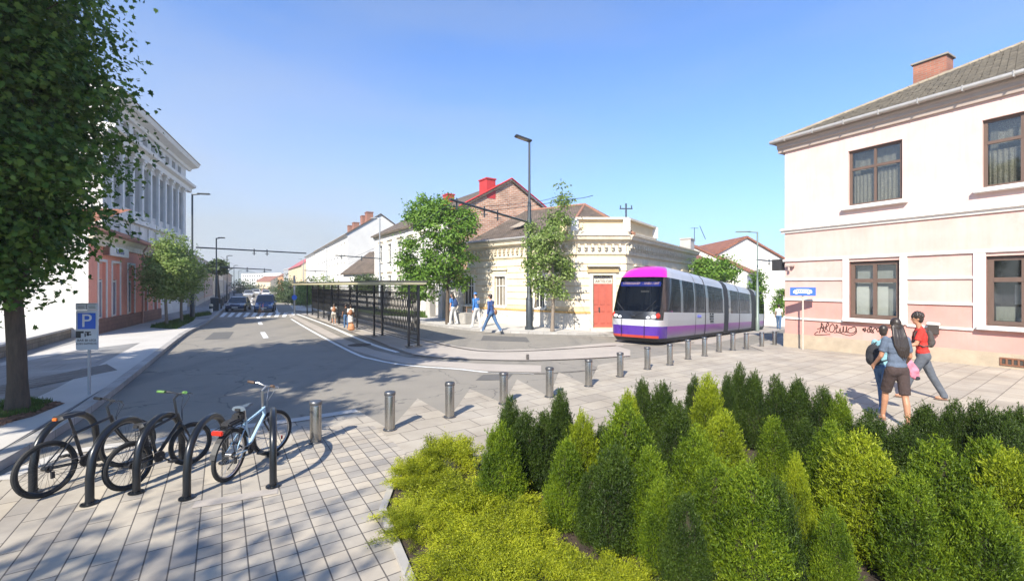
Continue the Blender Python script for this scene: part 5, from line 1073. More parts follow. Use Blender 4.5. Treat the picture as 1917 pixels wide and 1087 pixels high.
def bicycle(a, b, lb, fm, opts, steer=0):
    d = b-a; rz = math.atan2(d.y, d.x); r = empty('bicycle', (a.x, a.y, .03), rz, lb, 'bicycle'); WB = d.length; rr = opts.get('r', .29); k = WB/.88
    P = lambda x, z, y=0: (x*k, y, z)
    BB = P(.37,.245); ST = P(.29,.60); HT = P(.70,.665); HB = P(.735,.56); RA = P(0,rr); FA = (WB,0,rr)
    f = MB(); f.path([BB, ST], .017); f.path([BB, HB], .020); f.path([P(.295,.57), P(.71,.645)], .016); f.path([HT, HB], .021)
    for s in (-.055,.055):
        f.path([(RA[0],s,RA[2]), (BB[0]-.06,s*.6,BB[2])], .009, 6); f.path([(RA[0],s,RA[2]), (ST[0]-.005,s*.3,ST[2]-.04)], .008, 6)
    fr = f.build('frame', fm, r, smooth=True)
    S = Matrix.Translation((HB[0],0,0)) @ Matrix.Rotation(steer, 4, 'Z') @ Matrix.Translation((-HB[0],0,0))
    f = MB(); f.path([HB, (HB[0]+.012,0,HB[2]-.04)], .016)
    for s in (-.05,.05): f.path([(HB[0]+.012,0,HB[2]-.03),(HB[0]+.015,s,HB[2]-.06),(HB[0]+.05,s,.42),(FA[0],s,rr)], [.014,.014,.012,.009], 8)
    f.xf(S); f.build('fork', fm if opts.get('forkc') else fblack, r, smooth=True)
    wheel(r, 0, rr, opts.get('rim', fblack)); 
    w_ = wheel(r, 0, rr, opts.get('rim', fblack)); w_.matrix_local = S @ Matrix.Translation((WB,0,0))
    hz = opts.get('hb', .80); h = MB(); h.path([HT, (HT[0]-.02,0,hz-.05), (HT[0]+.03,0,hz-.01)], .013)
    hw = opts.get('hw', .27); h.path([(HT[0]-.03,-hw,hz+.03),(HT[0]+.02,-hw*.55,hz+.02),(HT[0]+.04,-.05,hz-.005),(HT[0]+.04,.05,hz-.005),(HT[0]+.02,hw*.55,hz+.02),(HT[0]-.03,hw,hz+.03)], .0105)
    for s in (-1,1): 
        h.path([(HT[0]+.03,s*hw*.62,hz+.01),(HT[0]+.075,s*hw*.72,hz-.0),(HT[0]+.04,s*hw*.98,hz+.0)], .006, 6)
        h.path([(HT[0]+.05,s*hw*.5,hz+.01),(HT[0]+.12,s*.06,hz-.06),(HT[0]+.06,s*.01,hz-.2),(HB[0]+.03,0,HB[2])], .0035, 5)
    h.xf(S); hb = h.build('handlebar', chrome if opts.get('chrome') else fblack, r, smooth=True)
    for s in (-1,1): g = MB().path([(HT[0]-.045,s*hw*1.08,hz+.036),(HT[0]-.015,s*hw*.70,hz+.026)], .017, 10).xf(S); g.build('grip', opts.get('grip', plasticb), hb, smooth=True)
    sz = opts.get('seat', .75); ux = (ST[0]-BB[0])/(ST[2]-BB[2]); sx = ST[0]+ux*(sz-ST[2])
    p = MB().path([ST, (sx,0,sz-.02)], .0125); p.build('seatpost', chrome if opts.get('chrome') else fblack, r, smooth=True)
    s = MB(); prof = [(-.12,.055,0),(-.10,.085,.012),(-.04,.078,.006),(.02,.045,-.002),(.08,.024,0),(.145,.018,-.006),(.16,.008,-.014)]
    kk = len(s.v)
    for x, wd, z in prof: s.v += [(sx+x, -wd, sz+z-.03),(sx+x,-wd*.75,sz+z),(sx+x,0,sz+z+.008),(sx+x,wd*.75,sz+z),(sx+x,wd,sz+z-.03)]
    for i in range(len(prof)-1):
        for j in range(4): a_ = i*5+j; s.f.append((a_,a_+5,a_+6,a_+1))
    s.f.append((0,1,2,3,4)); s.f.append(tuple(range((len(prof)-1)*5, len(prof)*5)))
    for i in range(len(prof)-1): s.f.append((i*5, i*5+4, i*5+9, i*5+5))
    sd = s.build('saddle', opts.get('seatm', plasticb), r, smooth=True); MB().cbox(sx-.125,0,sz-.015,.02,.06,.03).build('rear_reflector', orangel if opts.get('refl') else plasticb, sd, bevel=.004)
    c = MB(); c.lathe((0,0,0), [(.062,-.003),(.062,.003)], 24)
    for q in range(24): c.cbox(.066*math.cos(q*.2618), .066*math.sin(q*.2618), 0, .008, .006, .004)
    c.lathe((0,0,0), [(.03,-.05),(.03,.012)], 12); c.xf(Matrix.Translation((BB[0],-.045,BB[2])) @ Matrix.Rotation(R(90),4,'X'))
    c.path([(BB[0],-.065,BB[2]),(BB[0]+.10,-.07,BB[2]-.09)], .009, 6); c.path([(BB[0],.06,BB[2]),(BB[0]-.10,.065,BB[2]+.09)], .009, 6); cr_ = c.build('crankset', plasticb, r)
    for x, y, z in ((BB[0]+.10,-.11,BB[2]-.09),(BB[0]-.10,.105,BB[2]+.09)): MB().cbox(x, y, z, .075, .075, .02).build('pedal', plasticb, cr_, bevel=.004)
    c = MB(); c.path([(BB[0],-.047,BB[2]+.06),(0,-.047,rr+.03)], .004, 5); c.path([(BB[0],-.047,BB[2]-.06),(.03,-.047,rr-.08),(0,-.047,rr-.03)], .004, 5)
    for q in range(6): c.lathe((0,0,0),[(.034-.004*q,.003*q),(.034-.004*q,.003*q+.002)],16) if False else None
    c.build('chain', chrome, cr_)
    c = MB(); c.torus((0,-.043,rr), (0,1,0), .03, .008, 16, 5); c.cbox(.02,-.055,rr-.07,.03,.02,.07); c.build('rear_derailleur', plasticb, r)
    MB().path([(BB[0]-.05,.06,BB[2]-.04),(BB[0]-.10,.17,.01)], .008, 6).build('kickstand', fblack, r)
    if opts.get('guard'):
        g = MB(); n = 14; k0 = len(g.v)
        for q in range(n+1):
            a_ = R(20+q*150/n); g.v += [((rr+.015)*math.cos(a_), s_, rr+(rr+.015)*math.sin(a_)) for s_ in (-.03,.03)]
        for q in range(n): g.f.append((2*q,2*q+2,2*q+3,2*q+1))
        g.build('mudguard', plasticb, r)
        c = MB(); zc = 2*rr+.05
        for y in (-.06,-.02,.02,.06): c.tube((-.2,y,zc),(.16,y,zc),.006)
        for x in (-.2,-.05,.14): c.tube((x,-.06,zc),(x,.06,zc),.006)
        for y in (-.06,.06): c.path([(-.1,y,zc),(0,y,rr)], .005, 5); c.path([(.1,y,zc),(0,y,rr)], .005, 5)
        rkk = c.build('luggage_rack', plasticb, r); 
        MB().cbox(-.23,0,zc-.02,.035,.12,.05).build('tail_light', redl, r, bevel=.008)
        MB().cbox(.02,0,zc+.035,.28,.11,.05).build('strapped_bag', mat('bag_black_cloth', (.03,.03,.033), (.015,.015,.017), 20, .9, bump=.6, bscale=30), rkk, bevel=.015)
        MB().cbox(sx-.10,0,sz-.1,.12,.1,.10).build('saddle_bag', plasticb, r, bevel=.02)
        MB().cbox(rr*.6,.03,rr-.12,.02,.01,.05).build('spoke_reflector', redl, w_)
    if opts.get('basket'):
        c = MB(); 
        for x in np.linspace(.02,.22,8): c.tube((x,-.09,.43),(x,-.09,.62),.003,n=4)
        for z in np.linspace(.43,.62,8): c.tube((.02,-.09,z),(.22,-.09,z),.003,n=4)
        c.path([(.02,-.09,.43),(.22,-.09,.43),(.22,-.09,.62),(.02,-.09,.62)], .006, 5, closed=True); c.build('carrier_grid', plasticb, r)
    for o_ in opts.get('lean', ()): pass
    return r
b1 = bicycle(V2(-4.90,4.62), V2(-4.74,5.40), 'black bicycle at the left end of the racks, seen from its rear left side', fblack, dict(r=.285, seat=.79, hb=.83, refl=1, hw=.25), R(-18)); b1.rotation_euler[0] = R(-4)
b2 = bicycle(V2(-4.17,4.78), V2(-4.00,5.46), 'black bicycle with green handlebar parts standing through the third hoop', fblack, dict(r=.255, seat=.66, hb=.90, hw=.25, grip=mat('grip_green', (.16,.40,.07), (.05,.06,.04), 14, .6), basket=1), R(-8)); b2.rotation_euler[0] = R(-4)
b3 = bicycle(V2(-3.235,5.00), V2(-3.22,5.78), 'light blue bicycle with luggage rack and red tail light, rightmost at the racks', fblue, dict(r=.29, seat=.79, hb=.93, hw=.22, chrome=1, rim=chrome, guard=1, grip=brownr, seatm=mat('saddle_grey_blue', (.10,.13,.16), None, 5, .6)), R(-22)); b3.rotation_euler[0] = R(3)
# ---------------------------------------------------------------- parking sign, bus sign, other signs
q = g2(167, 750); z0 = .12; d = q.y; s_ = lambda px: (px-167)/F*d
zt, zb_s = CH+(HY-567)/F*d, CH+(HY-654)/F*d
r = empty('parking_sign', (q.x, q.y, z0), R(8), 'blue letter P parking sign on a thin grey post by the kerb', 'sign')
MB().tube((0,0,0),(0,0,zt-z0-.05),.024,n=12).build('post', mat('galvanised', (.42,.44,.46),(.33,.35,.37),3,.5,.5), r, smooth=True)
whs = mat('sign_white', (.62,.64,.66),(.54,.56,.58),2,.5); W_ = .195
zt_, zbb = zt-z0, zb_s-z0; hgt = zt_-zbb
pnl = MB().box(-W_, W_, -.06, -.03, zbb, zt_-.14).build('panel', whs, r, bevel=.012); top = MB().box(-W_, W_, -.06, -.03, zt_-.135, zt_).build('upper_panel', whs, r, bevel=.006)
bluem = mat('sign_blue_paint', (.02,.13,.62),(.018,.11,.55),2,.4)
zc = zt_-.14-.21; bq = MB().box(-.155, .155, -.066, -.0605, zc-.15, zc+.16); bq = bq.build('blue_square', bluem, pnl, bevel=.002)
text('P', .36, Matrix.Translation((0,-.067,zc)), mat('sign_letter_white', (.75,.76,.77),None,3,.5), bq, sx=1.05, ext=.002)
dk = mat('sign_dark_ink', (.03,.035,.04),None,3,.6)
m = MB(); zc2 = zc-.25; m.box(-.185,-.10,-.064,-.0605,zc2-.07,zc2+.06); m.box(-.099,-.05,-.064,-.0605,zc2+.02,zc2+.06); m.box(-.03,.07,-.064,-.0605,zc2+.03,zc2+.05); m.box(.0,.04,-.064,-.0605,zc2-.03,zc2+.028); m.box(.045,.08,-.064,-.0605,zc2-.02,zc2+.005); m.box(-.035,-.015,-.064,-.0605,zc2-.05,zc2+.02); m.build('symbol', dk, pnl)
text('BAR BI LEGI', .062, Matrix.Translation((0,-.062,zc2-.12)), dk, pnl, ext=.0015); text('ROES SAMVECIU', .050, Matrix.Translation((0,-.062,zc2-.185)), dk, pnl, ext=.0015)
m = MB(); m.box(-.17,.17,-.063,-.0605,zt_-.025,zt_-.018); m.box(-.005,.002,-.063,-.0605,zt_-.12,zt_-.03)
for xx in (-.1,.09): m.box(xx-.06,xx+.06,-.063,-.0605,zt_-.07,zt_-.062); m.box(xx-.05,xx+.065,-.063,-.0605,zt_-.095,zt_-.088)
m.build('symbol', dk, top)
q = at(1503, 16.3); z0 = zg(q.x,q.y)+.02; r = empty('tram_stop_sign', (q.x, q.y, z0), R(-38), 'blue rectangular sign with white tram picture on a thin pole by the pink wall', 'sign')
zs_ = CH+(HY-545.5)/F*16.3-z0; MB().tube((0,0,0),(0,0,zs_+.12),.03,n=12).build('post', mat('post_beige', (.50,.44,.38),None,3,.6), r, smooth=True)
bd = MB().box(-.40,.40,-.055,-.03,zs_-.155,zs_+.155).build('sign_plate', mat('sign_blue_mid', (.04,.13,.50),None,2,.4), r, bevel=.006)
m = MB(); m.box(-.26,.27,-.062,-.0555,zs_-.06,zs_+.06); m.box(-.2,.2,-.062,-.0555,zs_+.0601,zs_+.085); m.box(-.30,-.261,-.062,-.0555,zs_-.06,zs_+.02); m.box(.271,.29,-.062,-.0555,zs_-.05,zs_+.03)
for x in (-.2,.18): m.lathe((0,0,0),[(.03,0),(.03,.006)],12) if False else m.box(x-.04,x+.04,-.062,-.0555,zs_-.09,zs_-.0601)
bb_ = m.build('tram_pictogram', trimw, bd); m = MB()
for i in range(6): m.box(-.19+i*.068,-.145+i*.068,-.065,-.0622,zs_-.02,zs_+.035)
m.build('pictogram_window', MATS['sign_blue_mid'], bb_)
# thin pole with blue sign near crosswalk
q = at(551, 34.6); r = empty('signal_pole', (q.x,q.y,.02), 0, 'slim pale pole with small round blue sign at the crosswalk, left of the shelter', 'sign'); MB().tube((0,0,0),(0,0,3.0),.07,n=10).build('post', polelt, r, smooth=True)
MB().lathe((0,0,0),[(.2,0),(.2,.03)],16).xf(Matrix.Translation((.05,-.08,1.28)) @ Matrix.Rotation(R(90),4,'X')).build('sign_disc', bluem, r)
# ---------------------------------------------------------------- lamps
def lamp(px, d, z0, ztop, lb, arm=(1,0), armL=1.0, base=True, mt=polem, tall=False):
    q = at(px, d); r = empty('street_lamp', (q.x, q.y, z0), 0, lb, 'street lamp', 'dark street lamps'); H = ztop-z0
    m = MB()
    if tall: m.lathe((0,0,0), [(.22,0),(.22,.12),(.17,.16),(.17,1.5),(.12,1.6),(.12,5.3),(.09,5.45),(.09,H*.66),(.06,H*.68),(.05,H-.1)], 16)
    else: m.lathe((0,0,0), [(.13,0),(.13,.9),(.10,.95),(.08,H*.5),(.055,H*.52),(.05,H)], 12)
    m.build('pole', mt, r, smooth=True)
    a = Vector((arm[0], arm[1], 0)).normalized(); m = MB()
    if tall:
        hd = MB(); hd.box(-.75,.1,-.16,.16,-.03,.05); M = Matrix.Translation((0,0,H-.05)) @ Matrix.Rotation(math.atan2(a.y,a.x)+math.pi,4,'Z') @ Matrix.Rotation(R(14),4,'Y'); hd.xf(M); h = hd.build('lamp_head', mt, r, bevel=.02)
        MB().box(-.62,-.12,-.12,.12,-.045,-.031).xf(M).build('lens', mat('lamp_lens', (.42,.38,.30),(.3,.27,.2),8,.3), h)
    else:
        m.path([(0,0,H-.04),(a.x*armL*.5,a.y*armL*.5,H+.02)], .045, 8); m.build('arm', mt, r, smooth=True)
        hd = MB().box(-.05,armL*.7,-.12,.12,-.03,.04).xf(Matrix.Translation((a.x*armL*.4,a.y*armL*.4,H+.03)) @ Matrix.Rotation(math.atan2(a.y,a.x),4,'Z')); h = hd.build('lamp_head', mt, r, bevel=.015)
        MB().box(.05,armL*.62,-.09,.09,-.042,-.031).xf(Matrix.Translation((a.x*armL*.4,a.y*armL*.4,H+.03)) @ Matrix.Rotation(math.atan2(a.y,a.x),4,'Z')).build('lens', mat('lamp_lens', (.42,.38,.30)), h)
    return r
L1_ = lamp(991, 21.3, .11, CH+(HY-262)/F*21.3, 'tall dark lamp post in front of the cream building, centre of the view', arm=(-1,-.3), tall=True)
lamp(360, 27.6, .12, 8.0, 'nearest tall lamp on the left pavement, rising behind the young trees', arm=(1,.2), armL=.9)
lamp(405, 38, .12, 6.35, 'second lamp on the left pavement, with a litter bin at its foot', arm=(1,.2), armL=.6)
lamp(425, 60, .12, 6.3, 'third lamp on the left pavement', arm=(1,.2), armL=.6)
lamp(438, 92, .12, 6.4, 'fourth lamp on the left pavement', arm=(1,.2), armL=.7)
lamp(447, 130, .12, 6.6, 'fifth and farthest lamp on the left pavement', arm=(1,.2), armL=.8)
lamp(711, 37, .1, 7.9, 'grey lamp behind the shelter in front of the white townhouse', arm=(-1,.1), armL=.7, mt=polelt)
lamp(612, 62, .1, 7.4, 'slim grey lamp in front of the tall white house', arm=(-1,.1), armL=.8, mt=polelt)
lamp(568, 80, .1, 7.0, 'farther grey lamp at the end of the white row', arm=(-1,.1), armL=.8, mt=polelt)
lamp(1418, 31.5, -1.0, 6.1, 'grey lamp above the tram near the pink house corner', arm=(-1,.25), armL=1.3, mt=mat('lamp_green_grey', (.22,.27,.25), None, 4, .5, .3))
q = at(361-.0, 36.5); 
q = at(402, 36.8); tag(MB().lathe((0,0,0), [(.27,0),(.3,.05),(.3,.95),(.33,.97),(.33,1.08),(.2,1.14)], 14).build('litter_bin', polem, None, smooth=True, loc=(q.x,q.y,.12)), 'dark cylindrical litter bin by the second lamp on the left pavement', 'bin')
q = at(395, 34.4); m = empty('short_bollard', (q.x,q.y,.12), 0, 'short black and white bollard beside the zebra crossing on the left pavement', 'bollard'); MB().lathe((0,0,0),[(.13,0),(.13,.3)],12).build('lower_band', trimw, m); MB().lathe((0,0,.301),[(.13,0),(.13,.2)],12).build('dark_band', polem, m); MB().lathe((0,0,.502),[(.14,0),(.14,.1),(.09,.17),(.0,.18)],12).build('cap', mat('cap_cream',(.6,.55,.42),None,3,.6), m, smooth=True)
for i in range(5):
    q = at(408+i*4.2, 40+i*6); 
    if i == 0: sb0 = tag(MB().lathe((0,0,0),[(.08,0),(.08,.8),(.1,.82),(.06,.92)],8).build('pavement_bollard', polem, None, loc=(q.x+.3,q.y,.12)), 'dark bollard on the left pavement, nearest after the litter bin', 'bollard', 'dark bollards on the far left pavement')
    else: dup(sb0, (q.x+.3,q.y,.12), 0, ['','second','third','fourth','farthest'][i]+' of the dark bollards on the left pavement after the litter bin')
# overhead line equipment
def gantry(name, p, q, lb, ins=(), r=.05, parent=None):
    lampo = min([o for o in bpy.data.objects if o.name.startswith('street_lamp')], key=lambda o: min((V2(o.location.x,o.location.y)-V2(p.x,p.y)).length, (V2(o.location.x,o.location.y)-V2(q.x,q.y)).length))
    m = MB(); m.tube(p, q, r, n=8); p, q = Vector(p), Vector(q); o = m.build(name, polem, parent, smooth=True)
    o.parent = lampo; o.location = -lampo.location
    for t in ins:
        c = p.lerp(q, t); n = MB(); n.tube(c+Vector((0,0,.12)), c-Vector((0,0,.32)), .035, n=6); n.tube(c-Vector((.14,0,.2)), c-Vector((-.14,0,.2)), .02, n=6); n.build('insulator', polem, o)
    return o
w3 = lambda px, py, d: Vector(((px-CX)/F*d, d, CH+(HY-py)/F*d))
g_ = gantry('bracket_arm', w3(988,416,21.1), w3(842,373,16.2), 'long dark bracket arm reaching left from the tall centre lamp post', (.45,.62,.93))
gantry('bracket_arm', w3(367,463,28), w3(573,474,34), 'long thin arm spanning the long street from the nearest left lamp', (.48,.6), .045)
gantry('bracket_arm', w3(713,484,36.5), w3(628,478,40), 'short arm reaching left from the lamp behind the shelter', (.4,.85), .045)
gantry('bracket_arm', w3(411,500,38.5), w3(508,505,44), 'arm of the second left lamp over the road', (.5,.85), .045)
gantry('bracket_arm', w3(612,508,61), w3(570,506,66), 'small arm of the slim grey lamp before the tall white house', (.5,), .05)
gantry('bracket_arm', w3(1419,486,31), w3(1462,490,29), 'arm from the right hand lamp towards the pink house', (.5,), .04)
def wire(pts, lb, r=.010, sag=.25):
    m = MB()
    for a, b in zip(pts, pts[1:]):
        P = [a.lerp(b, t/8) - Vector((0,0,sag*4*(t/8)*(1-t/8)*min(1,(b-a).length/25))) for t in range(9)]; m.path(P, r, 5)
    return tag(m.build('overhead_wire', blackm, None, uv=False), lb, 'wire', 'overhead wires')
wire([w3(905,386,17.9), w3(990,378,21.2), w3(1060,362,14)], 'upper wire past the centre lamp post ending at the slender tree')
wire([w3(620,500,62), w3(690,478,37), w3(895,396,17.5), w3(1075,372,14), w3(1110,366,12)], 'lower contact wire curving from the long street past the centre lamp')
wire([w3(560,506,90), w3(650,485,40), w3(848,379,16.3)], 'contact wire running down the long street to the bracket arm tip')
wire([w3(508,507,44), w3(455,510,120)], 'far wire hanging above the left lane', .02)
wire([w3(413,480,60), w3(447,497,120)], 'sloping wire in front of the tall pale house', .02)
wire([w3(1370,478,33), w3(1418,486,31), w3(1464,484,25)], 'wires crossing the tram street below the right lamp', .014, .5)
for px, pt, pbt, d, lb in ((1300,426,449,40,'thin television aerial on the chimney of the terrace house'),(1315,423,446,40.5,'leaning rod aerial on the smaller chimney of the terrace house')):
    m = MB(); a, b = w3(px,pbt,d), w3(px,pt,d)
    if px == 1315: b = w3(1310,423,d); a = w3(1321,448,d)
    m.tube(a, b, .03, n=5); 
    if px == 1300: m.tube(b-Vector((.35,0,.05)), b+Vector((.35,0,-.05)), .02, n=5)
    tag(m.build('roof_aerial', polem, None), lb, 'aerial')
# ---------------------------------------------------------------- shelter
def shelter(P0, P1, lb, zt=2.2, fine=True, zr=2.38):
    pl = Plane(P1, P0); L = pl.L; r = empty('tram_shelter', (pl.P1.x, pl.P1.y, .06), pl.rz, lb, 'shelter')     # x runs towards the viewer end, y away from the road... 
    y0, y1 = 0.0, .36
    n = max(2, round(L/4.0)); xs = [L*i/n for i in range(n+1)]
    for x in xs:
        m = MB(); m.cbox(x, y0, zt/2, .07, .07, zt); m.cbox(x, y0, .01, .22, .22, .02); m.build('post', blackm, r)
        m = MB(); m.cbox(x, y1, zt/2, .08, .08, zt); m.cbox(x, y1, .01, .22, .22, .02); m.build('post', blackm, r)
    rf = MB(); rf.box(-.5, L+.15, -.95, .62, zt+.03, zt+.12); rf.box(-.4, L+.10, -.88, .56, zt, zt+.029); rf_ = rf.build('canopy', mat('canopy_cream', (.62,.57,.36),(.52,.48,.30),2,.6), r, bevel=.01)
    MB().box(-.53, L+.18, -.98, .65, zt+.121, zt+.16).build('roof_sheet', mat('canopy_dark', (.09,.08,.075),None,2,.6), rf_)
    for i in range(n):
        a, b = xs[i]+.05, xs[i+1]-.05; m = MB()
        for z in (.12,.2,.42,.5,1.92,2.12): m.box(a, b, y1-.014, y1+.014, z-.014, z+.014)
        k = int((b-a)/(.088 if fine else .3))
        for j in range(k):
            x = a+(b-a)*(j+.5)/k; s = 1 if j % 2 else -1; am = .03 if fine else 0
            N_ = 13 if fine else 1
            m.path([(x+s*am*math.sin(t/N_*math.pi*5), y1, .5+t/N_*1.42) for t in range(N_+1)], .0155, 4, cap=False)
            m.tube((x,y1,.2),(x,y1,.42),.006,n=4,cap=False); m.tube((x,y1,1.92),(x,y1,2.12),.006,n=4,cap=False)
        m.build('screen_panel', blackm, r, uv=False)
    for x in (L,):
        m = MB()
        for z in (.12,.42,1.92,2.12): m.box(x-.012, x+.012, y0+.04, y1-.05, z-.012, z+.012)
        for j in range(5): m.path([(x+0, y0+.06+j*.055+.02*math.sin(t), .42+t/8*1.5) for t in range(9)], .008, 4, cap=False)
        m.build('end_screen', blackm, r)
    m = MB(); m.box(L*.32, L*.47, y1-.40, y1-.08, .42, .47)
    for x in (L*.33, L*.46): m.box(x-.03, x+.03, y1-.28, y1-.18, 0, .419)
    m.build('bench', blackm, r, bevel=.005); return r
shelter(V2(-3.70,15.7), V2(-15.2,32.5), 'long black tram shelter with cream edged flat canopy and wavy ironwork screen')
shelter(at(567,60), at(532,84), 'distant matching shelter with cream canopy farther along the long street', fine=False)
# ---------------------------------------------------------------- cars
def car(px, d, rz, lb, body, suv=False, sc=.9, far=False):
    q = at(px, d); r = empty('parked_car', (q.x, q.y, .01), rz, lb, 'car'); r.name = 'car'
    H = 1.72 if suv else 1.42; belt = .98 if suv else .86; Wd = .90
    # profile along y (front at -2.1), widths
    st = [(-2.15,.35,.62,.80),(-2.05,.28,.74,.88),(-1.2,.25,.88,.93) ,(-.95,.25,belt,.94),(1.5,.25,belt,.94),(1.95,.28,belt-.02,.90),(2.1,.4,.85,.84)]
    m = MB(); rings = []
    for y, zb, zt, wf in st:
        k = len(m.v); w_ = Wd*wf; m.v += [(-w_,y,zb+.08),(-w_*.9,y,zb),(w_*.9,y,zb),(w_,y,zb+.08),(w_*1.02,y,(zb+zt)/2),(w_*.97,y,zt-.06),(w_*.85,y,zt),(-w_*.85,y,zt),(-w_*.97,y,zt-.06),(-w_*1.02,y,(zb+zt)/2)]; rings.append(k)
    for a, b in zip(rings, rings[1:]):
        for j in range(10): m.f.append((a+j,a+(j+1)%10,b+(j+1)%10,b+j))
    m.f.append(tuple(rings[0]+j for j in range(10))); m.f.append(tuple(rings[-1]+j for j in range(10)))
    bo = m.build('body', body, r, smooth=True)
    yA, yB, yC, yD = (-.85,-.25,1.35,1.85) if suv else (-.85,-.1,.9,1.6)
    m = MB(); m.v = [(-.80,yA,belt-.02),(.80,yA,belt-.02),(-.62,yB,H-.04),(.62,yB,H-.04),(-.62,yC,H-.04),(.62,yC,H-.04),(-.80,yD,belt-.02),(.80,yD,belt-.02)]
    m.f = [(0,1,3,2),(4,5,7,6),(0,2,4,6),(1,7,5,3)]; m.build('windows', darkglass, r)
    m = MB(); m.v = [(-.64,yB-.04,H-.05),(.64,yB-.04,H-.05),(-.58,yB+.15,H),(.58,yB+.15,H),(-.58,yC-.1,H),(.58,yC-.1,H),(-.64,yC+.04,H-.05),(.64,yC+.04,H-.05)]; m.f = [(0,1,3,2),(2,3,5,4),(4,5,7,6),(0,2,4,6),(1,7,5,3)]
    for s in (-1,1): m.path([(s*.80,yA,belt-.02),(s*.63,yB,H-.04)], .035, 5); m.path([(s*.80,yD,belt-.02),(s*.63,yC,H-.04)], .04, 5); m.path([(s*.72,.45,belt-.0),(s*.63,.4,H-.03)], .03, 5)
    m.build('roof', body, r, smooth=True)
    for s in (-1,1):
        m = MB().cbox(s*.98,yA+.15,belt+.06,.18,.12,.13); m.build('wing_mirror', body, r, bevel=.02)
        m = MB().box(s*.58-.17,s*.58+.17,-2.145,-2.0,.58,.72); m.build('headlight', mat('headlamp_glass', (.62,.63,.64),None,4,.12), r, bevel=.02)
        for y in (-1.35,1.35):
            m = MB(); m.lathe((0,0,0), [(.2,-.1),(.31,-.1),(.33,-.06),(.33,.06),(.31,.1),(.2,.1)], 20).xf(Matrix.Translation((s*.80,y,.33)) @ Matrix.Rotation(R(90),4,'Y')); w_ = m.build('wheel', rubber, r, smooth=True)
            MB().lathe((0,0,0), [(.2,-.09),(.2,.09)], 14).xf(Matrix.Translation((s*.815,y,.33)) @ Matrix.Rotation(R(90),4,'Y')).build('rim', chrome, w_)
    MB().box(-.42,.42,-2.17,-2.10,.45,.56).build('grille', plasticb, r); MB().box(-.26,.26,-2.19,-2.171,.37,.47).build('number_plate', trimw, r); MB().box(-.7,.7,-2.13,-2.02,.26,.36).build('bumper', plasticb, r, bevel=.02)
    r.scale = (sc,)*3; return r
navy = mat('car_navy', (.035,.05,.10),(.03,.043,.09),2,.25,.3,coat=.6); blue = mat('car_blue', (.03,.09,.22),(.025,.075,.19),2,.25,.3,coat=.6)
car(447, 39, R(29)-R(6), 'dark navy saloon car driving towards the zebra crossing in the left lane', navy, sc=.86)
car(497, 38.2, R(29)-R(4), 'blue sport utility car waiting at the zebra crossing beside the navy saloon', blue, True, sc=.84)
silv = mat('car_silver', (.50,.51,.52),None,2,.3,.3,coat=.4); whc = mat('car_white', (.70,.70,.70),None,2,.3,coat=.4); orc = mat('car_orange', (.50,.12,.05),None,2,.3,coat=.4)
car(466, 82, R(27), 'silver car parked by the left kerb far down the street', silv, sc=.95); car(480, 100, R(27), 'white car far down the street left of the road line', whc, sc=.95)
car(498, 92, R(27), 'white car in the far right lane', whc, sc=.9); car(496, 122, R(27), 'small orange car behind the white ones far down the street', orc, sc=.9); car(472, 128, R(27), 'dark car in the distance behind the silver one', navy, sc=.9)
# ---------------------------------------------------------------- people
SKN = {}
def cloth(name, c):
    m = mat('cloth_'+name, c, tuple(x*.72 for x in c), 7, .92, bump=1, bscale=9)
    for n in m.node_tree.nodes:
        if n.type == 'BUMP': n.inputs['Distance'].default_value = .03
    return m
skin1 = mat('skin_brown', (.40,.20,.12),(.36,.175,.10),6,.5); skin2 = mat('skin_light', (.55,.32,.23),(.50,.29,.21),6,.5)
hairm = mat('hair_dark', (.018,.013,.011),(.035,.024,.018),30,.42,stretch=(1,1,.1))
def remesh(mb, name, m, par, vox, sm=3):
    o = mb.build(name, m, None, uv=False); md = o.modifiers.new('r', 'REMESH'); md.mode = 'VOXEL'; md.voxel_size = vox; md.use_smooth_shade = True
    if sm: s = o.modifiers.new('s', 'SMOOTH'); s.iterations = sm; s.factor = .5
    dg = bpy.context.evaluated_depsgraph_get(); dg.update(); me = bpy.data.meshes.new_from_object(o.evaluated_get(dg)); me.name = name
    o.modifiers.clear(); old = o.data; o.data = me; bpy.data.meshes.remove(old)
    if not me.materials: me.materials.append(m)
    me.polygons.foreach_set('use_smooth', [True]*len(me.polygons)); o.parent = par; return o
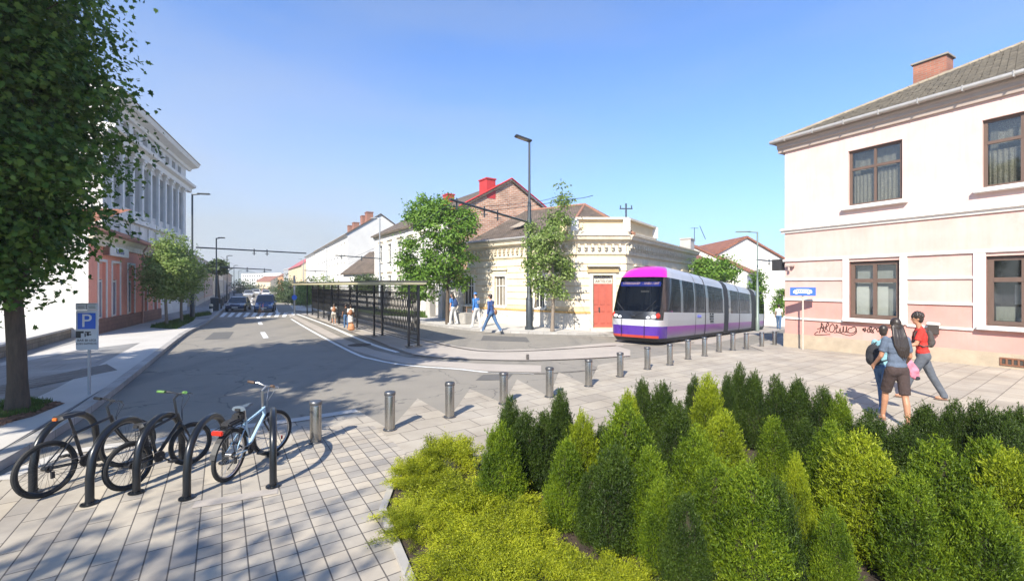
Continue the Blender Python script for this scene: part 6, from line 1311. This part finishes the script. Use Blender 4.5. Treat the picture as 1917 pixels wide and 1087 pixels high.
def human(px, d, z0, rz, H, label, legs, arms, fit, lean=4, vox=.012, group=None, headturn=0, xy=None, slim=1, sit=False):
    q = at(px, d) if xy is None else Vector((*xy, 0)); r = empty('person', (q.x, q.y, z0), rz, label, 'person', group); k = H/1.75; r.scale = (k*slim, k*slim, k)
    sk = fit.get('skin', skin1); J = {}
    rad = math.radians
    hips = {}
    for s, (a, kb, out) in zip((-1, 1), legs):
        h = Vector((s*.088, 0, .92)); a, kb, out = rad(a), rad(kb), rad(out)
        kn = h + Vector((s*math.sin(out)*.42, math.sin(a)*.42, -math.cos(a)*.42)); an = kn + Vector((0, math.sin(a-kb)*.41, -math.cos(a-kb)*.41)); hips[s] = [h, kn, an]
    dz = -min(v[2].z for v in hips.values()) + .085
    if sit: dz = sit
    for v in hips.values():
        for p in v: p.z += dz
    pel = Vector((0,0,.94+dz)); ln = rad(lean); up = Vector((0, math.sin(ln), math.cos(ln))); fw = Vector((0, math.cos(ln), -math.sin(ln)))
    Rt = Matrix.Rotation(-ln, 3, 'X'); ch = pel+up*.34; nk = pel+up*.53; hd = pel+up*.715+fw*.02; Rh = Rt @ Matrix.Rotation(rad(headturn), 3, 'Z')
    b = MB(); b.ell(pel+up*.02, (.155,.105,.12), Rt); b.ell(pel+up*.18, (.125,.085,.16), Rt); b.ell(ch, (.155,.10,.17), Rt); b.ell(nk-up*.04, (.15,.065,.06), Rt); b.cone(nk-up*.05, hd-up*.05, .055, .048)
    b.ell(hd+up*.02, (.073,.090,.105), Rh, 16, 12); hf = Rh @ Vector((0,1,0)); hs = Rh @ Vector((1,0,0)); b.ell(hd+hf*.025-up*.055, (.052,.058,.055), Rh); b.ell(hd+hf*.095-up*.005, (.013,.022,.022), Rh, 8, 6); b.ell(hd+hf*.078-up*.045, (.024,.014,.012), Rh, 8, 6)
    for s in (-1,1): b.ell(hd+hs*s*.074-hf*.005, (.012,.022,.032), Rh, 8, 6)
    AR = {}
    for s, (a, out, eb) in zip((-1,1), arms):
        a, out, eb = rad(a+lean), rad(out), rad(eb); sh = nk - up*.045 + Vector((s*.17,0,0)); el = sh + Vector((s*math.sin(out)*.28, math.sin(a)*math.cos(out)*.28, -math.cos(a)*math.cos(out)*.28)); fd = Vector((s*math.sin(out)*.4, math.sin(a+eb), -math.cos(a+eb))).normalized(); wr = el + fd*.245
        AR[s] = (sh, el, wr, fd); b.cone(sh, el, .05, .039); b.cone(el, wr, .038, .026)
        side = fd.cross(Vector((s,0,0))).normalized(); pm_ = wr+fd*.045; b.cone(wr, pm_+fd*.02, .027, .034)
        if vox <= .012:
            for j, (o_, L_) in enumerate(((-.028,.062),(-.010,.072),(.009,.068),(.027,.052))):
                a0 = pm_+side*o_+fd*.03; a1 = a0+fd*L_*.5+Vector((-s*.006,0,0)); a2 = a1+fd*L_*.4+Vector((-s*.02,0,0)); b.path([a0-fd*.01,a1,a2],[.0105,.0095,.008],8)
            t0 = pm_-side*.028; b.path([t0, t0-side*.025+fd*.02, t0-side*.03+fd*.05],[.012,.0105,.009],8)
        else: b.ell(pm_+fd*.05, (.022,.03,.05), None, 8, 6)
    for s, (h, kn, an) in hips.items():
        b.cone(h, kn, .088, .054); cf = kn.lerp(an,.3)+Vector((0,-.015,0)); b.cone(kn, cf, .052, .056); b.cone(cf, an, .055, .036); b.ell(an+Vector((0,.05,-.05)), (.038,.105,.03)); b.ell(an+Vector((0,-.02,-.03)), (.034,.04,.045))
    remesh(b, 'body', sk, r, vox)
    # eyes and brows
    e = MB()
    for s in (-1,1): e.ell(hd+hs*s*.030+hf*.079+up*.020, (.010,.006,.005), Rh, 8, 6); e.ell(hd+hs*s*.031+hf*.079+up*.036, (.015,.004,.003), Rh, 8, 6)
    e.build('eyes', hairm, r)
    # top
    if 'top' in fit:
        m, sleeve = fit['top']; g = MB(); g.ell(pel+up*.06, (.172,.122,.10), Rt); g.ell(pel+up*.18, (.152,.108,.18), Rt); g.ell(ch+up*.01, (.175,.118,.17), Rt); g.ell(nk-up*.06, (.185,.085,.07), Rt); g.cone(nk-up*.06, nk+up*.0, .07, .062)
        for s, (sh, el, wr, fd) in AR.items():
            if sleeve == 'long': g.cone(sh, el, .063, .052); g.cone(el, wr-fd*.01, .051, .040)
            else: e2 = sh.lerp(el, .72); g.ell(sh, (.064,)*3); g.tube(sh, e2, .063, .064, 12)
        remesh(g, 'shirt', m, r, vox*1.1, 2)
    if 'bottom' in fit:
        m, kd = fit['bottom']; g = MB(); g.ell(pel+up*.0, (.172,.128,.13), Rt)
        for s, (h, kn, an) in hips.items():
            g.ell(h+Vector((0,-.02,.0)), (.098,.105,.11))
            if kd == 'long': g.cone(h, kn, .102, .074); g.cone(kn, an+Vector((0,0,.0)), .073, .062); g.tube(an+Vector((0,0,.02)), an-Vector((0,0,.045)), .062, .068, 12)
            else: e2 = h.lerp(kn, .92); g.tube(h, e2, .104, .088, 14)
        if kd == 'skirt': g.tube(pel, (0,0,hips[1][1].z+.02), .15, .20, 18)
        remesh(g, 'trousers' if kd == 'long' else ('skirt' if kd == 'skirt' else 'shorts'), m, r, vox*1.1, 2)
    if 'shoes' in fit:
        for s, (h, kn, an) in hips.items():
            g = MB()
            if fit.get('sandal'): g.ell(an+Vector((0,.035,-.078)), (.05,.145,.012)); g.cone(an+Vector((-.035,.08,-.055)), an+Vector((.035,.10,-.055)), .012, .012); g.cone(an+Vector((-.04,-.02,-.05)), an+Vector((.04,-.02,-.05)), .012,.012)
            else: g.ell(an+Vector((0,.055,-.045)), (.048,.13,.042)); g.ell(an+Vector((0,-.015,-.02)), (.045,.06,.05))
            remesh(g, 'shoe', fit['shoes'], r, vox, 1)
    hr = fit.get('hair', 'short'); hm_ = fit.get('hairm', hairm); g = MB()
    if hr == 'cap':
        g.ell(hd+up*.05, (.084,.10,.075), Rh, 16, 10); g.ell(hd+up*.045+hf*.10, (.06,.06,.012), Rh); remesh(g, 'cap', fit['cap'], r, vox, 1); g = MB(); g.ell(hd-hf*.035-up*.0, (.076,.07,.07), Rh); remesh(g, 'hair', hm_, r, vox, 1)
    else:
        if hr == 'afro':
            ra = random.Random(9)
            for _ in range(90):
                dv_ = Vector((ra.gauss(0,1), ra.gauss(0,1)-.25, ra.gauss(0,1)+.5)).normalized(); g.ell(hd+up*.045-hf*.02+Rh @ Vector((dv_.x*.086, dv_.y*.098, max(-.05, dv_.z*.092))), (.017+ra.random()*.01,)*3, None, 6, 5)
        g.ell(hd+up*.045-hf*.018, (.086,.098,.095) if hr != 'afro' else (.092,.10,.097), Rh, 16, 10); g.ell(hd-up*.01-hf*.04, (.078,.066,.085), Rh)
        if hr == 'long':
            g.ell(hd-hf*.055-up*.02, (.088,.06,.12), Rh); 
            rg = random.Random(3)
            for j in range(17):
                x = -.085+.17*j/16; L_ = .50*(1-.7*abs(x+.01)*5*.35)+rg.uniform(-.05,.05); a0 = hd+hs*x*.9-hf*.07; a1 = a0+hs*(x*.25+.01)-hf*.05-up*L_*.4; a2 = a1+hs*(.02+x*.1)-hf*.02-up*L_*.35; a3 = a2+hs*(.035-x*.3)+hf*.01-up*L_*.3
                g.path([a0,a1,a2,a3],[.022,.024,.02,.006],8)
        remesh(g, 'hair', hm_, r, vox*.8, 1)
    r['_c'] = 1; del r['_c']
    return r, dict(pel=pel, ch=ch, nk=nk, hd=hd, up=up, fw=fw, AR=AR, hips=hips, Rt=Rt)
def backpack(pr, J, m, label, strap=None, sz=1, off=(0,0,0), name='backpack'):
    M = pr.matrix_basis; up, fw = J['up'], J['fw']; c = J['ch'] - fw*(.12+.075*sz) - up*.06 + Vector(off)
    g = MB(); g.ell(c, (.15*sz,.085*sz,.21*sz), J['Rt'], 18, 12); g.ell(c-fw*.05*sz-up*.07*sz, (.115*sz,.06*sz,.10*sz), J['Rt']); g.ell(c-up*.1*sz, (.145*sz,.09*sz,.12*sz), J['Rt'])
    r = bpy.data.objects.new(name, None); COL.objects.link(r); r.location, r.rotation_euler, r.scale = pr.location, pr.rotation_euler, pr.scale; tag(r, label, 'bag' if name != 'backpack' else 'backpack')
    remesh(g, 'pack_body', m, r, .011, 1); s_ = MB()
    for s in (-1,1):
        s_.path([c+up*.16*sz+Vector((s*.06,0,0))+fw*.05, J['nk']-up*.0+Vector((s*.085,0,0)), J['nk']+fw*.10-up*.08+Vector((s*.10,0,0)), J['ch']+fw*.14-up*.08+Vector((s*.11,0,0)), J['ch']+Vector((s*.17,0,0))-up*.16, c-up*.15*sz+Vector((s*.08,0,0))], .013, 6)
    s_.build('strap', strap or m, r, smooth=True); h = MB(); h.path([c+up*.20*sz+Vector((-.03,0,0)), c+up*.235*sz, c+up*.20*sz+Vector((.03,0,0))], .008, 6); h.build('handle', m, r); return r
bk = cloth('black', (.022,.022,.026)); wh = cloth('white', (.66,.65,.62)); jean = cloth('jeans', (.07,.14,.27)); navyc = cloth('navy_grey', (.105,.135,.19)); brn = cloth('dark_brown', (.055,.035,.032)); redc = cloth('red', (.62,.035,.025)); greyc = cloth('slate', (.095,.105,.125)); bluec = cloth('blue', (.05,.19,.50)); dblue = cloth('dark_blue', (.045,.09,.25)); tealc = cloth('pale_teal', (.22,.42,.48)); pinkc = cloth('pink', (.66,.22,.30)); beige = cloth('beige', (.52,.47,.40)); leather = mat('brown_leather', (.26,.11,.05), None, 8, .6); tan = mat('tan_leather', (.45,.20,.09), None, 8, .6)
sandal = mat('sandal', (.20,.12,.08), None, 8, .7); shoew = mat('white_shoe', (.6,.62,.64), None, 8, .6); shoed = mat('dark_shoe', (.04,.04,.045), None, 8, .6)
pw, J = human(1679, 6.95, .03, R(-14), 1.69, 'woman with very long dark hair, grey blue T-shirt and brown shorts seen from behind', [(24,12,2),(-10,4,1)], [(4,12,42),(2,14,48)], dict(top=(navyc,'short'), bottom=(brn,'shorts'), shoes=sandal, sandal=1, hair='long'), lean=3, vox=.0095, slim=.86)
pmn, Jm = human(1728, 8.6, .03, R(56), 1.74, 'man in bright red T-shirt and slate trousers striding left beyond the woman', [(28,8,0),(-22,6,0)], [(14,8,55),(10,8,60)], dict(top=(redc,'short'), bottom=(greyc,'long'), shoes=sandal, sandal=1, hair='afro'), lean=6, vox=.010, slim=.9)
backpack(pmn, Jm, cloth('charcoal', (.07,.06,.055)), 'dark slim backpack on the back of the man in red', sz=.8, off=(0,.04,.03))
p3, J3 = human(1652, 7.75, .03, R(-62), 1.52, 'person in pale blue clothing mostly hidden behind the long haired woman', [(20,10,0),(-14,6,0)], [(5,12,30),(5,10,30)], dict(top=(tealc,'short'), bottom=(jean,'long'), shoes=shoed, hair='short'), vox=.013, slim=.85)
backpack(p3, J3, bk, 'bulky black backpack sticking out left of the long haired woman', sz=1.05, off=(-.1,-.02,-.05))
# pink garment carried between the two
q = at(1704, 7.4); m = MB()
for k_ in range(6): m.path([(-.12+.02*k_,.02*(k_%2),.36),(-.05+.022*k_,.03*(k_%3),.27),(.0+.026*k_,.02*(k_%2),.14),(.03+.03*k_,.01*k_,.02-.015*(k_%3))], [.02,.03,.034,.022], 8)
m.path([(-.12,0,.36),(0,0,.33)], .03, 8); o = remesh(m, 'folded_jacket', pinkc, None, .012, 2); o.location = (q.x, q.y, .68); tag(o, 'pink jacket hanging from the arm between the woman and the man in red', 'jacket'); MB().ell((.13,.02,.0),(.05,.04,.035)).build('lining', bk, o, smooth=True)
dp = lambda py, z=.11: F*(CH-z)/(py-HY)
pa, Ja = human(848, dp(607), .11, R(62), 1.72, 'leftmost of three pedestrians by the cream wall, blue T-shirt and white trousers', [(10,4,2),(-12,6,2)], [(-8,6,10),(12,6,25)], dict(top=(bluec,'short'), bottom=(wh,'long'), shoes=shoew, hair='long', skin=skin2), vox=.014)
backpack(pa, Ja, cloth('navy_pack', (.03,.06,.16)), 'navy backpack on the leftmost pedestrian in blue', sz=1.05)
pb_, Jb = human(892, dp(613), .11, R(50), 1.80, 'middle pedestrian by the cream wall, blue cap and blue long sleeved top', [(16,6,1),(-12,8,1)], [(-14,8,20),(16,6,30)], dict(top=(bluec,'long'), bottom=(wh,'long'), shoes=shoew, hair='cap', cap=bluec, skin=skin2), vox=.014)
m = MB(); m.box(-.10,.10,-.142,-.134,1.28,1.33); m.box(-.08,.09,-.142,-.134,1.21,1.25); m.build('back_print', wh, pb_)
pc_, Jc = human(920, dp(621), .11, R(58), 1.82, 'rightmost of three pedestrians by the cream wall, dark blue shirt and jeans', [(30,4,0),(-26,10,0)], [(-10,8,20),(12,8,20)], dict(top=(dblue,'long'), bottom=(jean,'long'), shoes=shoew, hair='short', skin=skin2), vox=.014)
g = MB(); up = Jc['up']; g.path([Jc['nk']+Vector((-.1,.02,-.02)), Jc['ch']+Vector((-.02,-.13,0)), Jc['pel']+Vector((.16,-.10,.1))], .015, 6); g.ell(Jc['pel']+Vector((.15,-.13,.02)), (.09,.05,.12)); o = g.build('shoulder_bag', leather, None, smooth=True, uv=False); o.location, o.rotation_euler, o.scale = pc_.location, pc_.rotation_euler, pc_.scale; tag(o, 'brown leather bag slung over the striding pedestrian in dark blue', 'bag')
# people waiting at the shelter
ps1, Js1 = human(648, 22.6, .06, R(40), 1.22, 'waiting child in dark clothes with black backpack, left of the pair at the shelter', [(4,2,2),(-4,2,2)], [(4,8,20),(4,8,20)], dict(top=(bk,'short'), bottom=(jean,'long'), shoes=shoed, hair='short'), vox=.016); backpack(ps1, Js1, bk, 'black backpack on the dark dressed child at the shelter')
ps2, Js2 = human(656.5, 21.9, .06, R(15), 1.22, 'waiting girl in white top and short white skirt with brown backpack at the shelter', [(4,2,2),(-4,2,2)], [(4,8,40),(4,8,40)], dict(top=(wh,'short'), bottom=(wh,'skirt'), shoes=shoew, hair='short'), vox=.016); backpack(ps2, Js2, leather, 'brown backpack on the girl in white at the shelter')
g = MB(); g.ell((0,0,.18),(.17,.12,.18)); g.ell((0,0,.10),(.18,.13,.11)); q = at(657.5, 21.2); o = remesh(g, 'bag', tan, None, .02, 1); o.location = (q.x,q.y,.06); tag(o, 'rounded tan bag standing on the ground beside the waiting girl', 'bag'); MB().path([(-.06,0,.34),(-.04,0,.42),(.04,0,.42),(.06,0,.34)], .012, 6).build('handle', leather, o)
ps3, Js3 = human(625, 24.2, .06, R(20), 1.25, 'person in white top bending forward by the bench inside the shelter', [(35,40,2),(25,35,2)], [(30,8,40),(30,8,40)], dict(top=(wh,'short'), bottom=(beige,'shorts'), shoes=shoew, hair='short'), lean=28, vox=.016); backpack(ps3, Js3, leather, 'reddish brown backpack on the bending person in the shelter', sz=.95)
human(491.5, 35.4, 0, R(-60), .86, 'small child in pink crossing in front of the blue car', [(12,6,1),(-12,6,1)], [(5,8,20),(5,8,20)], dict(top=(pinkc,'short'), bottom=(wh,'shorts'), shoes=shoew, hair='short', skin=skin2), vox=.018)
human(486, 35.2, 0, R(-60), .80, 'small child in tan clothes crossing just left of the one in pink', [(12,6,1),(-12,6,1)], [(5,8,20),(5,8,20)], dict(top=(beige,'short'), bottom=(cloth('tan', (.42,.24,.12)),'long'), shoes=shoew, hair='short', skin=skin2), vox=.018)
human(1458, 30, -.75, R(-40), 1.7, 'distant walker in white and blue at the far end of the bollards', [(12,6,1),(-12,6,1)], [(5,8,20),(5,8,20)], dict(top=(wh,'short'), bottom=(jean,'long'), shoes=shoed, hair='short', skin=skin2), vox=.018)
# ---------------------------------------------------------------- tram
TA = V2(5.82, 16.5); TN = V2(-.79,.613); TL = 24.6; NX = .75
tp = Plane(TA, TA + V2(.613,.79)*TL)
rt = TA - V2(.613,.79)*NX + TN*1.04
tram = empty('tram', (rt.x, rt.y, .02), math.atan2(.79,.613), 'long silver tram with magenta roof cap, purple bumper and dark glazing coming round the corner', 'tram')
tram.rotation_mode = 'XYZ'; tram.rotation_euler = (0, R(3.1), math.atan2(.79,.613))
tx_ = lambda px: tp.at(px)[0] + NX
silver = mat('tram_silver', (.50,.50,.51),(.46,.46,.47),.5,.42,.35,coat=.1); magenta = mat('tram_magenta', (.50,.012,.33),(.45,.01,.30),1,.28,coat=.5); purple = mat('tram_purple', (.085,.025,.30),(.07,.02,.25),1,.2,.2,coat=.6); redr = mat('tram_red', (.55,.06,.04),None,2,.3,coat=.4); tblk = mat('tram_black', (.014,.015,.018),None,3,.25,coat=.4); bel = mat('bellows_rubber', (.02,.02,.022),None,3,.7); under = mat('tram_under', (.03,.03,.032),None,3,.8)
lv, lt_, lb_ = _new('tram_skirt_livery'); N, Lk = lt_.nodes, lt_.links; tc = N.new('ShaderNodeTexCoord'); sx = N.new('ShaderNodeSeparateXYZ'); Lk.new(tc.outputs['Object'], sx.inputs[0]); mr = N.new('ShaderNodeMapRange'); mr.inputs[1].default_value = .2; mr.inputs[2].default_value = .72; Lk.new(sx.outputs[2], mr.inputs[0]); cr = N.new('ShaderNodeValToRGB'); e = cr.color_ramp.elements; e[0].color = (.10,.11,.17,1); e[1].color = (.26,.045,.30,1); e[0].position = .15; e[1].position = .85; Lk.new(mr.outputs[0], cr.inputs[0]); Lk.new(cr.outputs[0], lb_.inputs[0]); lb_.inputs['Roughness'].default_value = .3; lb_.inputs['Coat Weight'].default_value = .05
ZL = [.12,.27,.37,.72,.95,1.26,2.0,2.6,2.85,3.02,3.12]; NZ = [.28,.08,.03,0,.03,.10,.36,.62,.86,1.25,1.75]; WZ = [.96,1.0,1.02,1.03,1.04,1.04,1.02,.95,.86,.70,.42]
fr_ = [(0,0),(.004,.2),(.02,.42),(.06,.62),(.13,.78),(.26,.89),(.5,.965),(1,1)]
sd_ = sorted([tx_(p) for p in (1246,1274,1278.5,1299,1303,1318.5,1320.5,1326,1353,1355.5,1364,1368,1382.5,1385.5,1404,1407,1415.5,1418,1429,1431,1446,1449)]) + [TL-.35, TL]
glz = [(tx_(1246),tx_(1274)),(tx_(1278.5),tx_(1299)),(tx_(1303),tx_(1318.5)),(tx_(1326),tx_(1353)),(tx_(1368),tx_(1382.5)),(tx_(1385.5),tx_(1404)),(tx_(1418),tx_(1429)),(tx_(1431),tx_(1446)),(tx_(1449),TL-.35)]
bls = [(tx_(1355.5),tx_(1364)),(tx_(1407),tx_(1415.5))]
nf = len(fr_); NS = nf + len(sd_)
def TV(i, j, s):
    if j < nf: a = .85; return (NZ[i]+fr_[j][0]*a, s*WZ[i]*fr_[j][1], ZL[i])
    x = sd_[j-nf]; e = 0
    k = .0
    for a_, b_ in bls:
        if a_ < x-.01 < b_-.02: k = .04
    xe = max(x, NZ[i]+.86+.001*j)
    rear = .25*max(0, (x-(TL-.4))/.4); return (xe - (.45*max(0,ZL[i]-1.2)*(rear*2)), s*(WZ[i]-k-rear*.3), ZL[i])
bk_ = {}
def addq(nm, q): 
    m = bk_.setdefault(nm, MB()); m.poly(q)
for s in (-1,1):
    for i in range(len(ZL)-1):
        for j in range(NS-1):
            q = [TV(i,j,s),TV(i,j+1,s),TV(i+1,j+1,s),TV(i+1,j,s)]
            if j < nf-1:
                crn = j >= 5
                nm = ['underframe','red_strip','bumper','front_panel','front_mask','windshield','windshield','roof_cap','roof_cap','roof_cap'][i]
                if crn and nm == 'windshield': nm = 'front_mask'
                if crn and nm == 'red_strip': nm = 'bumper'
                if j == nf-2 and nm == 'roof_cap': nm = 'roof_shell'
                if j == nf-2 and nm in ('front_mask',) and i == 4: nm = 'side_panel'
                addq(nm, q)
            else:
                xm = (q[0][0]+q[1][0])/2; xs_ = (sd_[max(0,j-nf)]+sd_[min(len(sd_)-1, j+1-nf)])/2 if j >= nf else NZ[i]+.9
                bi = [gk for gk, (a_, b_) in enumerate(bls) if a_ <= xs_ <= b_]
                if bi: addq(f'bellows#{bi[0]}', q); continue
                nm = ['underframe','skirt','skirt','side_panel','side_panel','W','W','roof_shell','roof_shell','roof_shell'][i]
                if nm == 'skirt' and i == 1: nm = 'skirt'
                if nm == 'W': gi = [gk for gk, (a_, b_) in enumerate(glz) if a_ <= xs_ <= b_]; nm = f'side_window#{gi[0]}#{s}' if gi else f'window_pillar#{j}#{s}'
                addq(nm, q)
for j in range(NS-1): addq('roof_cap' if j < nf-2 else 'roof_shell', [TV(len(ZL)-1,j,-1),TV(len(ZL)-1,j+1,-1),TV(len(ZL)-1,j+1,1),TV(len(ZL)-1,j,1)])
for i in range(len(ZL)-1): addq('rear_end', [TV(i,NS-1,-1),TV(i,NS-1,1),TV(i+1,NS-1,1),TV(i+1,NS-1,-1)])
tm = dict(underframe=under, red_strip=redr, bumper=purple, front_panel=silver, front_mask=tblk, windshield=tramglass, roof_cap=magenta, roof_shell=silver, side_panel=silver, skirt=lv, bellows=bel, side_window=tramglass, window_pillar=tblk, rear_end=tblk)
PT = {}
for nm, m in bk_.items(): 
    o = m.build(nm.split('#')[0], darkglass if nm.startswith('side_window') and nm.endswith('#1') else tm[nm.split('#')[0]], tram, smooth=False); bm = bmesh.new(); bm.from_mesh(o.data); bmesh.ops.remove_doubles(bm, verts=bm.verts, dist=.0005); bm.to_mesh(o.data); bm.free(); o.data.polygons.foreach_set('use_smooth',[True]*len(o.data.polygons)); o.data.set_sharp_from_angle(angle=R(40)); PT[nm] = o  # far side panes are opaque dark so the interior looks dim
m = MB()
for x in (tx_(1320), tx_(1384), tx_(1430), tx_(1302)+.0):
    for s in (-1,):
        pts = [(x, s*(WZ[i]+.006), ZL[i]) for i in range(1, len(ZL)-1)]; m.path(pts, .018 if x != tx_(1302) else .006, 4)
m.build('panel_gap', tblk, tram)
# interior
m = MB(); m.box(.9, TL-.5, -.95, .95, .40, .44); m.box(1.2, TL-.5, -.8, .8, 2.74, 2.78); it = mat('tram_interior_grey', (.22,.22,.23),None,2,.7); m.build('floor_and_ceiling', it, tram)
m = MB()
for k in range(12):
    x = 3.2+k*1.7
    for y in (-.62,.62): m.box(x, x+.42, y-.22, y+.22, .82, .9); m.box(x+.38, x+.46, y-.22, y+.22, .9, 1.45)
m.build('seats', mat('seat_grey_pink', (.18,.14,.17),None,6,.8), tram, bevel=.02)
m = MB()
for k in range(9):
    x = 3.0+k*2.3; m.tube((x,-.45,.42),(x,-.45,2.72),.018,n=6); m.tube((x,.45,.42),(x,.45,2.72),.018,n=6)
m.tube((2.6,-.5,2.3),(TL-1,-.5,2.3),.015,n=6); m.build('grab_rails', chrome, tram)
m = MB(); m.box(.95, 1.5, -.9, .9, .42, 1.2); m.build('driver_console', tblk, tram, bevel=.05)
# destination display
dm = emis('display_blue', (.03,.05,.45), .9); M = Matrix.Translation((.68,0,2.33)) @ Matrix.Rotation(R(-90),4,'Z') @ Matrix.Rotation(R(-20),4,'X')
dq = MB().box(-.80,.80,0,.05,-.085,.085).xf(M).build('destination_display', dm, tram)
text('I STEROSANEP', .13, M @ Matrix.Translation((-.36,-.006,.012)), emis('display_text', (1,.62,.5), 1.3), dq, sx=.85); text('- UNBU - UNT', .13, M @ Matrix.Translation((.42,-.006,.012)), MATS['display_text'], dq, sx=.8)
text('BBBBBB', .10, Matrix.Translation((0,0,0)) @ M @ Matrix.Translation((0.2,.1,-.28)), mat('notice_cream', (.6,.5,.4),None,3,.6), dq)
# lamps, wipers, logo
hw_ = mat('lamp_clear', (.75,.77,.8),None,3,.08)
for s in (-1,1):
    m = MB(); m.ell((.16,s*.74,1.06),(.09,.10,.075)); m.ell((.085,s*.55,1.03),(.06,.075,.06)); m.build('headlight', hw_, tram, smooth=True)
    m = MB(); m.ell((.30,s*.86,1.10),(.16,.085,.12)); m.build('indicator', redl, tram, smooth=True)
m = MB()
for s in (-1,1): m.path([(.05,s*.08,1.12),(.10,s*.35,1.22),(.20,s*.66,1.52),(.26,s*.78,1.68)],.014,6); m.path([(.05,s*.12,1.10),(.12,s*.5,1.15),(.3,s*.84,1.5)],.010,6)
m.ell((.02,0,1.08),(.03,.09,.05)); m.build('wiper', tblk, tram)
m = MB()
for y in (-.45,.45): m.box(-.012,.03,y-.006,y+.006,.3,.94)
m.build('panel_gap', tblk, tram)
a = tx_(1303); MM = Matrix.Translation((a+.45,-1.052,1.1)); text('UUUUUU', .17, MM, mat('logo_blue', (.10,.12,.50),None,3,.5), tram, sx=.9)
m = MB(); a = tx_(1328)
for r_ in range(4):
    for c_ in range(6): 
        if (r_*5+c_*3) % 7: m.box(a+c_*.13, a+c_*.13+.10, -1.056, -1.044, .80+r_*.12, .80+r_*.12+.09)
m.build('block_pattern', dk, tram)
m = MB()
for x in (2.0, 3.6, 11, 12.6, 20, 21.6):
    for s in (-.84,.84): m.lathe((0,0,0),[(.28,-.06),(.30,0),(.28,.06)],18).xf(Matrix.Identity(4)); k_ = m
m = MB()
for x in (2.0, 3.6, 11, 12.6, 20, 21.6):
    for s in (-.84,.84): w2 = MB(); w2.lathe((0,0,0),[(.05,-.06),(.28,-.06),(.30,-.04),(.28,.06),(.05,.06)],18); w2.xf(Matrix.Translation((x,s,.29)) @ Matrix.Rotation(R(90),4,'X')); w2.build('wheel', under, tram, smooth=True)
m = MB(); 
# driver in pink seen through the front side window
wx = rt + V2(.613,.79)*1.95 + V2(.79,-.613)*.70
human(0, 0, .25, R(150), 1.55, 'person in pink jacket visible through the front side window of the tram', [(70,80,4),(70,80,4)], [(10,8,50),(10,8,50)], dict(top=(cloth('hot_pink', (.85,.16,.50)),'long'), bottom=(bk,'long'), hair='long', skin=skin2), vox=.018, xy=(wx.x, wx.y), sit=-.35)
# ---------------------------------------------------------------- air over the town
hb = MB().box(-700, 900, -40, 1250, -9, 60).build('haze', None, None, uv=False); tag(hb, kind='stuff', label='thin pale summer haze over the street')
hm2 = bpy.data.materials.new('haze_air'); hm2.use_nodes = True; hn = hm2.node_tree; hn.nodes.remove(hn.nodes['Principled BSDF'])
pv = hn.nodes.new('ShaderNodeVolumePrincipled'); pv.inputs['Density'].default_value = .0011; pv.inputs['Color'].default_value = (.96, .97, .97, 1); pv.inputs['Anisotropy'].default_value = .2
hn.links.new(pv.outputs[0], hn.nodes['Material Output'].inputs['Volume']); hb.data.materials.append(hm2)
SC.cycles.volume_bounces = 0
